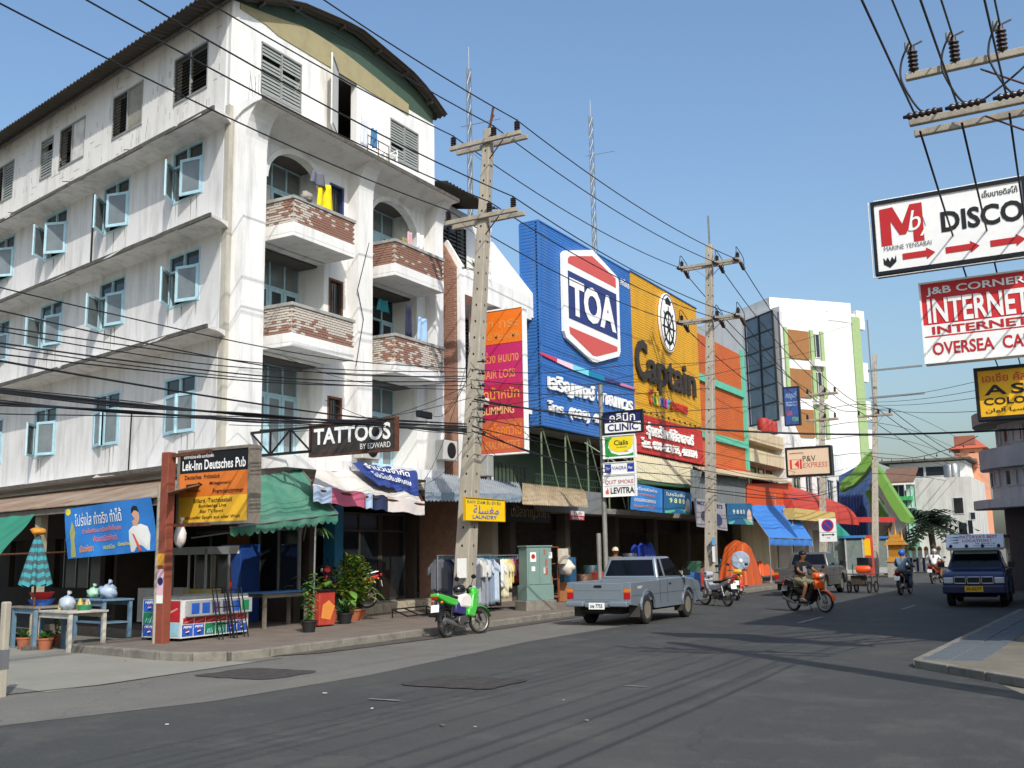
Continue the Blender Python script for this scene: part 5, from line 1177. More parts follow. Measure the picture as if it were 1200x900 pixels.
# canopies in front of the paint shop
CRM = pm('cream_tin', (206, 198, 168), .6, .1, var=.1, sc=1.5, dirt=.35, dcol=(150, 140, 110), streak=True, dsc=1)
cn = thing('canopy', 'cream corrugated canopy with green edge below the red sign', 'canopy', (-16.2, 42, 0))
a, b, c, d = onX(744, 562, -15.2), onX(810, 568, -15.2), onX(812, 545, -16.9), onX(742, 531, -16.9)
corr('roof_sheet', a, b, c, d, CRM, .18, .03, cn)
mb = MB(); n = int((b-a).length/.18)
mb.add([p for i in range(2*n+1) for p in (a+(b-a)*(i/(2*n))+V(.01, 0, 0), a+(b-a)*(i/(2*n))+V(.01, 0, -.1-.08*(i % 2)))], [(2*i, 2*i+1, 2*i+3, 2*i+2) for i in range(2*n)]); mb.build('valance', pm('green_edge', (60, 96, 70), .6), cn, world=True)
for k in (.15, .45, .8):
    mb = MB(); mb.tube([a+(b-a)*k, (-17.1, (a+(b-a)*k).y-1.2, 5.9)], .025); mb.build('stay', PGR, cn, world=True)
cn = thing('canopy', 'long low cream corrugated canopy reaching past the second pole', 'canopy', (-16.2, 52, 0))
a, b, c, d = onX(826, 553, -14.9), onX(928, 566, -14.9), onX(905, 557, -17.1), onX(812, 546, -17.1)
corr('roof_sheet', a, b, c, d, CRM, .18, .03, cn)
mb = MB(); e, f_ = onX(809, 587, -15.3), onX(876, 592, -15.3); g_, h_ = onX(876, 562, -15.3), onX(809, 550, -15.3)
mb.grid(lambda u, v_: (e*(1-u)+f_*u)*(1-v_)+(h_*(1-u)+g_*u)*v_+V(.012*math.sin(u*120), 0, 0), 90, 1); mb.build('grey_screen', pm('grey_screen_sheet', (112, 116, 114), .7, var=.12, sc=2), cn, world=True)
mb = MB(); e, f_ = onX(876, 592, -15.2), onX(928, 592, -15.2); g_, h_ = onX(928, 566, -15.2), onX(876, 567, -15.2); mb.add([e, f_, g_, h_, e+V(-.05, 0, 0), f_+V(-.05, 0, 0), g_+V(-.05, 0, 0), h_+V(-.05, 0, 0)], [(0, 1, 2, 3), (7, 6, 5, 4), (0, 4, 5, 1), (3, 2, 6, 7), (1, 5, 6, 2), (0, 3, 7, 4)]); mb.build('orange_board', pm('orange_red_board', (200, 76, 30), .6, var=.1), cn, world=True)
for k in range(6):
    p = e+(f_-e)*(k/5)*1.0 if k > 2 else onX(815+k*22, 590, -15.3); mb = MB(); mb.tube([(p.x, p.y, .14), (p.x, p.y, p.z+.6)], .04, 6); mb.build('post', STEEL, cn, world=True) if k in (1, 3, 5) else None
mb = MB(); a, b, c, d = onX(901, 630, -14.0), onX(952, 632, -14.0), onX(927, 592, -15.2), onX(874, 592, -15.2)
aw = thing('awning', 'bright blue cloth awning with a scalloped edge left of the no parking plate', 'awning', (-14.6, 57, 0))
cloth('canopy', a, b, c, d, pm('blue_canvas', (58, 118, 190), .7, var=.1, sc=2), aw, sag=.05, wr=.03, scallop=1.3, val=.3)
mb = MB(); mb.tube([a, b], .03); mb.tube([a, d], .025); mb.tube([b, (b.x, b.y, .14)], .03); mb.tube([a, (a.x, a.y, .14)], .03); mb.build('frame', STEEL, aw, world=True)
# banners under the canopy
def hang(label, pts, x, m, prints):
    p = [onX(a, b, x) for a, b in pts]          # bl, br, tr, tl
    t = thing('banner', label, 'banner', p[0], 0, 'banners hung under the canopy')
    def f(a, b, d=0.0): return (p[0]*(1-a)+p[1]*a)*(1-b)+(p[3]*(1-a)+p[2]*a)*b+V(.03*math.sin(a*8+x)+d, 0, 0)
    mb = MB(); mb.grid(lambda a, b: f(a, b), 16, 4); mb.build('sheet', m, t, world=True, smooth='all')
    for q in prints:
        mb = MB()
        if q[0] == 't':
            P, F = _glyphs(q[1], .015, 0, 0, 1.0); mb.add([f(q[2]+(q[4]-q[2])*u, q[3]+(q[5]-q[3])*v_, .016) for u, v_ in P], F); mb.build('lettering', q[6], t, world=True)
        else: mb.add([f(u, v_, .01) for u, v_ in q[1]], [tuple(range(len(q[1])))]); mb.build('printed_figure', q[2], t, world=True)
BB1 = pm('banner_blue', (52, 120, 186), .6, var=.25, sc=1.5); BB2 = pm('banner_teal', (34, 92, 130), .6, var=.25, sc=1.5)
ORT = paint(226, 130, 60)
hang('light blue sale banner with orange Thai lines, nearest the pipe post', [(739, 597), (777, 601), (777, 573), (741, 566)], -15.1, BB1, [('t', 'เครื่องมือช่าง', .08, .78, .8, .92, PRW), ('t', 'ราคาพิเศษสุด', .1, .55, .7, .68, ORT), ('t', 'ลดแลกแจกแถม', .1, .34, .75, .46, PRW), ('t', 'ตลอดเดือนนี้', .1, .12, .7, .24, ORT)])
hang('dark teal banner with a large white number and a figure', [(778, 601), (811, 603), (811, 578), (778, 573)], -15.1, BB2, [('t', 'โปรโมชั่น', .08, .75, .7, .9, PRW), ('t', '9 8 8 0', .2, .45, .7, .66, paint(220, 226, 150)), ('p', [(.05, .1), (.6, .2), (.95, .1), (.95, 0), (.05, 0)], TEAL), ('p', [(.72, .1), (.95, .1), (.93, .6), (.86, .75), (.78, .6)], paint(210, 190, 180))])
hang('pale poster banner with machine parts beside the second pole', [(817, 617), (853, 622), (850, 590), (813, 583)], -14.7, pm('poster_grey', (150, 146, 150), .6, var=.4, sc=4), [('p', circ(.3, .4, .14, .2, 14), paint(60, 64, 74)), ('p', circ(.7, .35, .16, .22, 14), paint(50, 60, 96)), ('t', 'MOTOR PARTS', .1, .78, .9, .92, NAVY)])
hang('small teal banner beside the blue cloth awning', [(853, 614), (884, 615), (881, 590), (852, 590)], -14.7, BB2, [('t', '9 8 8 0', .2, .5, .65, .7, PRW), ('p', [(.05, .1), (.6, .3), (.95, .1), (.95, 0), (.05, 0)], TEAL), ('p', [(.72, .1), (.95, .1), (.93, .6), (.86, .75), (.78, .6)], paint(214, 180, 160))])
s_ = Sg('shop_sign', 'small red and white shop board hanging in the dark shop behind the grey pickup', 'sign', onX(669, 609, -15.6), UY, 1.05, .3, PX_, .04, paint(170, 36, 40)); s_.poly(rect(0, .5, 1, 1), PRW); s_.txt('ร้านค้า', .2, .56, .8, .95, RED); s_.txt('ยินดีบริการ', .1, .08, .9, .42, PRW)
# ================================================================ FAR END OF THE STREET
def win_row(par, P, s_list, w, z0, z1, frame, pane, d=.06, bars=0):
    for s in s_list:
        mb = MB(); f = .06
        for q in ((s, s+f, z0, z1), (s+w-f, s+w, z0, z1), (s+f, s+w-f, z0, z0+f), (s+f, s+w-f, z1-f, z1)): cell(mb, P, *q, .005, d)
        if bars: cell(mb, P, s+w/2-.03, s+w/2+.03, z0+f, z1-f, .005, d-.01)
        o = mb.build('window', frame, par, world=True)
        g = MB(); cell(g, P, s+f, s+w-f, z0+f, z1-f, .004, .02); g.build('pane', pane, o, world=True)
CRW = pm('cream_wall', (196, 180, 148), .85, var=.1, sc=1.5, dirt=.5, dcol=(120, 104, 80), streak=True, dsc=.6)
PLW = pm('plain_white_wall', (222, 221, 216), .85, var=.05, sc=1.5, dirt=.3, dcol=(150, 146, 138), streak=True, dsc=.5)
DGW = pm('dull_white_wall', (196, 194, 186), .85, var=.08, sc=1.2, dirt=.6, dcol=(110, 106, 98), streak=True, dsc=.5)
GRYW = pm('grey_wall', (190, 190, 189), .85, var=.1, sc=1.5, dirt=.5, dcol=(96, 94, 90), streak=True, dsc=.5)
# cream shophouse beyond the orange cladding
t = thing('shophouse', 'old cream shophouse with banded balconies right of the orange cladding', 'building', (-17.5, 60, 0))
zt = onX(884, 500, -17.2).z
mb = MB(); mb.box(-28, -17.9, 57.4, 64.5, .1, zt-.6); mb.build('wall', CRW, t, world=True)
for z in (zt-2.1, zt-.9):
    mb = MB(); mb.box(-17.9, -17.1, 57.4, 64.5, z, z+.75); mb.build('balcony', CRW, t, world=True, bevel=.02)
mb = MB(); mb.box(-17.95, -17.7, 57.4, 64.5, 3.4, 3.7); mb.build('cornice', CONC_D, t, world=True)
win_row(t, lambda s, z, o=0.0: Vector((-17.9+o, s, z)), [57.9, 59.6, 61.3, 63.0], 1.2, 4.0, zt-2.2, BRN, DPANE)
mb = MB(); mb.box(-19.5, -18.2, 58.2, 60.4, zt-.55, zt+1.9); mb.build('roof_hut', pm('brown_panel', (110, 70, 48), .8), t, world=True)
for k in range(3):
    mb = MB(); mb.lathe([(.34, 0), (.36, .1), (.36, .7), (.3, .8)], (-17.5, 61.6+k*.95, zt+.0), 12); tag(mb.build('red_drum', pm('red_drum', (160, 50, 40), .6, dirt=.3, dsc=3), smooth=True), 'red drum standing on the cream balcony, '+('nearest the orange cladding', 'middle of the three', 'farthest right')[k], 'drum', 'red drums on the balcony')
t = thing('shophouse', 'white shophouse behind the photo shop lightbox and red barrel awning', 'building', (-17.5, 70, 0))
zt = onX(945, 520, -17.0).z
mb = MB(); walled(mb, lambda s, z, o=0.0: Vector((-17.0+o, s, z)), 64.6, 84, .1, zt, [(66+k*3.1, 68+k*3.1, 4.3, 6.6) for k in range(6)]+[(65.4+k*4.6, 68.8+k*4.6, .1, 3.0) for k in range(4)]); mb.box(-27, -17.3, 64.6, 84, zt-.3, zt-.1); mb.box(-22, -21.8, 64.6, 84, .1, zt); mb.box(-22, -17.2, 64.6, 64.8, .1, zt); mb.build('wall', PLW, t, world=True)
win_row(t, lambda s, z, o=0.0: Vector((-17.12+o, s, z)), [66+k*3.1 for k in range(6)], 2.0, 4.3, 6.6, GRYW, DPANE, bars=1)
mb = MB(); mb.prism([(64.7, zt), (69, zt), (67, zt+1.1), (64.7, zt+1.3)], (-17.2, 0, 0), UY, UZ, (.2, 0, 0)); mb.build('curved_parapet', PLW, t, world=True)
for k in range(9):
    mb = MB(); y_ = 65.1+k*.32; mb.box(-16.97, -16.9, y_, y_+.14, zt-2.3, zt-1.0); mb.build('fin', GRYW, t, world=True)
# tall white tower turned to the street
t = thing('tower_block', 'tall white tower with brown panels, green stripes and a dark glazed corner', 'building', (-21, 78, 0))
cor = onY(917, 420, 76.0); cor.z = 0
d1 = Vector((math.sin(R_(31)), math.cos(R_(31)), 0)); n1 = Vector((d1.y, -d1.x, 0)); d2 = Vector((-math.sin(R_(49)), math.cos(R_(49)), 0)); n2 = Vector((-d2.y, d2.x, 0))*1.0
if n2.y > 0: n2 = -n2
def onD(px, py):                                                       # on the tower's street-side face
    d = ray(px, py); tt = (cor.x*n1.x+cor.y*n1.y)/(d[0]*n1.x+d[1]*n1.y); p = Vector(CAM+d*tt); return (p-cor).dot(d1), p.z
W, ztow = onD(1004, 400)[0], onD(917, 359)[1]
W2 = onD(1014, 400)[0]
PT = lambda s, z, o=0.0: cor+d1*s+n1*o+UZ*z
PT2 = lambda s, z, o=0.0: cor+d2*s+n2*o+UZ*z
mb = MB(); cell(mb, PT, 0, W, 0, ztow, -14, 0); mb.build('wall', PLW, t, world=True)
mb = MB(); cell(mb, PT, W*.62, W*1.0, ztow-.6, ztow+.15, -6, .05); mb.build('parapet', PLW, t, world=True)
mb = MB(); cell(mb, PT2, 2, 14, ztow-.3, ztow+1.2, -8, -.5); mb.build('roof_block', PLW, t, world=True)
GST = pm('lime_stripe', (146, 168, 118), .7); BPN = pm('ochre_brown_panel', (142, 98, 56), .7, var=.12)
sa, sb_ = onD(921, 420)[0], onD(948, 420)[0]; sc0, sc1 = onD(951, 420)[0], onD(961, 420)[0]
for y0_, y1_ in ((387, 420), (432, 465), (479, 512)):
    z1, z0 = onD(930, y0_)[1], onD(930, y1_)[1]
    mb = MB(); cell(mb, PT, sa, sb_, z0, z1, .0, .12); mb.build('brown_panel', BPN, t, world=True)
    win_row(t, PT, [sc0], sc1-sc0, z0+.2, z1-.1, GRYW, DPANE, .1, 1)
    mb = MB(); cell(mb, PT, sc0-.2, sc1+.1, z0-.5, z0-.1, .0, .5); mb.build('window_ledge', PLW, t, world=True)
for s in (onD(919, 420)[0], onD(949.5, 420)[0], onD(962.5, 420)[0]-.1):
    mb = MB(); cell(mb, PT, s, s+.35, onD(930, 512)[1], onD(930, 385)[1], .0, .16); mb.build('stripe', GST, t, world=True)
mb = MB(); cell(mb, PT, W-.5, W+.4, 0, onD(1003, 372)[1], -1, .1); mb.build('stripe', GST, t, world=True)
for y_ in (375, 436, 481, 515):
    z = onD(1009, y_+10)[1]; mb = MB(); cell(mb, PT, W+.4, W2+.3, z, z+1.5, -3, -.2); mb.build('balcony', PLW, t, world=True)
    if y_ > 380: mb = MB(); cell(mb, PT, W+.2, W2-.4, z+1.5, z+3.6, -3, -.9); mb.build('pane', DPANE, t, world=True)
# glazed grid on the left of the corner, leaning sheets with individual panes
zg0, zg1 = onD(917, 492)[1], ztow-.4; wg = 9.4; nx, nz = 5, 6
GL = pm('grey_tower_glass', (96, 108, 118), .12, .2, var=.35, sc=.8)
gp = MB()
for i in range(nx+1): cell(gp, PT2, wg*i/nx-.06, wg*i/nx+.06, zg0, zg1, .6, .72)
for j in range(nz+1): z = zg0+(zg1-zg0)*j/nz; cell(gp, PT2, 0, wg, z-.05, z+.05, .6, .7)
go = gp.build('glazing_grid', BLKP, t, world=True)
for i in range(nx):
    for j in range(nz):
        g = MB(); a0, a1 = wg*i/nx+.06, wg*(i+1)/nx-.06; z0, z1 = zg0+(zg1-zg0)*j/nz+.05, zg0+(zg1-zg0)*(j+1)/nz-.05
        cell(g, PT2, a0, a1, z0, z1, .62+random.uniform(-.02, .02), .64); g.build('pane', GL, go, world=True)
mb = MB(); cell(mb, PT2, 0, wg, 0, zg1, -.2, .05); cell(mb, PT2, -0.1, wg, zg0-4.6, zg0-.9, -.1, 1.2); mb.build('corner_wall', GRYW, t, world=True)
win_row(t, PT2, [1.0, 3.0, 5.0], 1.5, zg0-4.2, zg0-1.6, BLKP, DPANE, 1.35)
# bar with swooping green beams
t = thing('bar_pavilion', 'blue and white bar building with swooping lime green beams at the street end', 'building', onY(1020, 660, 74)*1.0)
LIME = pm('lime_green_paint', (104, 148, 60), .6, var=.12, sc=1, dirt=.2, dcol=(70, 120, 50), streak=True)
def fp(name, pts, y, th, m):
    mb = MB(); mb.prism([(onY(a, b, y).x, onY(a, b, y).z) for a, b in pts], (0, y, 0), UX, UZ, (0, th, 0)); return mb.build(name, m, t, world=True)
fp('beam', [(984, 576), (985, 565), (1000, 552), (1012, 536), (1022, 528), (1022, 541), (1012, 556), (1000, 568)], 74, 1.4, LIME)
fp('beam', [(1020, 545), (1027, 545), (1040, 566), (1054, 588), (1067, 606), (1066, 614), (1056, 611), (1043, 592), (1030, 568)], 74, 1.6, LIME)
fp('beam', [(1013, 576), (1020, 573), (1039, 603), (1039, 612), (1027, 606)], 76, 1.2, LIME)
fp('blue_wall', [(983, 668), (983, 558), (1016, 540), (1016, 668)], 78, 4, pm('cobalt_panel', (54, 78, 118), .6, var=.2, sc=2))
fp('dark_core', [(1016, 668), (1016, 560), (1050, 610), (1050, 668)], 79, 4, SHOPD)
fp('white_gable', [(1042, 566), (1050, 590), (1062, 612), (1052, 625), (1048, 640), (1040, 640), (1046, 612), (1036, 592)], 75.5, .8, PLW)
fp('red_band', [(990, 612), (1048, 612), (1048, 606), (990, 606)], 73.8, .2, paint(190, 60, 60))
for k in range(8):
    x0 = onY(986+k*3.7, 600, 77.9).x; mb = MB(); mb.box(x0-.03, x0+.03, 77.86, 77.98, 2.5, 5.6); mb.build('mullion', NAVY, t, world=True)
# white building closing the street
t = thing('corner_building', 'grubby white building with brown tiled lean roof closing the end of the street', 'building', (onY(1090, 650, 100).x, 100, 0))
xa, xb = onY(1075, 600, 100).x, onY(1141, 600, 100).x; zt = onY(1100, 560, 100).z
mb = MB(); mb.box(xa, xb, 100, 112, 0, zt); mb.build('wall', DGW, t, world=True)
PF = lambda s, z, o=0.0: Vector((s, 100-o, z))
for (px_, py_, w, h) in ((1116, 583, .9, 1.5), (1106, 603, .6, .7), (1092, 608, .6, .7), (1122, 612, .8, 1.2), (1133, 609, .5, 1.3), (1136, 600, .5, .7)):
    p = onY(px_, py_, 100); win_row(t, PF, [p.x], w, p.z-h, p.z, GRYW, DPANE, .05)
xl = onY(1041, 600, 98).x
mb = MB(); mb.box(xl, xa-.01, 98.2, 110, 0, onY(1060, 575, 98).z); mb.build('teal_front', pm('teal_wall', (84, 134, 118), .8, var=.2, sc=1.5), t, world=True)
mb = MB(); z0 = onY(1060, 578, 97.5).z; mb.prism([(97.2, z0+.9), (100.5, z0+2.3), (100.5, z0+2.45), (97.2, z0+1.05)], (xl-.3, 0, 0), UY, UZ, (xa-xl+.6, 0, 0)); mb.build('lean_roof', pm('brown_tile_roof', (112, 84, 66), .85, var=.2, sc=3, bump=.5, bsc=12), t, world=True)
for k, (a, b, m) in enumerate(((1048, 1062, DPANE), (1064, 1075, pm('mint_panel', (150, 200, 176), .7)))):
    for zz in (2.2, 5.2):
        x0, x1 = onY(a, 600, 98.2).x, onY(b, 600, 98.2).x; win_row(t, lambda s, z, o=0.0: Vector((s, 98.2-o, z)), [x0], x1-x0, zz, zz+2.1, GRYW, m, .1, 1)
mb = MB(); mb.box(xl-.1, xa, 97.4, 98.1, onY(1060, 582, 98).z-.35, onY(1060, 582, 98).z); mb.build('green_fascia', paint(60, 160, 90), t, world=True)
mb = MB(); xp0, xp1 = onY(1043, 560, 106).x, onY(1133, 560, 106).x; mb.box(xp0, xp1, 106, 114, zt-1, onY(1100, 541, 106).z); mb.build('penthouse', PLW, t, world=True)
mb = MB(); z = onY(1100, 540, 106).z; mb.box(xp0-.8, xp1+.5, 105.2, 114.5, z, z+.2); mb.build('roof_slab', CONC_D, t, world=True)
win_row(t, lambda s, z, o=0.0: Vector((s, 106-o, z)), [onY(1052, 550, 106).x, onY(1084, 550, 106).x], 2.4, onY(1060, 560, 106).z, onY(1060, 548, 106).z, GRYW, DPANE, .08)
for k in range(2):
    mb = MB(); q = onY(1112+k*5, 562, 101); mb.lathe([(.0, .0), (.5, 0), (.52, 1.1), (.35, 1.35), (0, 1.4)], (q.x, 102, zt), 12); mb.build('water_tank', STEEL, t, world=True, smooth=True)
t = thing('apartment_building', 'slim salmon pink building beside the grey rounded building', 'building', (onY(1140, 650, 112).x, 112, 0))
x0, x1 = onY(1124, 600, 112).x, onY(1152, 600, 112).x
mb = MB(); mb.box(x0, x1, 112, 122, 0, onY(1140, 531, 112).z); mb.build('wall', pm('salmon_wall', (214, 150, 116), .85, var=.08, sc=1), t, world=True)
for k in range(5):
    mb = MB(); z = 2.5+k*2.3; mb.box(x1-2.0, x1-.1, 111.2, 111.9, z, z+.9); mb.build('balcony', pm('salmon_dark', (150, 90, 70), .85), t, world=True)
win_row(t, lambda s, z, o=0.0: Vector((s, 112-o, z)), [x0+.5], .9, onY(1130, 572, 112).z, onY(1130, 562, 112).z, GRYW, DPANE, .08)
t = thing('roof_tower', 'small cream roof tower with a red pyramid tiled roof', 'tower', (onY(1134, 650, 118).x, 118, 0))
x0, x1 = onY(1126, 540, 118).x, onY(1152, 540, 118).x; z0 = onY(1135, 525, 118).z; zp = onY(1143, 514, 118).z
mb = MB(); mb.box(x0, x1, 118, 122, 0, z0); mb.build('wall', pm('pale_cream', (216, 198, 170), .85), t, world=True)
mb = MB(); mb.add([(x0-1, 117, z0-.1), (x1+.6, 117, z0-.1), (x1+.6, 123, z0-.1), (x0-1, 123, z0-.1), ((x0+x1)/2, 120, zp+.5)], [(0, 1, 4), (1, 2, 4), (2, 3, 4), (3, 0, 4), (3, 2, 1, 0)]); mb.build('roof', pm('terracotta_roof', (178, 88, 64), .8, var=.12, sc=3), t, world=True)
win_row(t, lambda s, z, o=0.0: Vector((s, 118-o, z)), [x0+.8, x0+1.9], .7, z0-1.6, z0-.4, GRYW, DPANE, .08)
# rounded grey building on the right
rb = thing('rounded_building', 'grey apartment building with rounded balcony corner behind the blue songthaew', 'building', (-1.5, 47, 0))
cx_, cy_, rr = -.95, 46.4, 3.1
def rounded(z0, z1, r, m, nm, x1=8, y1=47.2):
    pts = [(x1, cy_-r)]+[(cx_-r*math.sin(a), cy_-r*math.cos(a)) for a in [PI/2*k/16 for k in range(17)]]+[(cx_-r, y1), (x1, y1)]
    mb = MB(); mb.prism(ccw(pts), (0, 0, z0), UX, UY, (0, 0, z1-z0)); return mb.build(nm, m, rb, world=True)
zz = [onY(1150, p, cy_-2).z for p in (596, 586, 549, 526, 496, 482)]
rounded(0, zz[0], rr-.5, pm('dim_grey_wall', (70, 70, 70), .9), 'ground_storey'); rounded(zz[0], zz[1], rr+.6, GRYW, 'canopy_slab'); rounded(zz[1], zz[2], rr-.15, GRYW, 'wall')
rounded(zz[2], zz[3], rr+.25, pm('pale_grey_wall', (172, 174, 176), .85, dirt=.4, dsc=1), 'balcony'); rounded(zz[3], zz[4], rr-.5, GRYW, 'wall'); rounded(zz[4], zz[5], rr+.4, CONC, 'roof_slab')
def arcP(r): return lambda s, z, o=0.0: Vector((cx_-(r+o)*math.sin(s/r), cy_-(r+o)*math.cos(s/r), z))
for r_, z0, z1, ss in ((rr-.15, zz[1]+.5, zz[1]+1.15, (.15, 1.5, 3.0)), (rr-.5, zz[3]+.2, zz[4]-.15, (.1, 1.6, 3.0))):
    for s in ss: win_row(rb, arcP(r_), [s], 1.1, z0, z1, GRYW, DPANE, .07, 1)
    win_row(rb, lambda s, z, o=0.0: Vector((s, cy_-r_-o, z)), [cx_+.5, cx_+2.2, cx_+4.0], 1.3, z0, z1, GRYW, DPANE, .07, 1)
# right-hand shop row: stands beside the view and throws the shade on the road
rr_ = thing('shop_row', 'three-storey shop row on the right that carries the hanging signs', 'building', (5, 32, 0))
P_ = lambda s, z, o=0.0: Vector((.85-o, s, z))
mb = MB(); mb.box(1.1, 11, 17.6, 42.6, 0, 9.0); mb.box(.85, 1.1, 17.6, 42.6, 3.3, 9.1); mb.build('wall', DGW, rr_, world=True)
mb = MB(); mb.box(.25, 1.1, 17.4, 42.7, 9.0, 9.25); mb.build('roof_slab', CONC, rr_, world=True)
for z in (3.1, 6.1):
    mb = MB(); mb.box(.3, .85, 17.6, 42.6, z, z+.16); mb.build('sun_ledge', CONC, rr_, world=True)
for z in (4.2, 7.1): win_row(rr_, P_, [18.4+k*2.6 for k in range(9)], 1.5, z, z+1.3, BLUE_FR, DPANE, .06, 1)
# radio masts
def mast(label, px_, yt, yb, x, w):
    b = onX(px_, yb, x); top = onX(px_, yt, x); t = thing('radio_mast', label, 'mast', (b.x, b.y, 0))
    z = top.z; n = int(z/.9); mb = MB(); c = [(w*math.cos(a), w*math.sin(a)) for a in (0, 2*PI/3, 4*PI/3)]
    for dx, dy in c: mb.tube([(b.x+dx, b.y+dy, 6), (b.x+dx, b.y+dy, z)], .035, 5)
    mb.build('legs', STEEL, t, world=True); mb = MB()
    for i in range(int(n*.4), n):
        for k in range(3):
            p, q = c[k], c[(k+1) % 3]; mb.bar((b.x+p[0], b.y+p[1], i*.9), (b.x+q[0], b.y+q[1], i*.9+.9), .03)
    mb.build('lattice', STEEL, t, world=True, kind='stuff')
    mb = MB(); mb.box(b.x-w*1.4, b.x+w*1.4, b.y-w*1.4, b.y+w*1.4, 0, 6.1); mb.build('footing', CONC, t, world=True)
    mb = MB(); mb.tube([(b.x, b.y, z), (b.x, b.y, z+1.2)], .02); mb.bar((b.x-.5, b.y, z-3), (b.x+1.8, b.y, z-3.1), .03); mb.build('antenna', STEEL, t, world=True)
mast('slender red and white lattice radio mast rising behind the blue cladding', 697, 140, 295, -30, .18)
mast('thin lattice radio mast rising behind the near pole', 551, 82, 215, -26, .13)
# palm at the street end
pt = thing('palm_tree', 'palm tree at the end of the street', 'tree', (G(1092, 668).x, 78, 0))
px0 = onY(1092, 640, 78).x; mb = MB(); mb.tube([(px0, 78, 0), (px0+.1, 78, 1.5), (px0, 78, 3.0)], [.28, .22, .2], 8); mb.build('trunk', pm('palm_bark', (90, 78, 62), .9, var=.25, sc=6), pt, world=True)
LEAF_SHADE = pm('shade_darkened_palm_leaf', (30, 44, 26), .6, var=.3, sc=3)  # leaf colour darkened to stand for the shade over the crown
mb = MB()
for k in range(34):
    a = 2*PI*k/34+random.uniform(-.2, .2); el = random.uniform(-.1, 1.3); L = random.uniform(2.4, 3.5); d = Vector((math.cos(a), math.sin(a), 0)); sd = Vector((-d.y, d.x, 0)); o_ = Vector((px0, 78, 3.3)); pts = []
    for i in range(10):
        u = i/9; pts.append(o_+d*(L*u*math.cos(el*(1-u*.3)))+UZ*(L*u*math.sin(el)-L*.85*u*u*.8))
    for i in range(1, 10):
        for s in (-1, 1):
            q = pts[i]; ln = 1.0*math.sin(PI*min(1, i/9*.85+.12)); tip = q+sd*s*ln+d*.25-UZ*.35*ln; w = (pts[i]-pts[i-1])*.45
            mb.add([q-w, q+w*.6, tip], [(0, 1, 2)])
    mb.tube(pts, [.03*(1-.8*i/9) for i in range(10)], 4)
mb.build('crown', LEAF_SHADE, pt, world=True)
# spirit house, fence, phone boxes, no-parking plate
t = thing('spirit_house', 'golden tiered spirit house near the street end', 'shrine', (onY(1051, 660, 66).x, 66, 0))
GOLDP = pm('gold_paint', (176, 122, 40), .4, .3, var=.15, sc=8); x0 = onY(1051, 650, 66).x
mb = MB(); mb.box(x0-.5, x0+.5, 65.5, 66.5, 0, .9); mb.build('plinth', CONC, t, world=True)
for k, (w, z, h) in enumerate(((1.1, .9, .3), (.8, 1.2, .7), (1.25, 1.9, .18), (.9, 2.1, .2), (.6, 2.32, .2))):
    mb = MB(); mb.add([(x0+sx*w/2*q, 66+sy*w/2*q, z+h*i) for i, q in ((0, 1), (1, .75 if k != 1 else 1)) for sx, sy in ((-1, -1), (1, -1), (1, 1), (-1, 1))], [(3, 2, 1, 0), (4, 5, 6, 7), (0, 1, 5, 4), (1, 2, 6, 5), (2, 3, 7, 6), (3, 0, 4, 7)]); mb.build('tier', GOLDP, t, world=True)
for sx in (-.35, 0, .35):
    mb = MB(); mb.lathe([(.1, 0), (.05, .3), (0, .75)], (x0+sx, 66, 2.5 if sx == 0 else 2.2), 8); mb.build('spire', GOLDP, t, world=True)
t = thing('fence', 'low blue and white railing across the end of the street', 'fence', (onY(1070, 665, 80).x, 80, 0))
x0, x1 = onY(1043, 665, 80).x, onY(1102, 665, 80).x; mb = MB(); mb.box(x0, x1, 80, 80.15, .05, 1.0); mb.build('panel', pm('railing_blue', (60, 84, 140), .7, var=.2), t, world=True)
for k in range(9):
    x = x0+(x1-x0)*k/8; mb = MB(); mb.box(x-.12, x+.12, 79.85, 80.2, 0, 1.5); mb.build('post', PRW, t, world=True); mb = MB(); mb.ell((x, 80.02, 1.6), .16, .16, .2, 8, 6); mb.build('finial', GOLDP, t, world=True)
def booth(label, px_, x, roof, wall, glass, sign=None):
    b = onX(px_, 668, x); b = Vector((x, b.y, .14)); t = thing('phone_booth', label, 'phone booth', b); w = .5
    for sx in (-1, 1):
        for sy in (-1, 1):
            mb = MB(); mb.box(x+sx*w-.04, x+sx*w+.04, b.y+sy*w-.04, b.y+sy*w+.04, .14, 2.35); mb.build('post', wall, t, world=True)
    for (a, c, d, e) in ((-w, w, -w-.01, -w+.01), (-w, w, w-.01, w+.01)):
        mb = MB(); mb.box(x+a+.04, x+c-.04, b.y+d, b.y+e, .5, 2.2); mb.build('pane', glass, t, world=True)
    for sx in (-1, 1):
        mb = MB(); mb.box(x+sx*w-.01, x+sx*w+.01, b.y-w+.04, b.y+w-.04, .5, 2.2); mb.build('pane', glass, t, world=True)
    mb = MB(); mb.box(x-w, x+w, b.y-w, b.y+w, .1, .5); mb.build('base', wall, t, world=True)
    mb = MB(); mb.box(x-w-.12, x+w+.12, b.y-w-.12, b.y+w+.12, 2.35, 2.5)
    if sign: mb.add([(x-w-.12, b.y-w-.12, 2.5), (x+w+.12, b.y-w-.12, 2.5), (x+w+.12, b.y+w+.12, 2.5), (x-w-.12, b.y+w+.12, 2.5), (x, b.y, 3.3)], [(0, 1, 4), (1, 2, 4), (2, 3, 4), (3, 0, 4)])
    mb.build('roof', roof, t, world=True)
    mb = MB(); mb.box(x-.15, x+.15, b.y+.2, b.y+.4, 1.2, 1.8); mb.build('telephone', paint(60, 110, 150), t, world=True)
BG = pm('booth_glass', (120, 130, 124), .1, var=.2, spec=.6)
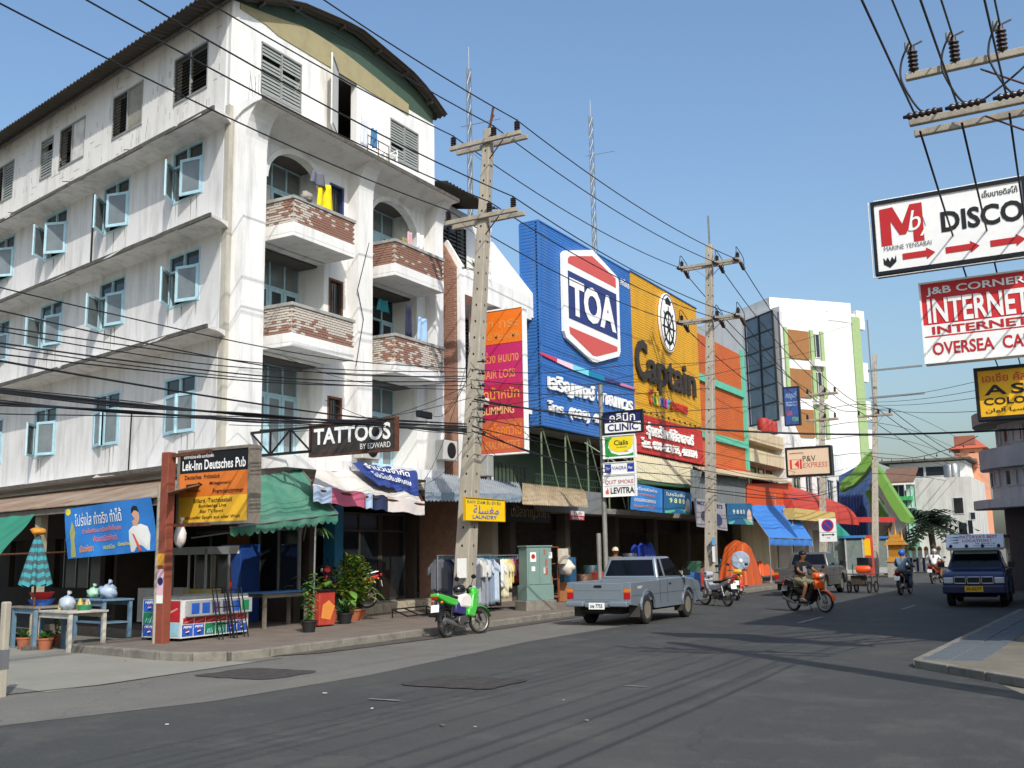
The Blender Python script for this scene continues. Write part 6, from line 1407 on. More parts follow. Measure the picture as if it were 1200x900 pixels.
booth('glass phone booth with green pointed roof behind the no parking plate', 985, -14.4, pm('booth_green', (40, 130, 110), .5), pm('booth_cream', (190, 188, 170), .6), BG, 1)
booth('glass phone booth with flat blue roof left of the far pole', 1005, -13.3, pm('booth_blue', (60, 120, 180), .5), pm('booth_grey', (170, 172, 168), .6), BG)
booth('glass phone booth with flat blue roof right of the far pole', 1034, -13.2, pm('booth_blue', (60, 120, 180), .5), pm('booth_grey', (170, 172, 168), .6), BG)
t = thing('kiosk', 'red and yellow advertising kiosk among the phone booths', 'kiosk', onX(1018, 668, -12.7)); q = onX(1018, 668, -12.7); q.z = .14
mb = MB(); mb.box(q.x-.3, q.x+.3, q.y-.3, q.y+.3, .1, 2.5); mb.build('body', paint(190, 60, 44), t, world=True)
mb = MB(); mb.box(q.x-.26, q.x+.26, q.y-.32, q.y-.302, 1.3, 2.3); mb.build('poster', YEL, t, world=True); mb = MB(); mb.box(q.x-.26, q.x+.26, q.y-.32, q.y-.302, .4, 1.1); mb.build('poster', paint(60, 80, 76), t, world=True)
Yn = 46.0; a = onY(961, 635, Yn); b = onY(981, 634, Yn); tz = onY(961, 608, Yn).z
npk = Sg('no_parking_sign', 'white no parking plate with blue and red disc and a double arrow', 'sign', a, UX, b.x-a.x, tz-a.z, NY, .03, WHITE)
npk.poly(circ(.5, .7, .36, .27, 24), RED, d=.004); npk.poly(circ(.5, .7, .29, .215, 24), paint(44, 60, 150), d=.008); npk.poly([(.24, .86), (.3, .9), (.76, .54), (.7, .5)], RED, d=.012)
npk.poly([(.1, .3), (.24, .36), (.24, .32), (.76, .32), (.76, .36), (.9, .3), (.76, .24), (.76, .28), (.24, .28), (.24, .24)], INK, 'arrow', .006); npk.txt('วันคู่', .4, .13, .6, .21, paint(90, 90, 90)); npk.poly(rect(0, .4, 1, .415), paint(120, 120, 120), d=.006)
mb = MB(); mb.tube([(a.x+(b.x-a.x)/2, Yn+.06, .1), (a.x+(b.x-a.x)/2, Yn+.06, tz)], .04, 8); mb.build('post', STEEL, npk.t, world=True)
# red barrel awning
t = thing('awning', 'red barrel-vault awning with white stay behind the beige fascia', 'awning', (-15, 66, 0))
ya, yb = onX(932, 600, -14.6).y, onX(1004, 600, -14.6).y; z0 = onX(960, 612, -14.6).z
mb = MB(); mb.grid(lambda u, v_: Vector((-16.9+2.4*math.sin(v_*PI/2), ya+(yb-ya)*u, z0+2.35*math.cos(v_*PI/2)*(1-.25*u*u))), 12, 10); mb.prism([(-16.9+2.4*math.sin(k*PI/20), z0+2.35*math.cos(k*PI/20)) for k in range(11)]+[(-16.9, z0)], (0, ya, 0), UX, UZ, (0, .03, 0)); mb.build('canopy', pm('red_canvas', (172, 56, 42), .65, var=.12, sc=2), t, world=True, smooth=True)
mb = MB(); mb.tube([(-14.5, ya+1, z0), (-16.5, ya+3, z0+2.6)], .04); mb.build('stay', PRW, t, world=True)
t = thing('fascia', 'beige boxed shop fascia under the red barrel awning', 'fascia', onX(950, 612, -14.2)); a, b = onX(931, 601, -14.3), onX(979, 605, -14.3); zt = onX(931, 593, -14.3).z
for k in range(5):
    y_ = a.y+(b.y-a.y)*k/5; mb = MB(); mb.box(-14.9, -14.3, y_+.02, a.y+(b.y-a.y)*(k+1)/5-.02, a.z-.35, zt-.1); mb.build('panel', pm('fascia_beige', (196, 168, 100), .7), t, world=True)
for y_ in (a.y+.2, b.y-.2): mb = MB(); mb.tube([(-14.5, y_, .1), (-14.5, y_, a.z)], .05); mb.build('post', STEEL, t, world=True)
# ================================================================ VEHICLES
TYRE = pm('tyre_rubber', (30, 29, 28), .85, var=.2, sc=20, dirt=.3, dcol=(90, 84, 74), dsc=6)
RIMM = pm('dusty_rim', (150, 142, 126), .5, .5, var=.15, sc=8, dirt=.4, dcol=(100, 88, 70), dsc=5)
AMB = paint(206, 110, 20, .3); LRED = paint(160, 22, 24, .25); LCLR = pm('lamp_glass', (200, 204, 206), .1, .3, spec=.7)
GLS = pm('tinted_car_glass', (10, 11, 15), .06, var=.2, spec=.35)
UNDER = pm('underbody', (18, 18, 18), .9)
def car_paint(name, c, rough=.32, metal=.35):
    return pm(name, c, rough, metal, var=.05, sc=2, dirt=.25, dcol=tuple(int(v*.75+30) for v in c), dsc=2, coat=.4)
def car_wheel(par, x, y, r, w, side):
    mb = MB(); k = [(r*.62, -w/2), (r*.9, -w/2), (r, -w/2+.03), (r, w/2-.03), (r*.9, w/2), (r*.62, w/2)]
    mb.lathe(k+[k[0]], (x, y, r), 28, 0, (0, 1, 0)); t = mb.build('wheel', TYRE, par, smooth=True, angle=35)
    mb = MB(); o = side*w*.28
    mb.lathe([(.0, o*.55), (r*.16, o*.6), (r*.2, o), (r*.26, o), (r*.3, o*.5), (r*.5, o*.35), (r*.56, o), (r*.64, o*1.7)], (x, y, r), 28, 0, (0, 1, 0))
    for i in range(6):
        a = 2*PI*i/6; c = Vector((x+math.cos(a)*r*.38, y+o*.75, r+math.sin(a)*r*.38)); mb.obox(c, (math.cos(a)*r*.17, 0, math.sin(a)*r*.17), (-math.sin(a)*.028, 0, math.cos(a)*.028), (0, .015, 0))
    mb.build('rim', RIMM, t, smooth=True, angle=35)
    mb = MB()
    for i in range(6): a = 2*PI*(i+.5)/6; c = Vector((x+math.cos(a)*r*.42, y+o*.62, r+math.sin(a)*r*.42)); mb.obox(c, (math.cos(a)*r*.09, 0, math.sin(a)*r*.09), (-math.sin(a)*.03, 0, math.cos(a)*.03), (0, .012, 0))
    mb.build('rim_slots', UNDER, t, kind='stuff')
def inset(a, b, c, d, e):       # shrink a quad by e metres on every edge
    c0 = (a+b+c+d)/4; q = []
    for p, n_, pr in ((a, b, d), (b, c, a), (c, d, b), (d, a, c)):
        u = (n_-p).normalized(); v_ = (pr-p).normalized(); q.append(p+u*e+v_*e)
    return q
def pickup(name, label, cat_, loc, rz, P, plate=None, extcab=True, group=None, tail='grey', front=True):
    t = thing(name, label, cat_, loc, rz, group)
    RA, FA, HW = -1.3, 1.5, .83
    def arch(cx_, r, a0=PI, a1=0, n=10): return [(cx_+r*math.cos(a0+(a1-a0)*i/n), .36+r*math.sin(a0+(a1-a0)*i/n)) for i in range(n+1)]
    bot = [(-2.34, .5), (-1.78, .44)]+arch(RA, .43)+[(-.8, .36), (.98, .36)]+arch(FA, .43)+[(2.02, .4), (2.42, .42)]
    side = bot+[(2.46, .62), (2.42, .84), (2.3, .92), (1.9, .99), (1.32, 1.04), (-.48, 1.05), (-.5, 1.03), (-2.34, 1.02)]
    for s in (-1, 1):
        mb = MB(); mb.prism(side, (0, s*HW-(.045 if s > 0 else 0), 0), UX, UZ, (0, .045, 0)); mb.build('body_side', P, t, bevel=.022, seg=3, smooth=True)
        mb = MB(); y_ = s*(HW+.004)
        for (cx_) in (RA, FA):                                           # flared wheel-arch lips
            o_ = arch(cx_, .475); i_ = arch(cx_, .43)
            for k in range(10): mb.prism([o_[k], o_[k+1], i_[k+1], i_[k]], (0, y_-(0 if s > 0 else .02), 0), UX, UZ, (0, .02, 0))
        mb.build('wheel_arch', P, t, smooth=True)
        mb = MB(); mb.box(-.78, .96, s*HW-.03 if s > 0 else s*HW-.01, s*HW+.01 if s > 0 else s*HW+.03, .36, .42); mb.build('sill', P, t)
        mb = MB(); yy = s*(HW+.001)
        mb.box(.0, .012, yy-.002, yy+.002, .45, 1.03); mb.box(1.12, 1.132, yy-.002, yy+.002, .5, 1.03); mb.box(-.5, -.488, yy-.002, yy+.002, .45, 1.03); mb.box(-2.3, 2.3, yy-.0015, yy+.0015, .7, .708); mb.build('door_gap', UNDER, t)
        mb = MB(); mb.box(.1, .24, yy-.012, yy+.018, .9, .94); mb.build('door_handle', BLKP, t, bevel=.006)
    core = [(-.5, .45), (2.4, .45), (2.44, .62), (2.4, .86), (2.28, .94), (1.9, 1.02), (1.3, 1.07), (-.5, 1.06)]
    mb = MB(); mb.prism(core, (0, -HW+.045, 0), UX, UZ, (0, 2*HW-.09, 0)); mb.build('bonnet', P, t, bevel=.02, smooth=True)
    mb = MB(); mb.box(-2.3, -.5, -HW+.045, HW-.045, .56, .62); mb.build('bed_floor', P, t)
    mb = MB(); mb.box(-2.2, 2.3, -.55, .55, .28, .5); mb.build('underbody', UNDER, t)
    # tailgate with pressed panel, handle, bumper, lamps, plate
    mb = MB(); mb.box(-2.375, -2.325, -.66, .66, .56, 1.0); tg = mb.build('tailgate', P, t, bevel=.015)
    mb = MB()
    for q in ((-.6, .6, .62, .635), (-.6, .6, .83, .845)): mb.box(-2.382, -2.375, *q)
    for q in ((-.6, -.585, .635, .83), (.585, .6, .635, .83)): mb.box(-2.382, -2.375, *q)
    mb.build('pressing', P, tg, bevel=.003); mb = MB(); mb.box(-2.392, -2.37, -.1, .1, .9, .955); mb.build('handle', BLKP, tg, bevel=.006)
    mb = MB(); mb.box(-2.52, -2.36, -.8, -.33, .46, .58); mb.box(-2.52, -2.36, .33, .8, .46, .58); mb.box(-2.46, -2.36, -.33, .33, .44, .56); mb.build('rear_bumper', P if tail == 'grey' else CHROME, t, bevel=.03)
    for s in (-1, 1):
        y0_, y1_ = sorted((s*.665, s*.82))
        mb = MB(); mb.box(-2.385, -2.3, y0_, y1_, .64, .78); mb.build('tail_light', LRED, t, bevel=.008); mb = MB(); mb.box(-2.385, -2.3, y0_, y1_, .785, .87); mb.build('tail_light', AMB, t, bevel=.008)
        mb = MB(); mb.box(-2.37, -2.3, y0_, y1_, .87, 1.02); mb.build('corner_panel', P, t, bevel=.01); mb = MB(); mb.box(-2.37, -2.3, y0_, y1_, .5, .64); mb.build('corner_panel', P, t, bevel=.01)
        mb = MB(); mb.box(RA-.62, RA-.6, s*.72-.14, s*.72+.14, .2, .52); mb.build('mud_flap', pm('mud_flap', (60, 58, 54), .8), t); mb = MB(); mb.box(FA-.56, FA-.54, s*.74-.11, s*.74+.11, .2, .45); mb.build('mud_flap', pm('mud_flap', (60, 58, 54), .8), t)
    if plate:
        mb = MB(); mb.box(-2.485, -2.462, -.2, .2, .4, .55); pl_ = mb.build('number_plate', WHITE, t); mb = MB(); text(mb, plate, (-2.487, .16, .43), (0, -1, 0), UZ, .32, .09, (-1, 0, 0), .003, 0, .02); mb.build('lettering', INK, pl_)
    # cab
    zb, zt = 1.05, 1.6
    b = [V(-.48, -HW+.05, zb), V(1.36, -HW+.05, zb), V(1.36, HW-.05, zb), V(-.48, HW-.05, zb)]
    u = [V(-.26, -.63, zt), V(.68, -.63, zt), V(.68, .63, zt), V(-.26, .63, zt)]
    mb = MB(); mb.add(b+u, [(0, 1, 5, 4), (1, 2, 6, 5), (2, 3, 7, 6), (3, 0, 4, 7), (4, 5, 6, 7), (3, 2, 1, 0)]); cab = mb.build('cab', P, t, bevel=.05, seg=3, smooth=True)
    def glass(nm, a, b_, c, d, e, m=GLS, o=.006):
        q = inset(a, b_, c, d, e); n_ = (q[1]-q[0]).cross(q[3]-q[0]).normalized()
        mb = MB(); mb.add([p+n_*o for p in q]+[p-n_*.03 for p in q], [(0, 1, 2, 3), (7, 6, 5, 4), (0, 4, 5, 1), (1, 5, 6, 2), (2, 6, 7, 3), (3, 7, 4, 0)]); mb.build(nm, m, cab, bevel=.004)
    glass('windscreen', b[1], b[2], u[2], u[1], .085); glass('rear_window', b[3], b[0], u[0], u[3], .085)
    for s, (p, q, r, v_) in ((-1, (b[0], b[1], u[1], u[0])), (1, (b[2], b[3], u[3], u[2]))):
        f = (lambda k: (p+(q-p)*k, v_+(r-v_)*k)) if s < 0 else (lambda k: (q+(p-q)*k, r+(v_-r)*k))
        segs = ((.0, .25), (.25, 1.0)) if extcab else ((0, 1.0),)
        for k0, k1 in segs:
            l0, h0 = f(k0); l1, h1 = f(k1); e = .065
            if s < 0: glass('side_window', l0, l1, h1, h0, e)
            else: glass('side_window', l1, l0, h0, h1, e)
    for s in (-1, 1):
        mb = MB(); mb.box(1.02, 1.12, s*.96-.09, s*.96+.09, 1.1, 1.26); mb.bar((1.08, s*.8, 1.08), (1.08, s*.92, 1.14), .03); mb.build('mirror', BLKP, t, bevel=.02)
    # front
    mb = MB(); mb.box(2.44, 2.475, -.5, .5, .66, .84); gr = mb.build('grille', BLKP, t)
    for y0_, y1_ in ((-.52, -.2), (-.18, .18), (.2, .52)):
        mb = MB(); w = .025
        for q in ((y0_, y0_+w, .66, .86), (y1_-w, y1_, .66, .86), (y0_+w, y1_-w, .66, .66+w), (y0_+w, y1_-w, .86-w, .86)): mb.box(2.46, 2.5, *q)
        mb.build('grille_frame', CHROME, t, bevel=.008)
    for s in (-1, 1):
        y0_, y1_ = sorted((s*.54, s*.8)); mb = MB(); mb.box(2.4, 2.47, y0_, y1_, .67, .84); mb.build('headlight', LCLR, t, bevel=.02)
    mb = MB(); mb.box(2.4, 2.6, -HW, HW, .38, .62); mb.build('front_bumper', P, t, bevel=.04, seg=3)
    for x in (RA, FA):
        for s in (-1, 1): car_wheel(t, x, s*(HW-.12), .34 if x == RA else .34, .2, s)
    return t
GREYP = car_paint('grey_blue_car_paint', (126, 136, 144)); DARKP = car_paint('charcoal_car_paint', (92, 90, 86)); NAVYP = car_paint('navy_car_paint', (22, 30, 70))
pk = pickup('pickup_truck', 'dusty grey-blue pickup parked at the kerb in front of the clinic post', 'pickup', (-10.66, 25.15, 0), R_(90), GREYP, 'บษ 7755')
mb = MB(); text(mb, 'DRIFT', (-1.95, -.838, .86), UX, UZ, .3, .06, (0, -1, 0), .002, 0, .02, .2); mb.build('lettering', PRW, pk)
ra = G(980, 697)
pickup('pickup_truck', 'dark grey pickup with chrome bumper driving away near the no parking plate', 'pickup', (-10.25, ra.y+.9, 0), R_(90), DARKP, None, True, None, 'chrome')
# songthaew: same base with a canopy and a slanted advertising board
q0, q1 = G(1112, 710), G(1180, 708)
st_ = pickup('songthaew', 'navy blue songthaew taxi with white advertising board over its windscreen', 'taxi', (q0.x+.72, q0.y+1.75, 0), R_(-88), NAVYP, None, False)
mb = MB(); mb.box(2.605, 2.625, -.24, .24, .44, .6); pl_ = mb.build('number_plate', YEL, st_); mb = MB(); text(mb, '30-0277', (2.626, -.2, .475), UY, UZ, .4, .09, UX, .003, 0, .02); mb.build('lettering', INK, pl_)
mb = MB(); bl, tl = V(1.0, -.78, 1.66), V(.42, -.78, 2.06); up_ = (tl-bl); nb = V(up_.z, 0, -up_.x).normalized()
mb.obox((bl+tl)/2+V(0, .78, 0), (0, .80, 0), up_/2, nb*.03); bd = mb.build('board', pm('white_board', (214, 218, 220), .5, var=.05), st_, bevel=.015)
mb = MB(); text(mb, "PATTAYA'S BEST", bl+V(0, .36, 0)+up_*.66, UY, up_.normalized(), 1.05, .17, nb, .035, 0, .02); text(mb, 'LOCATION !', bl+V(0, .44, 0)+up_*.38, UY, up_.normalized(), .8, .15, nb, .035, 0, .02); mb.build('lettering', paint(170, 60, 56), bd)
mb = MB(); text(mb, 'TEL. 038-425 145', bl+V(0, .8, 0)+up_*.22, UY, up_.normalized(), .55, .07, nb, .035, 0, .01); text(mb, 'www.condo-view.co', bl+V(0, .75, 0)+up_*.08, UY, up_.normalized(), .6, .06, nb, .035, 0, .01); mb.build('lettering', INK, bd)
for k in range(3):
    mb = MB(); flat(mb, [(.05+.03*k, .72-k*.2), (.3, .8-k*.2), (.36, .76-k*.2), (.3, .7-k*.2)], bl, UY*1.0, up_, nb, .035); mb.build('printed_figure', paint(70, 90, 100), bd)
mb = MB(); mb.box(.5, 1.0, -.76, .76, 1.6, 1.68); mb.build('roof_rack', STEEL, st_)
for k in range(4):
    mb = MB(); mb.lathe([(.05, 0), (.05, .06), (.02, .1)], (.98, -.66+k*.44, 1.68), 8); mb.build('roof_lamp', NAVYP, st_)
mb = MB(); mb.box(-2.4, .42, -.86, .86, 1.98, 2.06); mb.build('canopy_roof', pm('canopy_blue', (40, 48, 70), .5), st_, bevel=.04)
for s in (-1, 1):
    for x in (-2.3, -1.4, -.55):
        mb = MB(); mb.tube([(x, s*.8, 1.0), (x, s*.8, 2.0)], .025, 6); mb.build('canopy_post', CHROME, st_)
    mb = MB(); mb.bar((-2.3, s*.8, 1.45), (-.55, s*.8, 1.45), .04); mb.build('side_rail', CHROME, st_); mb = MB(); y0_, y1_ = sorted((s*.35, s*.75)); mb.box(-2.2, -.6, y0_, y1_, .95, 1.05); mb.build('bench', BLACK, st_, bevel=.03)
mb = MB(); mb.box(1.13, 1.16, -.62, .62, 1.34, 1.42); mb.build('sun_strip', pm('pale_green_strip', (170, 206, 190), .5), st_) if False else None
mb = MB(); mb.obox((.78, 0, 1.545), (.055, 0, -.045), (0, .6, 0), (.006, 0, .006)); mb.build('sun_strip', pm('pale_green_strip', (170, 206, 190), .5), st_)

# ---------------------------------------------------------------- motorbikes
def bike(label, loc, rz, c1, c2=None, sport=False, bodyc=None, steer=0.0, group='motorbikes', lean=0.0, plate=True, seatc=None):
    t = thing('motorbike', label, 'motorbike', loc, rz, group); t.rotation_euler = (lean, 0, rz)
    P = pm('bike_paint_%d_%d_%d' % c1, c1, .3, .1, var=.06, coat=.5); P2 = pm('bike_paint_%d_%d_%d' % (c2 or (60, 60, 62)), c2 or (60, 60, 62), .35, .1, var=.08, coat=.3)
    wb, r = 1.22, .285
    rx, fx = -.56, .66
    Rm = Matrix.Rotation(steer, 4, 'Z'); piv = Vector((.44, 0, 0))
    def st(p): p = Vector(p); return piv+Rm@(p-piv) if steer else p
    def wheel(x, fr):
        axv = (Rm@Vector((0, 1, 0))) if fr else Vector((0, 1, 0)); c = st((x, 0, r)) if fr else Vector((x, 0, r)); w = .075 if fr else .09
        mb = MB(); mb.lathe([(r*.8, -w*.35), (r*.9, -w/2), (r*.97, -w*.35), (r, 0), (r*.97, w*.35), (r*.9, w/2), (r*.8, w*.35), (r*.8, -w*.35)], c, 26, 0, axv); o = mb.build('wheel', TYRE, t, smooth=True)
        mb = MB(); mb.lathe([(r*.74, -.02), (r*.81, -.03), (r*.81, .03), (r*.74, .02), (r*.74, -.02)], c, 26, 0, axv); mb.lathe([(0.0, -.06), (.06, -.06), (.06, .06), (0, .06)], c, 12, 0, axv)
        u_ = Vector((0, 0, 1)); v_ = axv.cross(u_)
        n = 6 if sport else 14
        for k in range(n):
            a = 2*PI*k/n; d = u_*math.cos(a)+v_*math.sin(a); mb.bar(c+d*.05, c+d*r*.76, .028 if sport else .006, .012 if sport else .006, up=axv)
        mb.build('rim', RIMM if not sport else pm('rim_grey', (120, 118, 112), .4, .6), o, smooth=False)
    wheel(rx, False); wheel(fx, True)
    def panel(nm, poly, y0, y1, m, bev=.02, stv=False):
        mb = MB(); mb.prism(poly, (0, y0, 0), UX, UZ, (0, y1-y0, 0))
        if stv: mb.v = [tuple(st(p)) for p in mb.v]
        return mb.build(nm, m, t, bevel=bev, seg=2, smooth=True)
    # frame, engine, exhaust
    mb = MB(); mb.tube([(.42, 0, .78), (.2, 0, .5), (-.05, 0, .42), (-.2, 0, .45), (-.55, 0, .72)], .028, 7); mb.tube([(-.15, .06, .33), (rx, .09, r)], .025, 6); mb.tube([(-.15, -.06, .33), (rx, -.09, r)], .025, 6); mb.build('frame', BLKP, t, smooth=True)
    panel('engine', [(-.16, .22), (.1, .2), (.16, .3), (.26, .36), (.24, .44), (.1, .42), (-.14, .42), (-.2, .32)], -.11, .11, pm('engine_alloy', (96, 94, 90), .45, .6, var=.2, sc=10), .02)
    mb = MB()
    for k in range(5): mb.box(.13+k*.03, .145+k*.03, -.08, .08, .29, .43)
    mb.build('engine_fins', pm('engine_alloy', (96, 94, 90), .45, .6), t)
    mb = MB(); mb.tube([(.2, -.08, .3), (.12, -.12, .18), (-.2, -.13, .2), (-.4, -.14, .25)], .02, 7); mb.tube([(-.38, -.145, .245), (-.55, -.15, .3), (-.82, -.15, .38)], [.03, .05, .045], 9); mb.build('exhaust', pm('exhaust_steel', (150, 148, 144), .3, .8, var=.15), t, smooth=True)
    for s in (-1, 1):
        mb = MB(); mb.tube([(-.42, s*.12, .62), (rx+.02, s*.12, r+.03)], [.03, .024], 8); mb.build('shock_absorber', P2 if not sport else BLKP, t, smooth=True)
        mb = MB(); mb.tube([st((.5, s*.085, .72)), st((fx, s*.085, r))], [.026, .02], 8); mb.build('fork', CHROME if not sport else BLKP, t, smooth=True)
        mb = MB(); mb.tube([(-.02, s*.1, .26), (-.02, s*.27, .26)], .018, 6); mb.build('foot_peg', BLACK, t)
    mb = MB(); mb.tube([(-.05, .1, .25), (-.12, .26, .01)], .012, 5); mb.build('side_stand', BLKP, t)
    # fenders
    for nm, cx_, a0, a1, fr in (('front_fender', fx, .15, 2.3, True), ('rear_fender', rx, .9, 2.9, False)):
        mb = MB(); R0 = r+.035; n = 10; m = P if fr else BLKP
        mb.grid(lambda u, v_: (lambda a: Vector((cx_+R0*math.cos(a)*(1 if abs(v_-.5) < .3 else .985), (v_-.5)*.13, r+R0*math.sin(a)-(.02 if v_ in (0, 1) else 0))))(a0+(a1-a0)*u), n, 4, th=(0, 0, .006))
        if fr: mb.v = [tuple(st(p)) for p in mb.v]
        mb.build(nm, m, t, smooth=True)
    if sport:
        panel('tank', [(-.1, .6), (.3, .56), (.42, .66), (.36, .84), (.2, .9), (-.02, .86), (-.14, .74)], -.13, .13, pm('bike_white', (214, 206, 200), .3, coat=.4), .045)
        panel('side_fairing', [(.12, .42), (.36, .36), (.56, .62), (.62, .8), (.5, .92), (.38, .86), (.3, .6), (.16, .56)], -.17, .17, P, .03)
        panel('tail_cowl', [(-.2, .62), (-.1, .76), (-.5, .86), (-.9, .94), (-.92, .86), (-.55, .7)], -.11, .11, P, .03)
        panel('under_cowl', [(-.3, .5), (.1, .42), (.14, .6), (-.12, .72), (-.26, .66)], -.115, .115, pm('indigo_panel', (50, 44, 96), .35), .02)
        panel('seat', [(-.7, .86), (-.14, .76), (-.1, .84), (-.4, .88), (-.7, .93)], -.1, .1, BLACK, .03)
        panel('headlight_cowl', [(.46, .8), (.6, .78), (.68, .9), (.6, 1.02), (.46, .98)], -.12, .12, P, .04, True)
        mb = MB(); mb.tube([(-.85, 0, .98), (-.5, .12, .96)], .015); mb.tube([(-.85, 0, .98), (-.5, -.12, .96)], .015); mb.build('grab_rail', BLKP, t)
    else:
        panel('leg_shield', [(.18, .34), (.3, .3), (.4, .5), (.5, .74), (.46, .82), (.36, .78), (.28, .56), (.16, .5)], -.2, .2, P2, .03)
        panel('body_cowl', [(-.2, .5), (.1, .48), (.28, .56), (.36, .74), (.2, .66), (-.06, .62), (-.3, .7), (-.62, .82), (-.86, .84), (-.8, .74), (-.5, .62)], -.11, .11, pm('bike_body_dark', bodyc, .35, coat=.3) if bodyc else P, .03)
        panel('seat', [(-.78, .82), (-.3, .7), (.06, .7), (.1, .76), (-.1, .79), (-.4, .8), (-.76, .88)], -.12, .12, seatc or BLACK, .035)
        panel('headlight_cowl', [(.38, .9), (.5, .88), (.6, .96), (.56, 1.06), (.44, 1.08), (.34, 1.0)], -.17, .17, P, .045, True)
        panel('front_cowl', [(.44, .6), (.54, .64), (.56, .82), (.48, .88), (.42, .8)], -.16, .16, P, .03)
        mb = MB(); mb.tube([(-.5, .12, .84), (-.82, .1, .92), (-.82, -.1, .92), (-.5, -.12, .84)], .014, 6); mb.build('grab_rail', CHROME, t, smooth=True)
    mb = MB(); mb.ell(st((.59, 0, .98)), .05, .085, .06, 12, 8); mb.build('headlight', LCLR, t, smooth='all')
    mb = MB(); mb.tube([st(p) for p in ((.3, .34, 1.02), (.36, .2, 1.03), (.42, 0, .98), (.36, -.2, 1.03), (.3, -.34, 1.02))], .015, 7); mb.tube([st((.42, 0, .98)), st((.5, 0, .72))], .03, 7); mb.build('handlebar', BLKP, t, smooth=True)
    for s in (-1, 1):
        mb = MB(); mb.tube([st((.35, s*.24, 1.03)), st((.4, s*.3, 1.2))], .008, 5); mb.ell(st((.4, s*.32, 1.23)), .015, .07, .05, 10, 6); mb.build('mirror', BLKP, t, smooth='all')
        mb = MB(); mb.tube([st((.3, s*.34, 1.02)), st((.33, s*.24, 1.03))], .022, 8); mb.build('grip', BLACK, t)
        mb = MB(); mb.ell((-.82, s*.12, .74), .03, .035, .03, 8, 6); mb.build('indicator', AMB, t, smooth='all')
    mb = MB(); mb.box(-.93, -.88, -.07, .07, .8, .87); mb.build('tail_light', LRED, t, bevel=.012)
    if plate:
        mb = MB(); mb.obox((-.92, 0, .62), (.015, 0, .075), (0, .1, 0), (.004, 0, -.001)); mb.build('number_plate', WHITE, t)
    return t
def bike_px(label, rear, front, c1, c2=None, z=0.0, **k):
    a, b = G(*rear, z), G(*front, z); d = b-a; rz = math.atan2(d.y, d.x); m = a+(b-a)*.46
    L = Vector((math.cos(rz), math.sin(rz), 0)); loc = a+L*.56; return bike(label, (loc.x, loc.y, z), rz, c1, c2, **k), rz
gb, rzg = bike_px('bright green and white sports motorbike parked at the kerb by the near pole', (524, 747.5), (563, 742), (70, 176, 60), None, sport=True, steer=R_(-22), lean=R_(-6), group='parked motorbikes')
mb = MB(); mb.ell((.1, 0, .98), .17, .13, .12, 14, 10); tag(mb.build('helmet', pm('black_helmet', (24, 24, 26), .25, coat=.6), gb, smooth='all'), '', ''); 
h = [o for o in gb.children if o.name.startswith('helmet')][0]; del h['label']; del h['category']
bike('red-tailed motorbike parked on the shop step behind the croton plants', (G(431, 713, .43).x-.45, G(431, 713, .43).y-.35, .43), math.atan2(-.5, -.86)+R_(18), (176, 30, 34), (60, 20, 20), group='parked motorbikes')
rq = G(851, 710.5)
bike('silver and yellow motorbike with black seat parked in front of the second pole', (rq.x-.35, rq.y+.25, 0), math.atan2(.62, -.8), (170, 172, 176), (96, 98, 102), group='parked motorbikes', steer=R_(10))
rq = G(864, 704)
bike('yellow and red motorbike parked tail-on beside the orange tarpaulin', (rq.x-.15, rq.y+.6, 0), R_(105), (206, 150, 24), (170, 40, 30), group='parked motorbikes')
ob = bike('orange and black motorbike ridden out of the side of the street', (G(946, 717).x, G(946, 717).y+.1, 0), R_(-34), (226, 92, 20), (24, 24, 26), group='ridden motorbikes', steer=R_(8), bodyc=(30, 28, 28))
q = G(1056, 697.5); wb_ = bike('dark motorbike ridden away by the rider in the blue helmet', (q.x+.06, q.y+.55, 0), R_(84), (40, 42, 46), (60, 20, 22), group='ridden motorbikes')
q = G(1095, 684.5); rb_ = bike('red motorbike ridden away by the rider in the white shirt', (q.x+.05, q.y+.55, 0), R_(80), (150, 36, 30), (40, 40, 42), group='ridden motorbikes')
# small food cart hooked beside the dark pickup
q = G(1016, 695); t = thing('food_cart', 'black framed food cart with an orange gas bottle beside the dark pickup', 'cart', (q.x-.2, q.y+.3, 0), R_(80)); t.scale = (.8, .8, .85)
mb = MB()
for z in (.35, .85): 
    for s in (-.45, .45): mb.bar((-.8, s, z), (.8, s, z), .035)
    for x in (-.8, .8): mb.bar((x, -.45, z), (x, .45, z), .035)
for x in (-.8, 0, .8):
    for s in (-.45, .45): mb.bar((x, s, .35), (x, s, .85 if x else 1.3), .03)
mb.build('frame', BLKP, t)
mb = MB(); mb.box(-.82, .82, -.47, .47, .86, .89); mb.build('counter', STEEL, t)
for x in (-.45, .45):
    for s in (-.5, .5):
        mb = MB(); mb.lathe([(.2, -.03), (.27, -.03), (.27, .03), (.2, .03), (.2, -.03)], (x, s, .27), 18, 0, (0, 1, 0)); w_ = mb.build('wheel', TYRE, t); mb = MB()
        for k in range(6): a = PI*k/6; mb.bar((x-.22*math.cos(a), s, .27-.22*math.sin(a)), (x+.22*math.cos(a), s, .27+.22*math.sin(a)), .012)
        mb.build('spokes', STEEL, w_)
mb = MB(); mb.lathe([(0, -.35), (.12, -.34), (.17, -.25), (.17, .25), (.12, .34), (0, .35)], (-.3, -.2, 1.07), 14, 0, (.35, -1, 0)); mb.build('gas_bottle', paint(214, 74, 24, .4), t, smooth=True)
for k in range(4):
    mb = MB(); mb.lathe([(.12, 0), (.14, .2), (.13, .22)], (.1+k*.2, .1-.2*(k % 2), .89), 12); mb.build('pot', STEEL if k % 2 else BLKP, t, smooth=True)
mb = MB(); mb.box(.2, .7, -.3, .3, 1.15, 1.6); mb.build('display_case', DPANE, t, bevel=.02)
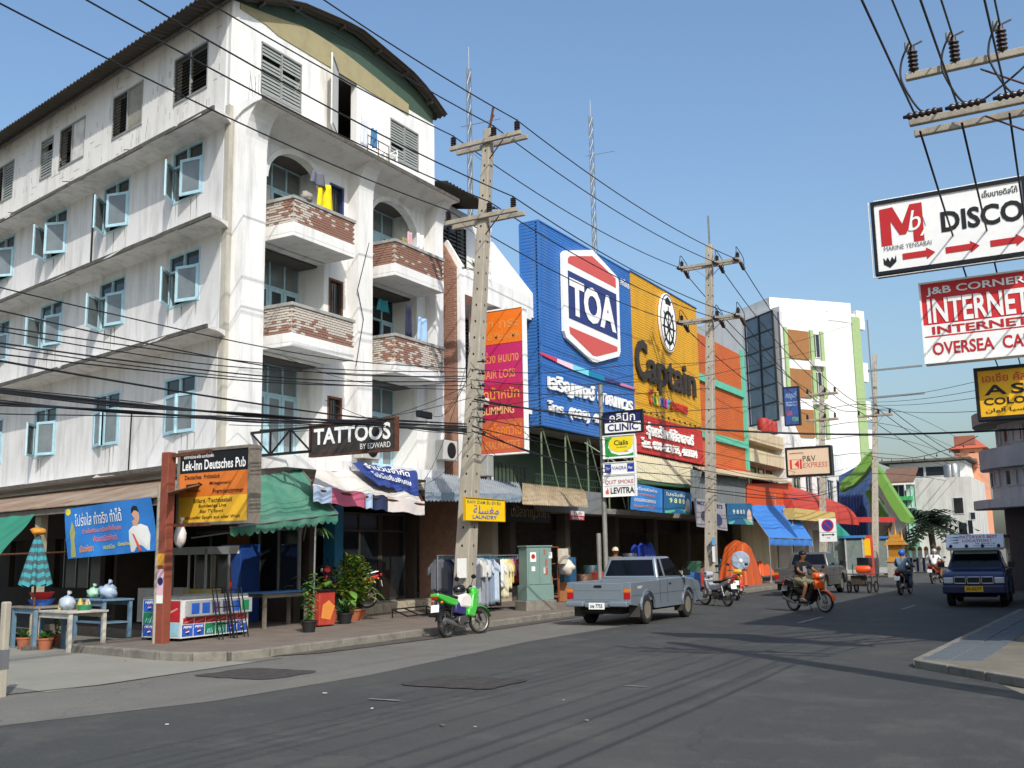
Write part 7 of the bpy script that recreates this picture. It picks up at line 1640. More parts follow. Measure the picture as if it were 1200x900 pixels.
mb = MB(); mb.box(-.7, .1, -.2, .3, .4, .8); mb.build('crate', paint(70, 60, 50), t)

# ================================================================ PEOPLE
SKIN = pm('skin_brown', (134, 90, 66), .55, var=.06, sc=6); HAIR = pm('black_hair', (18, 15, 14), .5, var=.2, sc=30)
def skinned(name, pts, edges, mat, parent, root=0, sub=2):
    names = list(pts); idx = {n: i for i, n in enumerate(names)}
    me = bpy.data.meshes.new(name); me.from_pydata([pts[n][0] for n in names], [(idx[a], idx[b]) for a, b in edges], [])
    o = bpy.data.objects.new(name, me); COL.objects.link(o); o.parent = parent; me.materials.append(mat)
    md = o.modifiers.new('skin', 'SKIN'); md.use_smooth_shade = True
    if not me.skin_vertices:
        with bpy.context.temp_override(object=o, active_object=o): bpy.ops.object.modifier_add(type='SUBSURF')
    for i, n in enumerate(names):
        r = pts[n][1]; sv = me.skin_vertices[0].data[i]; sv.radius = r if isinstance(r, tuple) else (r, r); sv.use_root = (i == root)
    s = o.modifiers.new('sub', 'SUBSURF'); s.levels = sub; s.render_levels = sub
    return o
def rider(label, bike_o, shirt, trousers, helmet=None, scale=.95, short_sleeve=True, shorts=False, look=0.0, group='motorbike riders', shoes=None):
    t = thing('person', label, 'person', bike_o.location, bike_o.rotation_euler.z, group); t.scale = (scale,)*3
    J = {'pel': ((-.28, 0, .9), (.125, .15)), 'sp': ((-.24, 0, 1.06), (.11, .14)), 'ch': ((-.17, 0, 1.28), (.115, .165)), 'nk': ((-.12, 0, 1.44), .055), 'hb': ((-.09, 0, 1.51), .07), 'hc': ((-.075, 0, 1.59), (.095, .078)), 'ht': ((-.08, 0, 1.68), (.075, .066)), 'nose': ((.03, 0, 1.58), .014)}
    E = [('pel', 'sp'), ('sp', 'ch'), ('ch', 'nk'), ('nk', 'hb'), ('hb', 'hc'), ('hc', 'ht'), ('hc', 'nose')]
    for n, s in (('l', 1), ('r', -1)):
        J.update({'sh'+n: ((-.15, s*.18, 1.37), .062), 'el'+n: ((.03, s*.3, 1.16), .043), 'wr'+n: ((.25, s*.31, 1.08), .03), 'hd'+n: ((.33, s*.31, 1.07), (.028, .04)),
                  'hp'+n: ((-.22, s*.1, .86), .09), 'kn'+n: ((.2, s*.2, .78), .062), 'cf'+n: ((.1, s*.2, .55), .055), 'an'+n: ((.0, s*.2, .34), .036), 'to'+n: ((.17, s*.22, .3), .032)})
        E += [('ch', 'sh'+n), ('sh'+n, 'el'+n), ('el'+n, 'wr'+n), ('wr'+n, 'hd'+n), ('pel', 'hp'+n), ('hp'+n, 'kn'+n), ('kn'+n, 'cf'+n), ('cf'+n, 'an'+n), ('an'+n, 'to'+n)]
        for k, dy in enumerate((-.03, -.01, .01, .03)):
            J['f%d%s' % (k, n)] = ((.385-.006*abs(k-1.5), s*.31+dy, 1.075), .0095); J['g%d%s' % (k, n)] = ((.40, s*.31+dy, 1.035), .0085); E += [('hd'+n, 'f%d%s' % (k, n)), ('f%d%s' % (k, n), 'g%d%s' % (k, n))]
        J['th'+n] = ((.33, s*.265, 1.05), .011); E.append(('wr'+n, 'th'+n))
    body = skinned('body', J, E, SKIN, t)
    S = {k: (v_[0], tuple(x+.016 for x in v_[1]) if isinstance(v_[1], tuple) else v_[1]+.016) for k, v_ in J.items()}
    sj = {k: S[k] for k in ('pel', 'sp', 'ch')}; sj['co'] = ((-.135, 0, 1.405), .075); se = [('pel', 'sp'), ('sp', 'ch'), ('ch', 'co')]
    for n in 'lr':
        sj['sh'+n] = S['sh'+n]; e0, e1 = Vector(J['sh'+n][0]), Vector(J['el'+n][0])
        if short_sleeve: sj['sl'+n] = (tuple(e0+(e1-e0)*.75), .072); se += [('ch', 'sh'+n), ('sh'+n, 'sl'+n)]
        else: sj['el'+n] = (J['el'+n][0], .058); w0, w1 = e1, Vector(J['wr'+n][0]); sj['cu'+n] = (tuple(w0+(w1-w0)*.9), .045); se += [('ch', 'sh'+n), ('sh'+n, 'el'+n), ('el'+n, 'cu'+n)]
    skinned('shirt', sj, se, shirt, t)
    tj = {'pel': ((-.28, 0, .88), (.135, .16))}; te = []
    for n in 'lr':
        tj['hp'+n] = (J['hp'+n][0], .105); tj['kn'+n] = (J['kn'+n][0], .082); te += [('pel', 'hp'+n), ('hp'+n, 'kn'+n)]
        k0, k1 = Vector(J['kn'+n][0]), Vector(J['an'+n][0])
        if not shorts: tj['cf'+n] = (J['cf'+n][0], .07); tj['an'+n] = (tuple(k0+(k1-k0)*.93), .058); te += [('kn'+n, 'cf'+n), ('cf'+n, 'an'+n)]
    skinned('trousers', tj, te, trousers, t)
    for n in 'lr':
        a = Vector(J['an'+n][0]); mb = MB(); mb.prism([(-.06, -.05), (.2, -.06), (.23, -.03), (.12, .03), (.03, .06), (-.06, .05)], a+V(0, -.045, 0), UX, UZ, (0, .09, 0)); mb.build('shoe', shoes or BLACK, t, bevel=.02)
    if helmet:
        mb = MB(); mb.ell((-.08, 0, 1.61), .15, .13, .145, 18, 12); o = mb.build('helmet', helmet, t, smooth='all'); mb = MB(); mb.obox((.055, 0, 1.6), (.006, 0, -.05), (0, .085, 0), (.004, 0, 0)); mb.build('visor', GLS, o)
    else:
        mb = MB(); mb.ell((-.095, 0, 1.64), .115, .095, .1, 16, 10, jit=.05); mb.ell((-.13, 0, 1.57), .08, .09, .1, 14, 8, jit=.05); mb.build('hair', HAIR, t, smooth='all')
        for s in (-1, 1):
            mb = MB(); mb.ell((-.06, s*.084, 1.58), .018, .01, .03, 8, 6); mb.build('ear', SKIN, t, smooth='all'); mb = MB(); mb.ell((.012, s*.032, 1.6), .008, .012, .007, 8, 6); mb.build('eye', INK, t, smooth='all')
        mb = MB(); mb.ell((.012, 0, 1.535), .008, .025, .006, 8, 6); mb.build('mouth', pm('lip', (110, 60, 52), .5), t, smooth='all')
    return t
rider('bareheaded rider in black T-shirt and khaki shorts on the orange motorbike', ob, pm('black_tee', (26, 26, 28), .9), pm('khaki_shorts', (120, 116, 88), .9), None, .97, True, True, shoes=pm('sandal_grey', (120, 110, 100), .8))
pr_t = [o for o in bpy.data.objects if o.get('label', '').startswith('bareheaded')][0]
mb = MB(); mb.obox((-.035, 0, 1.2), (.006, 0, .0), (0, .07, 0), (0, 0, .09)); mb.build('shirt_print', pm('shirt_print', (120, 124, 130), .9), pr_t)
rider('rider in denim jacket and jeans wearing a bright blue helmet, seen from behind', wb_, pm('denim_jacket', (104, 130, 150), .9, var=.15, sc=14), pm('jeans', (60, 76, 100), .9, var=.15, sc=14), pm('blue_helmet', (30, 96, 176), .3, coat=.5), .95, False)
rider('rider in white shirt wearing a silver helmet, seen from behind', rb_, pm('white_shirt', (222, 222, 220), .9), pm('brown_trousers', (110, 84, 62), .9), pm('silver_helmet', (170, 172, 172), .25, .4), .95, True)
# vendor with a cap standing behind the pickup
def stander(label, loc, rz, shirt, trousers, cap):
    t = thing('person', label, 'person', loc, rz)
    J = {'pel': ((0, 0, .92), (.12, .16)), 'sp': ((0, 0, 1.1), (.1, .14)), 'ch': ((.01, 0, 1.3), (.11, .17)), 'nk': ((.01, 0, 1.47), .052), 'hb': ((.025, 0, 1.53), .07), 'hc': ((.03, 0, 1.6), (.092, .076)), 'ht': ((.025, 0, 1.68), (.07, .062)), 'nose': ((.13, 0, 1.59), .013)}
    E = [('pel', 'sp'), ('sp', 'ch'), ('ch', 'nk'), ('nk', 'hb'), ('hb', 'hc'), ('hc', 'ht'), ('hc', 'nose')]
    for n, s in (('l', 1), ('r', -1)):
        J.update({'sh'+n: ((0, s*.19, 1.4), .06), 'el'+n: ((.04, s*.27, 1.13), .042), 'wr'+n: ((.2, s*.24, .98), .03), 'hd'+n: ((.27, s*.22, .95), (.028, .038)), 'hp'+n: ((0, s*.1, .86), .09), 'kn'+n: ((.02, s*.11, .48), .06), 'an'+n: ((-.01, s*.11, .09), .038), 'to'+n: ((.15, s*.13, .045), .032)})
        E += [('ch', 'sh'+n), ('sh'+n, 'el'+n), ('el'+n, 'wr'+n), ('wr'+n, 'hd'+n), ('pel', 'hp'+n), ('hp'+n, 'kn'+n), ('kn'+n, 'an'+n), ('an'+n, 'to'+n)]
        for k, dy in enumerate((-.03, -.01, .01, .03)): J['f%d%s' % (k, n)] = ((.335, s*.21+dy, .93), .0095); E.append(('hd'+n, 'f%d%s' % (k, n)))
        J['th'+n] = ((.26, s*.175, .96), .011); E.append(('wr'+n, 'th'+n))
    skinned('body', J, E, SKIN, t)
    sj = {'pel': ((0, 0, .9), (.14, .18)), 'sp': ((0, 0, 1.1), (.12, .16)), 'ch': ((.01, 0, 1.3), (.13, .19)), 'co': ((.01, 0, 1.43), .07)}; se = [('pel', 'sp'), ('sp', 'ch'), ('ch', 'co')]
    for n, s in (('l', 1), ('r', -1)): sj['sh'+n] = ((0, s*.19, 1.4), .076); sj['sl'+n] = ((.03, s*.255, 1.2), .066); se += [('ch', 'sh'+n), ('sh'+n, 'sl'+n)]
    skinned('shirt', sj, se, shirt, t)
    tj = {'pel': ((0, 0, .92), (.135, .17))}; te = []
    for n, s in (('l', 1), ('r', -1)): tj['hp'+n] = ((0, s*.1, .85), .1); tj['kn'+n] = ((.02, s*.11, .48), .075); tj['an'+n] = ((-.01, s*.11, .12), .058); te += [('pel', 'hp'+n), ('hp'+n, 'kn'+n), ('kn'+n, 'an'+n)]
    skinned('trousers', tj, te, trousers, t)
    mb = MB(); mb.lathe([(.105, 0), (.11, .05), (.09, .1), (.05, .125), (0, .13)], (.025, 0, 1.63), 16); mb.prism([(.09, -.07), (.2, -.05), (.22, 0), (.2, .05), (.09, .07)], (.0, 0, 1.635), UX, UY, (0, 0, .012)); mb.build('cap', cap, t, smooth=True)
    for s in (-1, 1):
        mb = MB(); mb.ell((.115, s*.032, 1.61), .008, .012, .007, 8, 6); mb.build('eye', INK, t, smooth='all')
    return t
q = onX(726, 655, -13.6)
stander('vendor in a pale cap standing among the goods behind the grey pickup', (-13.75, q.y, .14), R_(-50), pm('olive_shirt', (96, 92, 78), .9), pm('dark_trousers', (44, 44, 50), .9), pm('cream_cap', (206, 188, 158), .9))
# ================================================================ STREET THINGS
def nth(n): return '%d%s' % (n, 'th' if 10 < n % 100 < 14 else {1: 'st', 2: 'nd', 3: 'rd'}.get(n % 10, 'th'))
def table(name, label, c, rz, w, d, h, top, leg, shelf=False, group=None):
    t = thing(name, label, 'table', c, rz, group)
    mb = MB(); mb.box(-w/2, w/2, -d/2, d/2, h-.04, h); mb.build('tabletop', top, t, bevel=.006)
    mb = MB(); mb.box(-w/2+.05, w/2-.05, -d/2+.04, -d/2+.07, h-.14, h-.04); mb.box(-w/2+.05, w/2-.05, d/2-.07, d/2-.04, h-.14, h-.04); mb.build('apron', leg, t)
    for sx in (-1, 1):
        for sy in (-1, 1):
            mb = MB(); x, y_ = sx*(w/2-.06), sy*(d/2-.06); mb.box(x-.035, x+.035, y_-.035, y_+.035, 0, h-.04); mb.build('leg', leg, t)
    if shelf: mb = MB(); mb.box(-w/2+.05, w/2-.05, -d/2+.05, d/2-.05, .3, .33); mb.build('shelf', leg, t)
    return t
sang = math.atan2(SU.y, SU.x)
BLT = pm('chipped_blue_paint', (84, 114, 134), .7, var=.2, sc=6, dirt=.5, dcol=(150, 146, 136), dsc=5); GWT = pm('chipped_white_paint', (176, 172, 160), .75, var=.15, sc=6, dirt=.5, dcol=(110, 102, 90), dsc=5)
q = G(66, 764); table('table', 'low white wooden table with plastic bags on it near the closed parasol', (q.x-.1, q.y+.35, 0), sang, 1.55, .8, .78, GWT, GWT)
q2 = G(108, 748, .14); table('table', 'blue painted table under the Thai banner', (q2.x-.15, q2.y+.35, .14), sang, 1.35, .7, .8, BLT, BLT, True)
def lump(name, label, cat_, p, r, m, jit=.18, sq=.8, group=None):
    mb = MB(); mb.ell((0, 0, 0), r, r*.85, r*sq, 14, 9, 0, jit); mb.tube([(0, 0, r*sq*.8), (.02, .01, r*sq*1.25), (r*.35, 0, r*sq*1.6)], [.05, .02, .05], 6)
    o = mb.build(name, m, smooth='all'); o.location = p; tag(o, label, cat_, group); return o
PLB = pm('cloudy_plastic', (176, 186, 196), .3, var=.15, sc=6, trans=.15); PLBB = pm('bluish_plastic', (150, 166, 184), .3, var=.2, sc=5)
lump('plastic_bag', 'clear bluish plastic bag of ice on the blue table', 'bag', (q2.x+.05, q2.y+.3, 1.08), .22, PLBB, .25, .65)
lump('plastic_bag', 'white plastic carrier bag on the white table', 'bag', (q.x-.15, q.y+.3, .9), .18, PLB)
lump('plastic_bag', 'pale green plastic bag beside the cream post', 'bag', (q2.x-.6, q2.y+.45, 1.05), .14, pm('green_plastic', (150, 190, 160), .35, var=.15))
def bowl(label, p, r, h, m): mb = MB(); mb.lathe([(0, 0), (r*.7, 0), (r, h), (r*.94, h), (r*.66, .02), (0, .02)], (0, 0, 0), 18); o = mb.build('basin', m, smooth=True); o.location = p; tag(o, label, 'basin'); return o
rq_ = G(18, 764); yq = rq_.y+.7; xq = rq_.x-.3
table('table', 'small wooden stall table with stacked plastic basins at the left edge', (xq, yq, 0), sang, 1.1, .7, .85, WOODG, BLT)
bowl('red plastic basin on the stall table at the left edge', (xq+.05, yq, .98), .24, .14, paint(190, 44, 40)); bowl('blue plastic basin under the red one on the stall table', (xq+.05, yq, .85), .26, .13, paint(50, 100, 180)); bowl('green plastic basin on the low white table', (q.x+.3, q.y+.35, .78), .16, .1, paint(50, 140, 90))
for k in range(9):
    mb = MB(); c = paint(*random.choice([(190, 170, 80), (200, 196, 190), (160, 110, 70), (90, 116, 140), (140, 70, 66), (170, 150, 110)])); h = random.uniform(.12, .26); r = random.uniform(.035, .07)
    mb.lathe([(0, 0), (r, 0), (r, h*.7), (r*.5, h*.85), (r*.5, h), (0, h)], (0, 0, 0), 10); o = mb.build('jar', c, smooth=True); o.location = (q.x-.55+.1*k, q.y+.45+.1*(k % 2), .78)
    tag(o, 'small condiment jar, %s from the left on the low white table' % nth(k+1), 'jar', 'jars on the white table')
# closed striped parasol
ub = G(37, 762); t = thing('parasol', 'closed teal and grey checked parasol with orange top on a rusty pole', 'parasol', (ub.x, ub.y, 0))
ztop = onY(38, 622, ub.y).z; zl = onY(38, 686, ub.y).z; n = 24
mb = MB(); mb.tube([(0, 0, 0), (0, 0, ztop)], .022, 8); mb.build('pole', RUST, t); mb = MB(); mb.lathe([(.2, 0), (.2, .08), (.05, .1), (.05, .3)], (0, 0, 0), 14); mb.build('base', CONC_D, t)
TE1, TE2 = pm('teal_cloth', (54, 132, 138), .8, var=.2, sc=12), pm('grey_teal_cloth', (58, 78, 82), .8, var=.2, sc=12)
mb = MB(); rows = 12
for j in range(rows):
    pass
vs = [];
for j in range(rows+1):
    u = j/rows; z = ztop-.1-(ztop-.1-zl)*u; r = .04+.23*u**.9
    for i in range(48): a = 2*PI*i/48; rr2 = r*(1+.2*math.cos(a*8)); vs.append((rr2*math.cos(a), rr2*math.sin(a), z+.03*math.cos(a*8)*u))
b0 = len(mb.v); mb.v += vs
for j in range(rows):
    for i in range(48): mb.f.append([j*48+i, j*48+(i+1) % 48, (j+1)*48+(i+1) % 48, (j+1)*48+i]); mb.m.append((j+1) % 2)
mb.build('canopy', [TE1, TE2], t, smooth='all')
mb = MB(); mb.ell((0, 0, ztop-.02), .15, .15, .07, 12, 6, 0, .25); mb.build('top_knot', paint(190, 126, 40), t, smooth='all')
# pots and plants
LG = [pm('leaf_%d' % i, c, .5, var=.25, sc=4) for i, c in enumerate(((58, 96, 40), (86, 122, 46), (120, 140, 50), (170, 160, 50), (40, 72, 36)))]
TERR = pm('terracotta', (156, 92, 64), .8, var=.15, sc=8, dirt=.3, dsc=6); BPOT = pm('black_pot', (34, 33, 32), .6)
def pot(t, r, h, m): mb = MB(); mb.lathe([(0, 0), (r*.7, 0), (r, h*.85), (r*1.08, h*.86), (r*1.08, h), (r*.92, h), (r*.9, h*.9), (0, h*.9)], (0, 0, 0), 16); mb.build('pot', m, t, smooth=True)
def leafblade(mb, o, d, L, w, droop, m, n=5):
    d = Vector(d).normalized(); sd = d.cross(UZ); sd = sd.normalized() if sd.length > .01 else Vector((1, 0, 0)); vs = []
    for i in range(n+1):
        u = i/n; p = Vector(o)+d*L*u-UZ*droop*L*u*u; ww = w*math.sin(PI*min(1, .12+u*.88))*.5 if u < 1 else .003
        vs += [p-sd*ww, p+UZ*ww*.25, p+sd*ww]
    mb.add(vs, [f for i in range(n) for f in ((3*i, 3*i+1, 3*i+4, 3*i+3), (3*i+1, 3*i+2, 3*i+5, 3*i+4))], m)
def plant(label, p, kind, h, potm=TERR, pr_=.16, ph=.26, z=.14, group='potted plants', n=30):
    t = thing('potted_plant', label, 'plant', (p[0], p[1], z), random.uniform(0, 6), group); pot(t, pr_, ph, potm); mb = MB(); st = MB()
    if kind == 'blade':
        for k in range(n):
            a = random.uniform(0, 2*PI); e = random.uniform(.5, 1.4); leafblade(mb, (0, 0, ph*.9), (math.cos(a)*math.cos(e), math.sin(a)*math.cos(e), math.sin(e)), h*random.uniform(.6, 1.05), .06+.02*random.random(), random.uniform(.1, .6), random.choice((0, 1, 4)))
    elif kind == 'broad':
        for k in range(n):
            a = random.uniform(0, 2*PI); e = random.uniform(.3, 1.3); st0 = Vector((0, 0, ph*.9)); L = h*random.uniform(.4, .9); d = Vector((math.cos(a)*math.cos(e), math.sin(a)*math.cos(e), math.sin(e))); st.tube([st0, st0+d*L*.5, st0+d*L], .009, 5)
            a2 = a+random.uniform(-.4, .4); leafblade(mb, st0+d*L, (math.cos(a2), math.sin(a2), random.uniform(-.3, .6)), random.uniform(.22, .42), random.uniform(.14, .22), random.uniform(.2, .7), random.choice((0, 1, 1, 2)))
    elif kind == 'shrub':
        for k in range(9):
            a = random.uniform(0, 2*PI); r = random.uniform(.05, .25); st.tube([(0, 0, ph*.8), (r*.5*math.cos(a), r*.5*math.sin(a), ph+h*.4), (r*math.cos(a), r*math.sin(a), ph+h*.8)], [.014, .01, .005], 5)
        for k in range(n*9):
            a = random.uniform(0, 2*PI); u = random.random()**.6; zc = ph+h*random.uniform(.12, 1.0); rad = .38*h*math.sin(PI*min(1, max(.08, (zc-ph)/h*.9)))*u+.04
            b = random.uniform(0, 2*PI); e = random.uniform(-.3, 1.1); leafblade(mb, (rad*math.cos(a), rad*math.sin(a), zc), (math.cos(b)*math.cos(e), math.sin(b)*math.cos(e), math.sin(e)), random.uniform(.11, .2), random.uniform(.05, .085), .3, random.choice((0, 0, 1, 1, 2, 2, 3)), 3)
    elif kind == 'stem':
        for k in range(3):
            a = random.uniform(0, 6); top = Vector((.1*math.cos(a), .1*math.sin(a), ph+h*random.uniform(.75, 1))); st.tube([(0, 0, ph*.8), top*.5+V(0, 0, .05), top], [.012, .01, .006], 5)
            for j in range(n//2):
                u = random.uniform(.2, 1); b = random.uniform(0, 2*PI); leafblade(mb, top*u+V(0, 0, .08*(1-u)), (math.cos(b), math.sin(b), .4), random.uniform(.12, .22), random.uniform(.06, .11), .5, random.choice((0, 1, 4)), 3)
    if st.f: st.build('stems', pm('plant_stem', (86, 96, 52), .7), t)
    mb.build('foliage', LG, t)
    return t
def gp(px, py, z=.14): q = G(px, py, z); return (q.x, q.y)
for k, (x, y_, kd, h) in enumerate(((28, 761, 'blade', .3), (52, 762, 'blade', .3), (66, 757, 'stem', .62), (14, 757, 'blade', .3), (56, 758, 'blade', .25))):
    plant(('clay pot of grassy leaves under the tables, left of the parasol pole', 'clay pot of short blades under the low white table', 'tall leafy sprig in a clay pot under the low white table', 'pot of thin leaves beside the left stall table', 'small clay pot of blades behind the low table leg')[k], gp(x, y_, 0), kd, h, TERR if k != 3 else BPOT, .15, .24, 0, n=16)
plant('leafy climbing plant spilling down in front of the red cold box', gp(362, 741), 'stem', 1.0, BPOT, .17, .25, n=90)
plant('tall broad-leaved plant in a clay pot beside the red cold box', gp(388, 728), 'broad', 1.4, TERR, .2, .3, n=44)
plant('dense croton bush with green and yellow leaves by the turquoise pillar', gp(413, 728), 'shrub', 1.3, TERR, .22, .3, n=120)
plant('low spiky plant in a black pot in front of the croton', gp(404, 731), 'blade', .55, BPOT, .19, .26, n=44)
plant('slim dracaena with strap leaves behind the broad-leaved plant', gp(372, 722), 'blade', 1.6, TERR, .16, .3, n=46)
plant('round yellow-green plant in an orange pot beside the shop step', gp(420, 726), 'blade', .4, pm('orange_pot', (186, 104, 60), .7), .18, .24, n=26)
# hanging fern under the green awning
hp = onX(377, 628, -15.7); t = thing('hanging_plant', 'small green plant hanging from the awning post', 'plant', hp, 0); mb = MB()
for k in range(26): a = random.uniform(0, 6.28); leafblade(mb, (0, 0, .15), (math.cos(a), math.sin(a), random.uniform(-.3, .8)), random.uniform(.15, .32), .04, .8, random.choice((0, 1)))
mb.build('foliage', LG, t); mb = MB(); mb.lathe([(0, 0), (.07, 0), (.1, .14)], (0, 0, 0), 10); mb.tube([(0, 0, .14), (0, 0, .5)], .006, 4); mb.build('pot', BPOT, t)
# palm on the top balcony of the narrow shophouse
t = thing('potted_plant', 'spiky yellow-green palm on the top balcony behind the near pole', 'plant', (-17.55, 28.75, zc if False else onX(555, 338, -17.5).z-.3)); mb = MB(); pot(t, .2, .3, TERR)
for k in range(42):
    a = random.uniform(0, 6.28); e = random.uniform(.0, 1.5); leafblade(mb, (0, 0, .95), (math.cos(a)*math.cos(e), math.sin(a)*math.cos(e), math.sin(e)), random.uniform(.55, .9), .06, .35, random.choice((1, 2, 3)))
mb.build('foliage', LG, t); mb = MB(); mb.tube([(0, 0, .2), (0, 0, 1.0)], .04); mb.build('stem', WOODG, t)
# drinks chest with printed panels
c0, c1, c2 = G(166, 749, .16), G(211, 751, .16), G(290, 742, .16)
ua, la_ = frm(c0, c1); ub_, lb = frm(c1, c2); hC = onY(211, 703, c1.y).z-.16
t = thing('drinks_chest', 'long drinks cooler chest covered with blue, red and green soda stickers', 'cooler', (c1.x, c1.y, .14))
cc = [c0, c1, c2, c0+(c2-c1)]
mb = MB(); mb.add([V(p.x, p.y, .2) for p in cc]+[V(p.x, p.y, .16+hC) for p in cc], [(3, 2, 1, 0), (4, 5, 6, 7), (0, 1, 5, 4), (1, 2, 6, 5), (2, 3, 7, 6), (3, 0, 4, 7)]); body = mb.build('body', pm('cooler_white', (206, 206, 202), .5, dirt=.3, dsc=3), t, world=True)
n_a = Vector((ua.y, -ua.x, 0)); n_b = Vector((ub_.y, -ub_.x, 0))
PB, PR, PG, PL = pm('soda_blue', (40, 84, 170), .45, var=.35, sc=5), pm('soda_red', (178, 36, 44), .45, var=.25, sc=4), pm('soda_green', (30, 120, 76), .45, var=.4, sc=6), pm('soda_pale', (150, 196, 210), .45, var=.2, sc=6)
def sticker(o, u, n, L, H, a0, b0, a1, b1, kind):
    mb = MB(); P = [(a0*L, b0*H), (a1*L, b0*H), (a1*L, b1*H), (a0*L, b1*H)]; m = {'p': PB, 'r': PR, 'g': PG, 'l': PL}[kind]
    flat(mb, P, o, u, UZ, n, .004); s = mb.build('sticker', m, body, world=True)
    cx_, cz_ = (a0+a1)/2*L, b0*H+(b1-b0)*H*.38; w = (a1-a0)*L; h = (b1-b0)*H
    if kind == 'p':
        r = min(w, h)*.24
        for (q0_, q1_, mm) in ((.12*PI, .88*PI, RED), (1.12*PI, 1.88*PI, NAVY)):
            mb = MB(); flat(mb, circ(cx_, cz_, r, r, 12, q0_, q1_), o, u, UZ, n, .007); mb.build('emblem', mm, body, world=True)
        mb = MB(); flat(mb, [(cx_-r, cz_-.3*r), (cx_, cz_-.1*r), (cx_+r, cz_+.1*r), (cx_+.9*r, cz_+.35*r), (cx_, cz_+.25*r), (cx_-.95*r, cz_)], o, u, UZ, n, .0085); mb.build('emblem', WHITE, body, world=True)
        mb = MB(); text(mb, 'PEPSI', Vector(o)+u*(a0*L+w*.12)+UZ*(b0*H+h*.7), u, UZ, w*.76, h*.2, n, .007, 0, .03, .15); mb.build('lettering', WHITE, body, world=True)
    elif kind == 'g':
        mb = MB()
        for k in range(4): x = a0*L+w*(.15+.17*k); flat(mb, [(x, b0*H+h*.1), (x+w*.08, b0*H+h*.12), (x+w*.22, b0*H+h*(.5+.1*k)), (x+w*.12, b0*H+h*.5)], o, u, UZ, n, .007)
        mb.build('emblem', PL, body, world=True)
    elif kind == 'r':
        mb = MB(); flat(mb, [(a0*L+w*.1, b0*H+h*.15), (a0*L+w*.45, b0*H+h*.3), (a0*L+w*.9, b0*H+h*.6), (a0*L+w*.9, b0*H+h*.68), (a0*L+w*.4, b0*H+h*.4), (a0*L+w*.1, b0*H+h*.24)], o, u, UZ, n, .007); mb.build('emblem', paint(214, 150, 140), body, world=True)
oA = V(c0.x, c0.y, .2); oB = V(c1.x, c1.y, .2); HA = hC-.04
for k, kd in enumerate('pgp'): sticker(oA, ua, n_a, la_, HA, .02, .03+.32*k, .36, .34+.32*k, kd)
sticker(oA, ua, n_a, la_, HA, .38, .42, .98, .97, 'r'); sticker(oA, ua, n_a, la_, HA, .55, .05, .96, .4, 'l')
for k, kd in enumerate('ppggpp'): sticker(oB, ub_, n_b, lb, HA, .02+.162*k, .04, .17+.162*k, .34, kd)
for k in range(6): sticker(oB, ub_, n_b, lb, HA, .03+.16*k, .36, .18+.16*k, .52, 'r')
mb = MB(); c = oB+ub_*lb*.52+n_b*.07+UZ*HA*.76; mb.obox(c, ub_*lb*.47, n_b*.05, UZ*HA*.2); dr = mb.build('sliding_door', pm('cooler_grey', (150, 152, 152), .5), t, world=True)
for k, kd in enumerate('ppllpg'):
    mb = MB(); flat(mb, [(lb*(.08+.15*k), HA*.62), (lb*(.19+.15*k), HA*.62), (lb*(.19+.15*k), HA*.9), (lb*(.08+.15*k), HA*.9)], oB, ub_, UZ, n_b, .124); mb.build('sticker', {'p': PB, 'l': pm('cans_print', (90, 80, 110), .4, var=.6, sc=12), 'g': PG}[kd], t, world=True)
mb = MB(); mb.obox((cc[0]+cc[2])/2+UZ*(hC+.02), ua*la_*.5, ub_*lb*.5, UZ*.03); mb.build('lid', STEEL, t, world=True)
for k in range(4):
    mb = MB(); p = (cc[0]+(cc[1]-cc[0])*(.1 if k % 2 else .9)+(cc[3]-cc[0])*(.06 if k < 2 else .94)); mb.box(p.x-.03, p.x+.03, p.y-.03, p.y+.03, .14, .21); mb.build('foot', BLACK, t, world=True)
# folded black chairs leaning on the chest
for j in range(2):
    p = oB+ub_*lb*(.42+.17*j)+n_b*.42; t = thing('folding_chair', ('folded black metal chair leaning on the drinks chest, left one', 'folded black metal chair leaning on the drinks chest, right one')[j], 'chair', (p.x, p.y, .14), 0, 'folded chairs')
    for s in (0, .42):
        for dz in (0, .1):
            mb = MB(); a = p+ub_*(s-.2)+n_b*dz; mb.tube([V(a.x, a.y, .14), V(a.x, a.y, .14)-n_b*.22+UZ*1.0], .014, 6); mb.build('leg', BLKP, t, world=True)
    for h in (.3, .62, .95):
        mb = MB(); a = p-n_b*.22*h+UZ*h; mb.bar(V(a.x, a.y, .14+h)-ub_*.2, V(a.x, a.y, .14+h)+ub_*.22, .02); mb.build('rung', BLKP, t, world=True)
# glass food cabinet behind the chest, drinks fridge, red chest
q = G(235, 742, .14); fx_, fy_ = q.x-1.0, q.y+.9
t = thing('food_cabinet', 'aluminium and glass food cabinet standing behind the drinks chest', 'cabinet', (fx_, fy_, .14), sang)
for sx in (-.7, .0, .7):
    for sy in (-.3, .3): mb = MB(); mb.box(sx-.02, sx+.02, sy-.02, sy+.02, 0, 1.85); mb.build('post', AL, t)
mb = MB(); mb.box(-.72, .72, -.32, .32, 1.7, 1.87); mb.build('top', AL, t); mb = MB(); mb.box(-.72, .72, -.32, .32, .7, .76); mb.build('counter', AL, t); mb = MB(); mb.box(-.69, .69, -.3, -.29, .8, 1.68); mb.build('pane', pm('clear_dim_glass', (70, 76, 72), .05, trans=.6), t); mb = MB(); mb.box(-.5, .4, -.25, .2, .78, .92); mb.build('tray', paint(170, 150, 80), t)
q = G(292, 735, .14); t = thing('drinks_fridge', 'tall drinks fridge with a cola bottle print standing in the dark stall', 'fridge', (q.x-1.6, q.y+1.3, .14), 0)
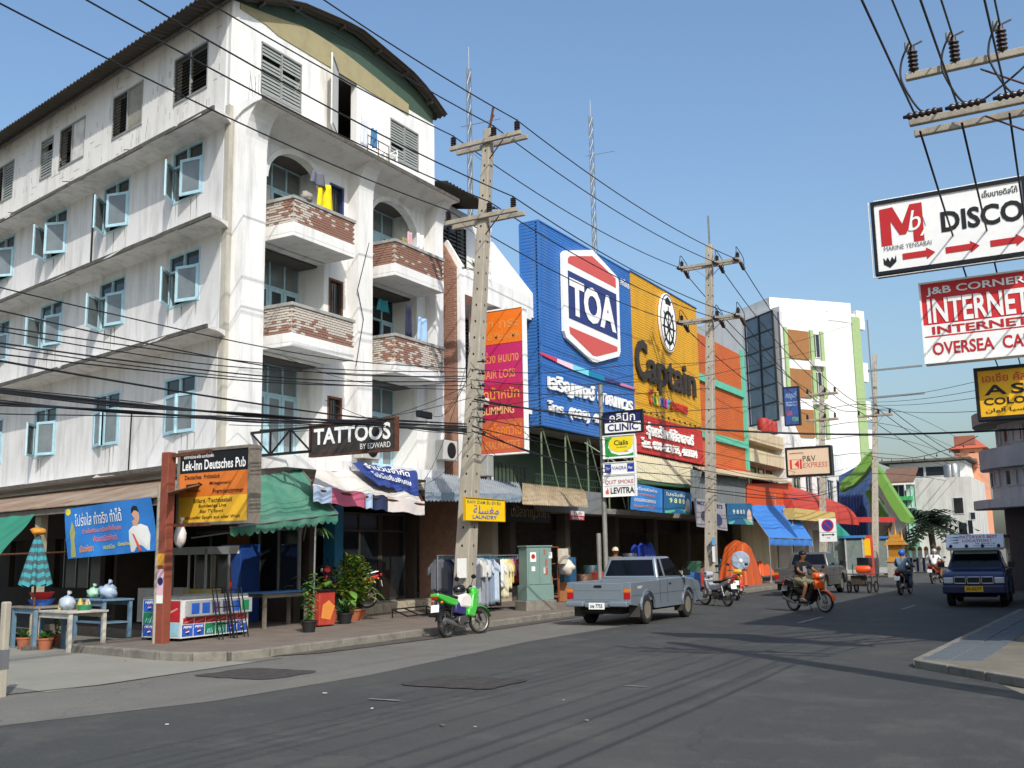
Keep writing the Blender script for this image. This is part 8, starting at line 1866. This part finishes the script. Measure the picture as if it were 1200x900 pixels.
mb = MB(); mb.box(-.35, .35, -.35, .35, 0, 1.95); mb.build('body', pm('fridge_blue', (34, 66, 130), .4, var=.3, sc=2), t, bevel=.02); mb = MB(); mb.box(-.3, .3, -.36, -.352, 1.72, 1.92); mb.build('header', WHITE, t)
mb = MB(); flat(mb, [(-.08, .3), (.08, .3), (.1, .9), (.04, 1.2), (.04, 1.45), (-.04, 1.45), (-.04, 1.2), (-.1, .9)], (0, -.352, 0), UX, UZ, NY, .004); mb.build('bottle_print', paint(70, 28, 22), t); mb = MB(); flat(mb, circ(0, .95, .09, n=16), (0, -.352, 0), UX, UZ, NY, .008); mb.build('emblem', RED, t); mb = MB(); text(mb, 'PEPSI', (-.2, -.352, .5), UX, UZ, .4, .14, NY, .008, 0, .03); mb.build('lettering', WHITE, t)
q = G(150, 735, .14); t = thing('chest_freezer', 'white and red chest freezer behind the blue table', 'freezer', (q.x-.2, q.y+1.2, .14), sang)
mb = MB(); mb.box(-.6, .6, -.35, .35, .05, .9); mb.build('body', pm('cooler_white', (206, 206, 202), .5), t, bevel=.02); mb = MB(); mb.box(-.56, .56, -.36, -.352, .4, .85); mb.build('front_panel', PR, t)
q = G(318, 736, .14); table('table', 'rough table with a bright blue top beside the drinks chest', (q.x-.25, q.y+.45, .14), R_(92), 1.6, .65, .82, paint(66, 112, 160), WOODG)
q = G(336, 712, .14); t = table('table', 'white marble altar table with incense and bottles behind the blue-topped table', (q.x, q.y, .14), R_(90), 1.3, .7, .95, pm('marble', (180, 176, 166), .4), pm('marble', (180, 176, 166), .4))
for k in range(7):
    h = random.uniform(.15, .3); mb = MB(); mb.lathe([(0, 0), (.04, 0), (.045, h*.6), (.02, h*.8), (.02, h), (0, h)], (0, 0, 0), 10); o = mb.build('offering_bottle', paint(*random.choice([(200, 60, 50), (230, 226, 216), (220, 190, 40)])), smooth=True); o.location = (q.x+.2, q.y-.5+k*.17, 1.09); tag(o, 'small offering bottle, %s from the left on the marble altar table' % nth(k+1), 'bottle', 'bottles on the altar table')
q = G(376, 734, .14); t = thing('cold_box', 'faded red cold box with food prints among the potted plants', 'box', (q.x, q.y, .14), R_(85)); mb = MB(); mb.box(-.26, .26, -.2, .2, .03, .8); mb.build('body', pm('faded_red', (160, 50, 38), .6, var=.15, sc=3, dirt=.3, dcol=(190, 120, 70), dsc=2), t, bevel=.02); mb = MB(); mb.box(-.29, .29, -.23, .23, .8, .84); mb.build('lid', BLKP, t)
mb = MB(); flat(mb, [(-.2, .2), (.1, .15), (.25, .45), (.05, .6), (-.15, .5)], (.0, -.2, 0), UX, UZ, NY, .004); mb.build('printed_food', paint(206, 130, 60), t)
# bench and bag tied to the post
pl0 = onY(211, 628, 15.4); lump('plastic_bag', 'white and red plastic bag hanging on the post below the pub signboard', 'bag', (pl0.x, 15.4, pl0.z), .13, pm('striped_bag', (206, 196, 190), .6, var=.2, sc=8), .12, 1.8)
mb = MB(); mb.tube([(-.9, 0, .05), (.9, 0, .12)], .03); o = None
q = G(490, 722, .14); t = thing('folded_rack', 'black folded metal rack lying on the pavement before the step', 'rack', (q.x, q.y, .14), R_(95))
for (a, b) in (((-.9, -.2, .05), (.9, -.2, .05)), ((-.9, .25, .22), (.9, .25, .22)), ((-.9, -.2, .05), (-.9, .25, .22)), ((.9, -.2, .05), (.9, .25, .22)), ((-.3, -.2, .05), (-.3, .25, .22)), ((-.9, .25, 0), (-.9, .25, .22)), ((.9, .25, 0), (.9, .25, .22))):
    mb = MB(); mb.tube([a, b], .02, 6); mb.build('bar', BLKP, t)
# ---------------------------------------------------------------- clothes rails
def garment(label, p, rz, col, kind, h, group):
    m = pm('cloth_%d_%d_%d' % col, col, .9, var=.15, sc=10); mb = MB(); w = .24 if kind == 'shirt' else .2
    def f(a, b):
        hw = w*(.38+.62*min(1, (1-b)*7)) if kind == 'shirt' else w*(.85+.1*(1-b)); fold = .035*math.sin(a*14+p[1]*9)*(1-b*.6)
        return Vector(((a-.5)*2*hw, fold, -h*(1-b)))
    mb.grid(f, 14, 10, th=(0, .05, 0))
    if kind == 'shirt':
        for s in (-1, 1): mb.grid(lambda a, b: Vector((s*(w*.9+.1*a), .02+.01*math.sin(b*9), -.1-.13*a-.2*(1-b))), 3, 3, th=(0, .03, 0))
    o = mb.build('shirt' if kind == 'shirt' else 'trousers', m, smooth='all'); o.location = p; o.rotation_euler = (0, 0, rz); tag(o, label, 'clothing', group)
    hm = MB(); hm.tube([(-.16, .02, -.02), (0, .02, .04), (.16, .02, -.02)], .006, 4); hm.tube([(0, .02, .04), (.0, .02, .09)], .005, 4); hm.build('hanger', paint(40, 120, 140), o)
def rail(label, x, y0, y1, z1, cols, kinds, hs, gname, desc):
    t = thing('clothes_rail', label, 'clothes rail', (x, (y0+y1)/2, .14), 0, 'clothes rails')
    for y_ in (y0, y1):
        mb = MB(); mb.tube([(x, y_, .14), (x, y_, z1)], .018, 6); mb.build('upright', STEEL, t, world=True); mb = MB(); mb.bar((x-.28, y_, .17), (x+.28, y_, .17), .035); mb.build('foot', BLKP, t, world=True)
    mb = MB(); mb.tube([(x, y0-.05, z1), (x, y1+.05, z1)], .018, 6); mb.build('top_bar', STEEL, t, world=True)
    n = len(cols)
    for k in range(n): garment(desc[k], (x+random.uniform(-.02, .02), y0+.1+(y1-y0-.2)*k/(n-1), z1-.1), R_(random.uniform(35, 60)), cols[k], kinds[k], hs[k], gname)
xr = -15.2
ya, yb = onX(513, 690, xr).y, onX(534, 690, xr).y; z1 = onX(520, 651, xr).z
rail('clothes rail with dark shirts left of the near pole', xr, ya, yb, z1, [(84, 86, 94), (60, 64, 84), (28, 32, 54), (28, 30, 46), (180, 180, 184), (150, 60, 70)], ['shirt']*6, [.8, 1.3, 1.25, 1.25, 1.1, 1.0], 'dark clothes on the left rail', ['grey shirt at the left end of the dark rail', 'slate blue shirt on the dark rail', 'long navy shirt on the dark rail', 'long black-navy shirt on the dark rail, next right', 'white shirt on the dark rail nearest the pole', 'maroon shirt at the end of the dark rail'])
ya, yb = onX(554, 690, xr).y, onX(607, 690, xr).y; z1 = onX(580, 651, xr).z
cs = [(150, 156, 164), (196, 196, 190), (130, 136, 142), (186, 190, 196), (120, 134, 150), (170, 182, 196), (40, 42, 48), (214, 214, 208), (196, 190, 160), (206, 196, 150), (190, 170, 90), (196, 110, 150), (150, 44, 56), (36, 36, 46)]
hs = [1.25, .5, 1.3, .5, 1.25, 1.2, 1.3, .8, 1.1, .85, .7, .5, .7, .8]; kd = ['trousers', 'shirt']*3+['trousers']+['shirt']*7
dn = ['pale grey', 'off-white', 'mid grey', 'light grey', 'blue grey', 'washed blue', 'black', 'white', 'cream', 'beige', 'mustard', 'pink', 'dark red', 'black-navy']
rail('long clothes rail with pale shirts and jeans right of the near pole', xr, ya, yb, z1, cs, kd, hs, 'clothes on the long rail', ['%s %s hanging on the long rail right of the pole' % (dn[k], kd[k]) for k in range(14)])
xr = -15.9; ya, yb = onX(540, 690, xr).y, onX(575, 690, xr).y; z1 = onX(555, 650, xr).z
rail('rear clothes rail with coloured shirts on blue hangers', xr, ya, yb, z1, [(150, 50, 60), (60, 120, 140), (206, 206, 206), (70, 80, 110)], ['shirt']*4, [.6]*4, 'clothes on the rear rail', ['dark red shirt on the rear rail', 'teal shirt on the rear rail', 'white shirt on the rear rail', 'slate shirt on the rear rail'])
# utility cabinet
ca = G(613, 716, .14); cb = G(646, 714, .14); cw = .95; cx_, cy2 = ca.x+.1, (ca.y+cb.y)/2+.1
z0, z1 = onX(630, 703, cx_).z, onX(630, 641, cx_).z
t = thing('utility_cabinet', 'tall grey-green utility cabinet with stickers on a concrete plinth', 'cabinet', (cx_, cy2, .14), R_(62))
hz0, hz1 = z0-.14, z1-.14
GCAB = pm('greygreen_enamel', (116, 140, 132), .5, .1, var=.1, sc=3, dirt=.4, dcol=(170, 172, 164), dsc=7, dlo=.6, dhi=.7)
mb = MB(); mb.box(-.52, .52, -.3, .3, -.02, hz0); mb.build('plinth', KERB, t, bevel=.02); mb = MB(); mb.box(-.46, .46, -.25, .25, hz0, hz0+.42); mb.build('lower_body', GCAB, t, bevel=.01); mb = MB(); mb.box(-.42, .42, -.22, .22, hz0+.42, hz1); up2 = mb.build('body', GCAB, t, bevel=.01)
mb = MB(); mb.box(-.45, .45, -.25, .25, hz1, hz1+.04); mb.build('cap', GCAB, t, bevel=.01)
for x0, x1, a, b, m in ((-.38, -.004, hz0+.45, hz1-.04, GCAB), (.004, .38, hz0+.45, hz1-.04, GCAB)): mb = MB(); mb.box(x0, x1, -.235, -.22, a, b); mb.build('door', m, t, bevel=.004)
mb = MB(); mb.box(-.32, -.12, -.239, -.236, hz1-.42, hz1-.15); mb.build('sticker', PRW, t); mb = MB(); flat(mb, circ(-.22, hz1-.27, .07, n=16), (0, -.239, 0), UX, UZ, NY); mb.build('sticker', RED, t); mb = MB(); mb.box(-.28, -.16, -.239, -.236, hz1-.68, hz1-.55); mb.build('sticker', PRW, t)
for k in range(6): mb = MB(); x = .05+.3*random.random(); z = hz0+.6+random.random()*.7; mb.box(x, x+.05+.08*random.random(), -.239, -.236, z, z+.05+.15*random.random()); mb.build('sticker', PRW if k % 2 else paint(150, 90, 80), t)
# poster on the near pole
c = onX(544, 660, -13.72); mb = MB(); mb.box(-13.735, -13.728, c.y-.3, c.y+.12, c.z-.35, c.z+.12); po = mb.build('poster', PRW, P1, world=True)
# ---------------------------------------------------------------- goods in front of the paint shop
t = thing('goods_rack', 'rusty orange rack holding blue pipes beside the utility cabinet', 'rack', onX(647, 690, -15.9)); rx0 = onX(637, 690, -15.9).y; rx1 = onX(655, 690, -15.9).y; zt = onX(645, 641, -15.9).z
for y_ in (rx0, (rx0+rx1)/2, rx1): mb = MB(); mb.bar((-15.9, y_, .14), (-15.9, y_, zt), .04); mb.build('upright', paint(140, 76, 40), t, world=True)
for z in (.35, .9, 1.4, zt): mb = MB(); mb.bar((-15.9, rx0, z), (-15.9, rx1, z), .03); mb.build('rung', paint(140, 76, 40), t, world=True)
for k in range(4): mb = MB(); mb.tube([(-16.1, rx0+.15+k*.18, .2), (-16.15, rx0+.2+k*.18, 1.6)], .06, 8); mb.build('blue_pipe', paint(50, 140, 200), t, world=True)
p = onX(664, 665, -15.6); lump('goods_bag', 'bulging white bag with red print hanging on the rusty rack', 'bag', (-15.6, p.y, p.z), .27, pm('white_sack', (206, 198, 184), .7, var=.2, sc=8), .2, .9)
p = onX(660, 652, -15.6); mb = MB(); mb.box(-.1, .1, -.2, .2, -.25, .25); o = mb.build('carton', pm('pale_carton', (200, 190, 170), .8), bevel=.02); o.location = (-15.6, p.y, p.z); tag(o, 'pale carton above the bulging white bag', 'box')
random.seed(21)
gn = ('slate', 'navy', 'tan', 'brown', 'teal', 'red', 'grey', 'cream', 'dark green')
gc = [(70, 110, 120), (40, 60, 90), (150, 100, 60), (110, 90, 70), (60, 130, 140), (160, 60, 50), (90, 96, 100), (180, 170, 150), (50, 90, 70)]
for k in range(34):
    y_ = 31.5+k*.62; c = random.choice(gc); w, d, h = random.uniform(.25, .5), random.uniform(.3, .55), random.uniform(.4, 1.2); x = -16.6+random.uniform(-.9, .9)
    mb = MB(); mb.box(-w/2, w/2, -d/2, d/2, 0, h); o = mb.build('carton', pm('goods_%d_%d_%d' % c, c, .75, var=.2, sc=5), bevel=.02); o.location = (x, y_, .14); o.rotation_euler = (0, 0, random.uniform(-.3, .3)); tag(o, '%s box of goods, %s from the near end under the paint shop canopy' % (gn[gc.index(c)], nth(k+1)), 'box', 'boxed goods before the paint shop')
for k, (px_, py_, r, h, c) in enumerate(((700, 668, .3, 1.1, (44, 66, 70)), (690, 676, .35, .8, (90, 62, 44)), (675, 660, .22, 1.4, (70, 130, 170)), (745, 655, .3, 1.5, (60, 60, 66)))):
    p = onX(px_, 700, -16); mb = MB(); mb.lathe([(0, 0), (r, .02), (r, h), (r*.9, h+.05), (0, h+.05)], (0, 0, 0), 14); o = mb.build('drum', pm('drum_%d' % k, c, .5, .1, var=.15), smooth=True); o.location = (-16.2, p.y, .14); tag(o, ('dark green drum', 'brown drum', 'pale blue drum', 'tall charcoal drum')[k]+' standing under the paint shop canopy', 'drum')
def tarp(label, p0, w, d, h, col, seed):
    t = MB(); random.seed(seed); n = 14
    def f(a, b):
        x, y_ = (a-.5)*2, (b-.5)*2; r = max(abs(x), abs(y_)); z = h*(1-max(0, (r-.62)/.38)**1.0) if r > .62 else h+.05*math.sin(x*5+seed)
        k = 1 if r < .62 else (.62+.18*(r-.62)/.38)/r*1.15; wr = (.03*math.sin(7*math.atan2(y_, x)+seed)+.018*math.sin(17*math.atan2(y_, x)+2*seed))*max(0, (r-.55)/.45)
        tap = 1-.32*(z/h)**2; return Vector((x*w/2*k*(1+1.6*wr)*tap, y_*d/2*k*(1+1.6*wr)*tap, max(0.0, z+.12*math.sin(y_*3+seed)*(z/h))))
    t.grid(f, 28, 28); o = t.build('tarpaulin', pm('tarp_%d_%d_%d' % col, col, .55, var=.15, sc=3), smooth='all'); o.location = p0; tag(o, label, 'tarpaulin'); return o
p = onX(868, 700, -15.2); tarp('tall bright orange tarpaulin draped over goods behind the parked motorbikes', (-15.2, p.y, .14), 1.6, 2.5, 1.9, (178, 78, 30), 2)
p = onX(892, 695, -15.0); tarp('low orange cloth thrown over a white trestle beside the orange tarpaulin', (-15.0, p.y, .5), 1.0, 2.2, .6, (200, 80, 26), 4); t = table('trestle', 'white trestle legs under the low orange cloth', (-15.0, p.y, .14), R_(90), 1.8, .7, .5, PRW, PRW)
p = onX(770, 690, -16.2); tarp('blue tarpaulin draped over tall goods under the sale banners', (-16.9, p.y+.3, .14), 1.2, 1.7, 1.9, (34, 56, 150), 5)
p = onX(867.5, 657, -14.35); t = thing('pedestal_fan', 'large round pedestal fan in front of the orange tarpaulin', 'fan', (-14.35, p.y, .14)); zf = p.z-.14
nf = Vector((.45, -.9, 0)); mb = MB(); mb.lathe([(.0, .0), (.4, .02), (.42, .06), (.38, .1), (0, .12)], (0, 0, zf), 26, 0, nf); mb.build('cage', pm('fan_cage', (150, 166, 180), .4, .3, var=.3, sc=6), t, smooth=True); mb = MB(); mb.lathe([(.0, .12), (.09, .12), (.07, .16), (0, .17)], (0, 0, zf), 14, 0, nf); mb.build('hub', WHITE, t); mb = MB(); mb.tube([(0, 0, .05), (-.05, .08, zf)], .025); mb.build('stand', STEEL, t); mb = MB(); mb.lathe([(.3, 0), (.28, .05), (.04, .08)], (0, 0, 0), 16); mb.build('base', BLKP, t)
for k in range(6):
    a = PI*k/3; mb = MB(); e1 = Vector((.9, .45, 0)).normalized(); d = e1*math.cos(a)+UZ*math.sin(a); mb.obox(V(0, 0, zf)+nf.normalized()*.125+d*.22, d*.13, d.cross(nf).normalized()*.05, nf.normalized()*.004); mb.build('blade', pm('fan_blade', (150, 160, 176), .4), t)
# bin bags, papers and posters by the second pole
c = onX(829, 645, -13.4); mb = MB(); mb.box(-13.395, -13.388, b2.y-.2, b2.y+.12, c.z-.45, c.z+.15); mb.build('poster', PRW, P2, world=True); mb = MB(); mb.box(-13.395, -13.388, b2.y-.2, b2.y+.15, c.z+.2, c.z+.5); mb.build('poster', paint(90, 150, 190), P2, world=True)
for k, (px_, py_, c, d) in enumerate(((815, 690, (60, 100, 160), 'blue'), (840, 688, (190, 60, 44), 'red'))):
    p = G(px_, py_, .14); mb = MB(); mb.box(-.25, .25, -.25, .25, 0, .75); o = mb.build('crate_stack', paint(*c), bevel=.03); o.location = (p.x*.72, p.y*.72, .14); o.location = (-14.6, 40.2+k*1.6, .14); tag(o, '%s plastic crate stack near the second pole' % d, 'crate')
# concrete bollard at the left edge
p = G(1, 817); t = thing('bollard', 'stained concrete bollard at the left edge of the view', 'bollard', (p.x, p.y, 0)); mb = MB(); mb.box(-.05, .05, -.05, .05, -.05, onY(3, 705, p.y).z); mb.build('shaft', POLE_C, t, bevel=.02); mb = MB(); mb.box(-.052, .052, -.052, .052, .35, .6); mb.build('painted_band', pm('faded_grey_band', (96, 98, 100), .8), t)
# laundry, chair and odds on the balconies
def hung(label, p, w, h, col, nrm=(1, 0, 0)):
    m = pm('laundry_%d_%d_%d' % col, col, .9, var=.15, sc=8); mb = MB(); n = Vector(nrm); u = Vector((-n.y, n.x, 0)); mb.grid(lambda a, b: Vector(p)+u*w*(a-.5)*(.75+.25*(1-b))+n*.05*math.sin(a*11)+UZ*(-h*(1-b)), 12, 8, th=n*.015); o = mb.build('laundry', m, smooth='all'); tag(o, label, 'laundry', 'laundry on the balconies')
hung('bright yellow cloth hanging on the upper brick balcony', (-17.25, 20.55, 11.55), .75, .8, (226, 196, 24)); hung('grey cloth heaped on the yellow one', (-17.2, 20.2, 11.75), .7, .35, (96, 98, 110))
hung('white shirt hanging over the right upper balcony', (-17.2, 24.9, 11.3), .5, .75, (206, 206, 210)); hung('pink top beside the white shirt on the right upper balcony', (-17.25, 24.4, 11.25), .3, .5, (190, 150, 160)); hung('olive top on the right upper balcony', (-17.25, 24.15, 11.0), .35, .45, (130, 120, 70))
hung('dark blue shirt hanging in the right lower balcony', (-17.5, 24.7, 9.1), .35, .95, (40, 44, 66)); hung('teal cloth bunched at the right lower balcony door', (-18.2, 24.4, 9.3), .7, .35, (50, 140, 150)); hung('pale blue sheet on the right lower balcony', (-17.6, 25.6, 8.9), .7, .9, (150, 180, 210))
hung('white and black shirts hanging beside the open top-floor door', (-17.1, 22.0, 13.95), .35, .85, (190, 194, 200)); hung('blue shorts hanging beside the open top-floor door', (-17.1, 22.45, 13.75), .35, .55, (60, 110, 150))
t = thing('plastic_chair', 'white plastic chair standing on the ledge of the top storey', 'chair', (-17.45, 23.55, 12.97), R_(-20))
for x in (-.22, .22):
    for y_ in (-.22, .22): mb = MB(); mb.bar((x, y_, 0), (x*.9, y_*.9, .42), .035); mb.build('leg', WHITE, t)
mb = MB(); mb.box(-.23, .23, -.23, .23, .41, .44); mb.build('seat', WHITE, t, bevel=.01); mb = MB(); mb.grid(lambda a, b: Vector((-.22+.03*math.cos((a-.5)*3)-.08*b, (a-.5)*.44*(1-.25*b*b), .44+.42*b)), 10, 6, th=(-.012, 0, 0)); mb.build('backrest', WHITE, t, smooth='all')
for s in (-1, 1): mb = MB(); mb.tube([(-.2, s*.23, .62), (.15, s*.25, .62), (.2, s*.24, .42)], .016); mb.build('armrest', WHITE, t)
mb = MB(); mb.ell((-17.03, 19.55, 10.86), .12, .2, .14, 12, 8, 0, .2); tag(mb.build('mop_head', pm('grey_mop', (150, 142, 134), .9, var=.2, sc=14), smooth='all'), 'grey shaggy mop head drying on the upper balcony corner', 'mop')
for k, (y_, z) in enumerate(((22.6, 4.35), (26.55, 4.6))):
    t = thing('air_conditioner', ('air conditioner unit on the wall above the patched awning', 'air conditioner unit on the right-hand pier above the tin canopy')[k], 'air conditioner', (-17.4, y_, z)); mb = MB(); mb.box(-.15, .15, -.4, .4, 0, .6); mb.build('casing', pm('ac_white', (190, 188, 180), .6, dirt=.3, dsc=4), t, bevel=.02); mb = MB(); mb.lathe([(.0, 0), (.22, .0), (.24, .02), (.2, .03), (0, .03)], (.15, .05, .3), 20, 0, (1, 0, 0)); mb.build('fan_grille', BLKP, t)
# litter
random.seed(5)
lp_ = sorted([G(random.uniform(0, 700), random.uniform(752, 860)) for _ in range(16)], key=lambda p: -(p-V(-13.3, 13.4, 0)).length)
for k, p in enumerate(lp_):
    s = random.uniform(.012, .035); mb = MB(); a = random.uniform(0, 3); mb.obox((0, 0, .004), (s*math.cos(a), s*math.sin(a), 0), (-s*.5*math.sin(a), s*.5*math.cos(a), 0), (0, 0, .003)); o = mb.build('litter', paint(*random.choice([(200, 198, 190), (170, 160, 140), (110, 90, 70), (90, 88, 84)]))); o.location = (p.x, p.y, .017); tag(o, 'small scrap of litter, %s farthest from the left kerb corner on the road' % nth(k+1), 'litter', 'litter on the road')
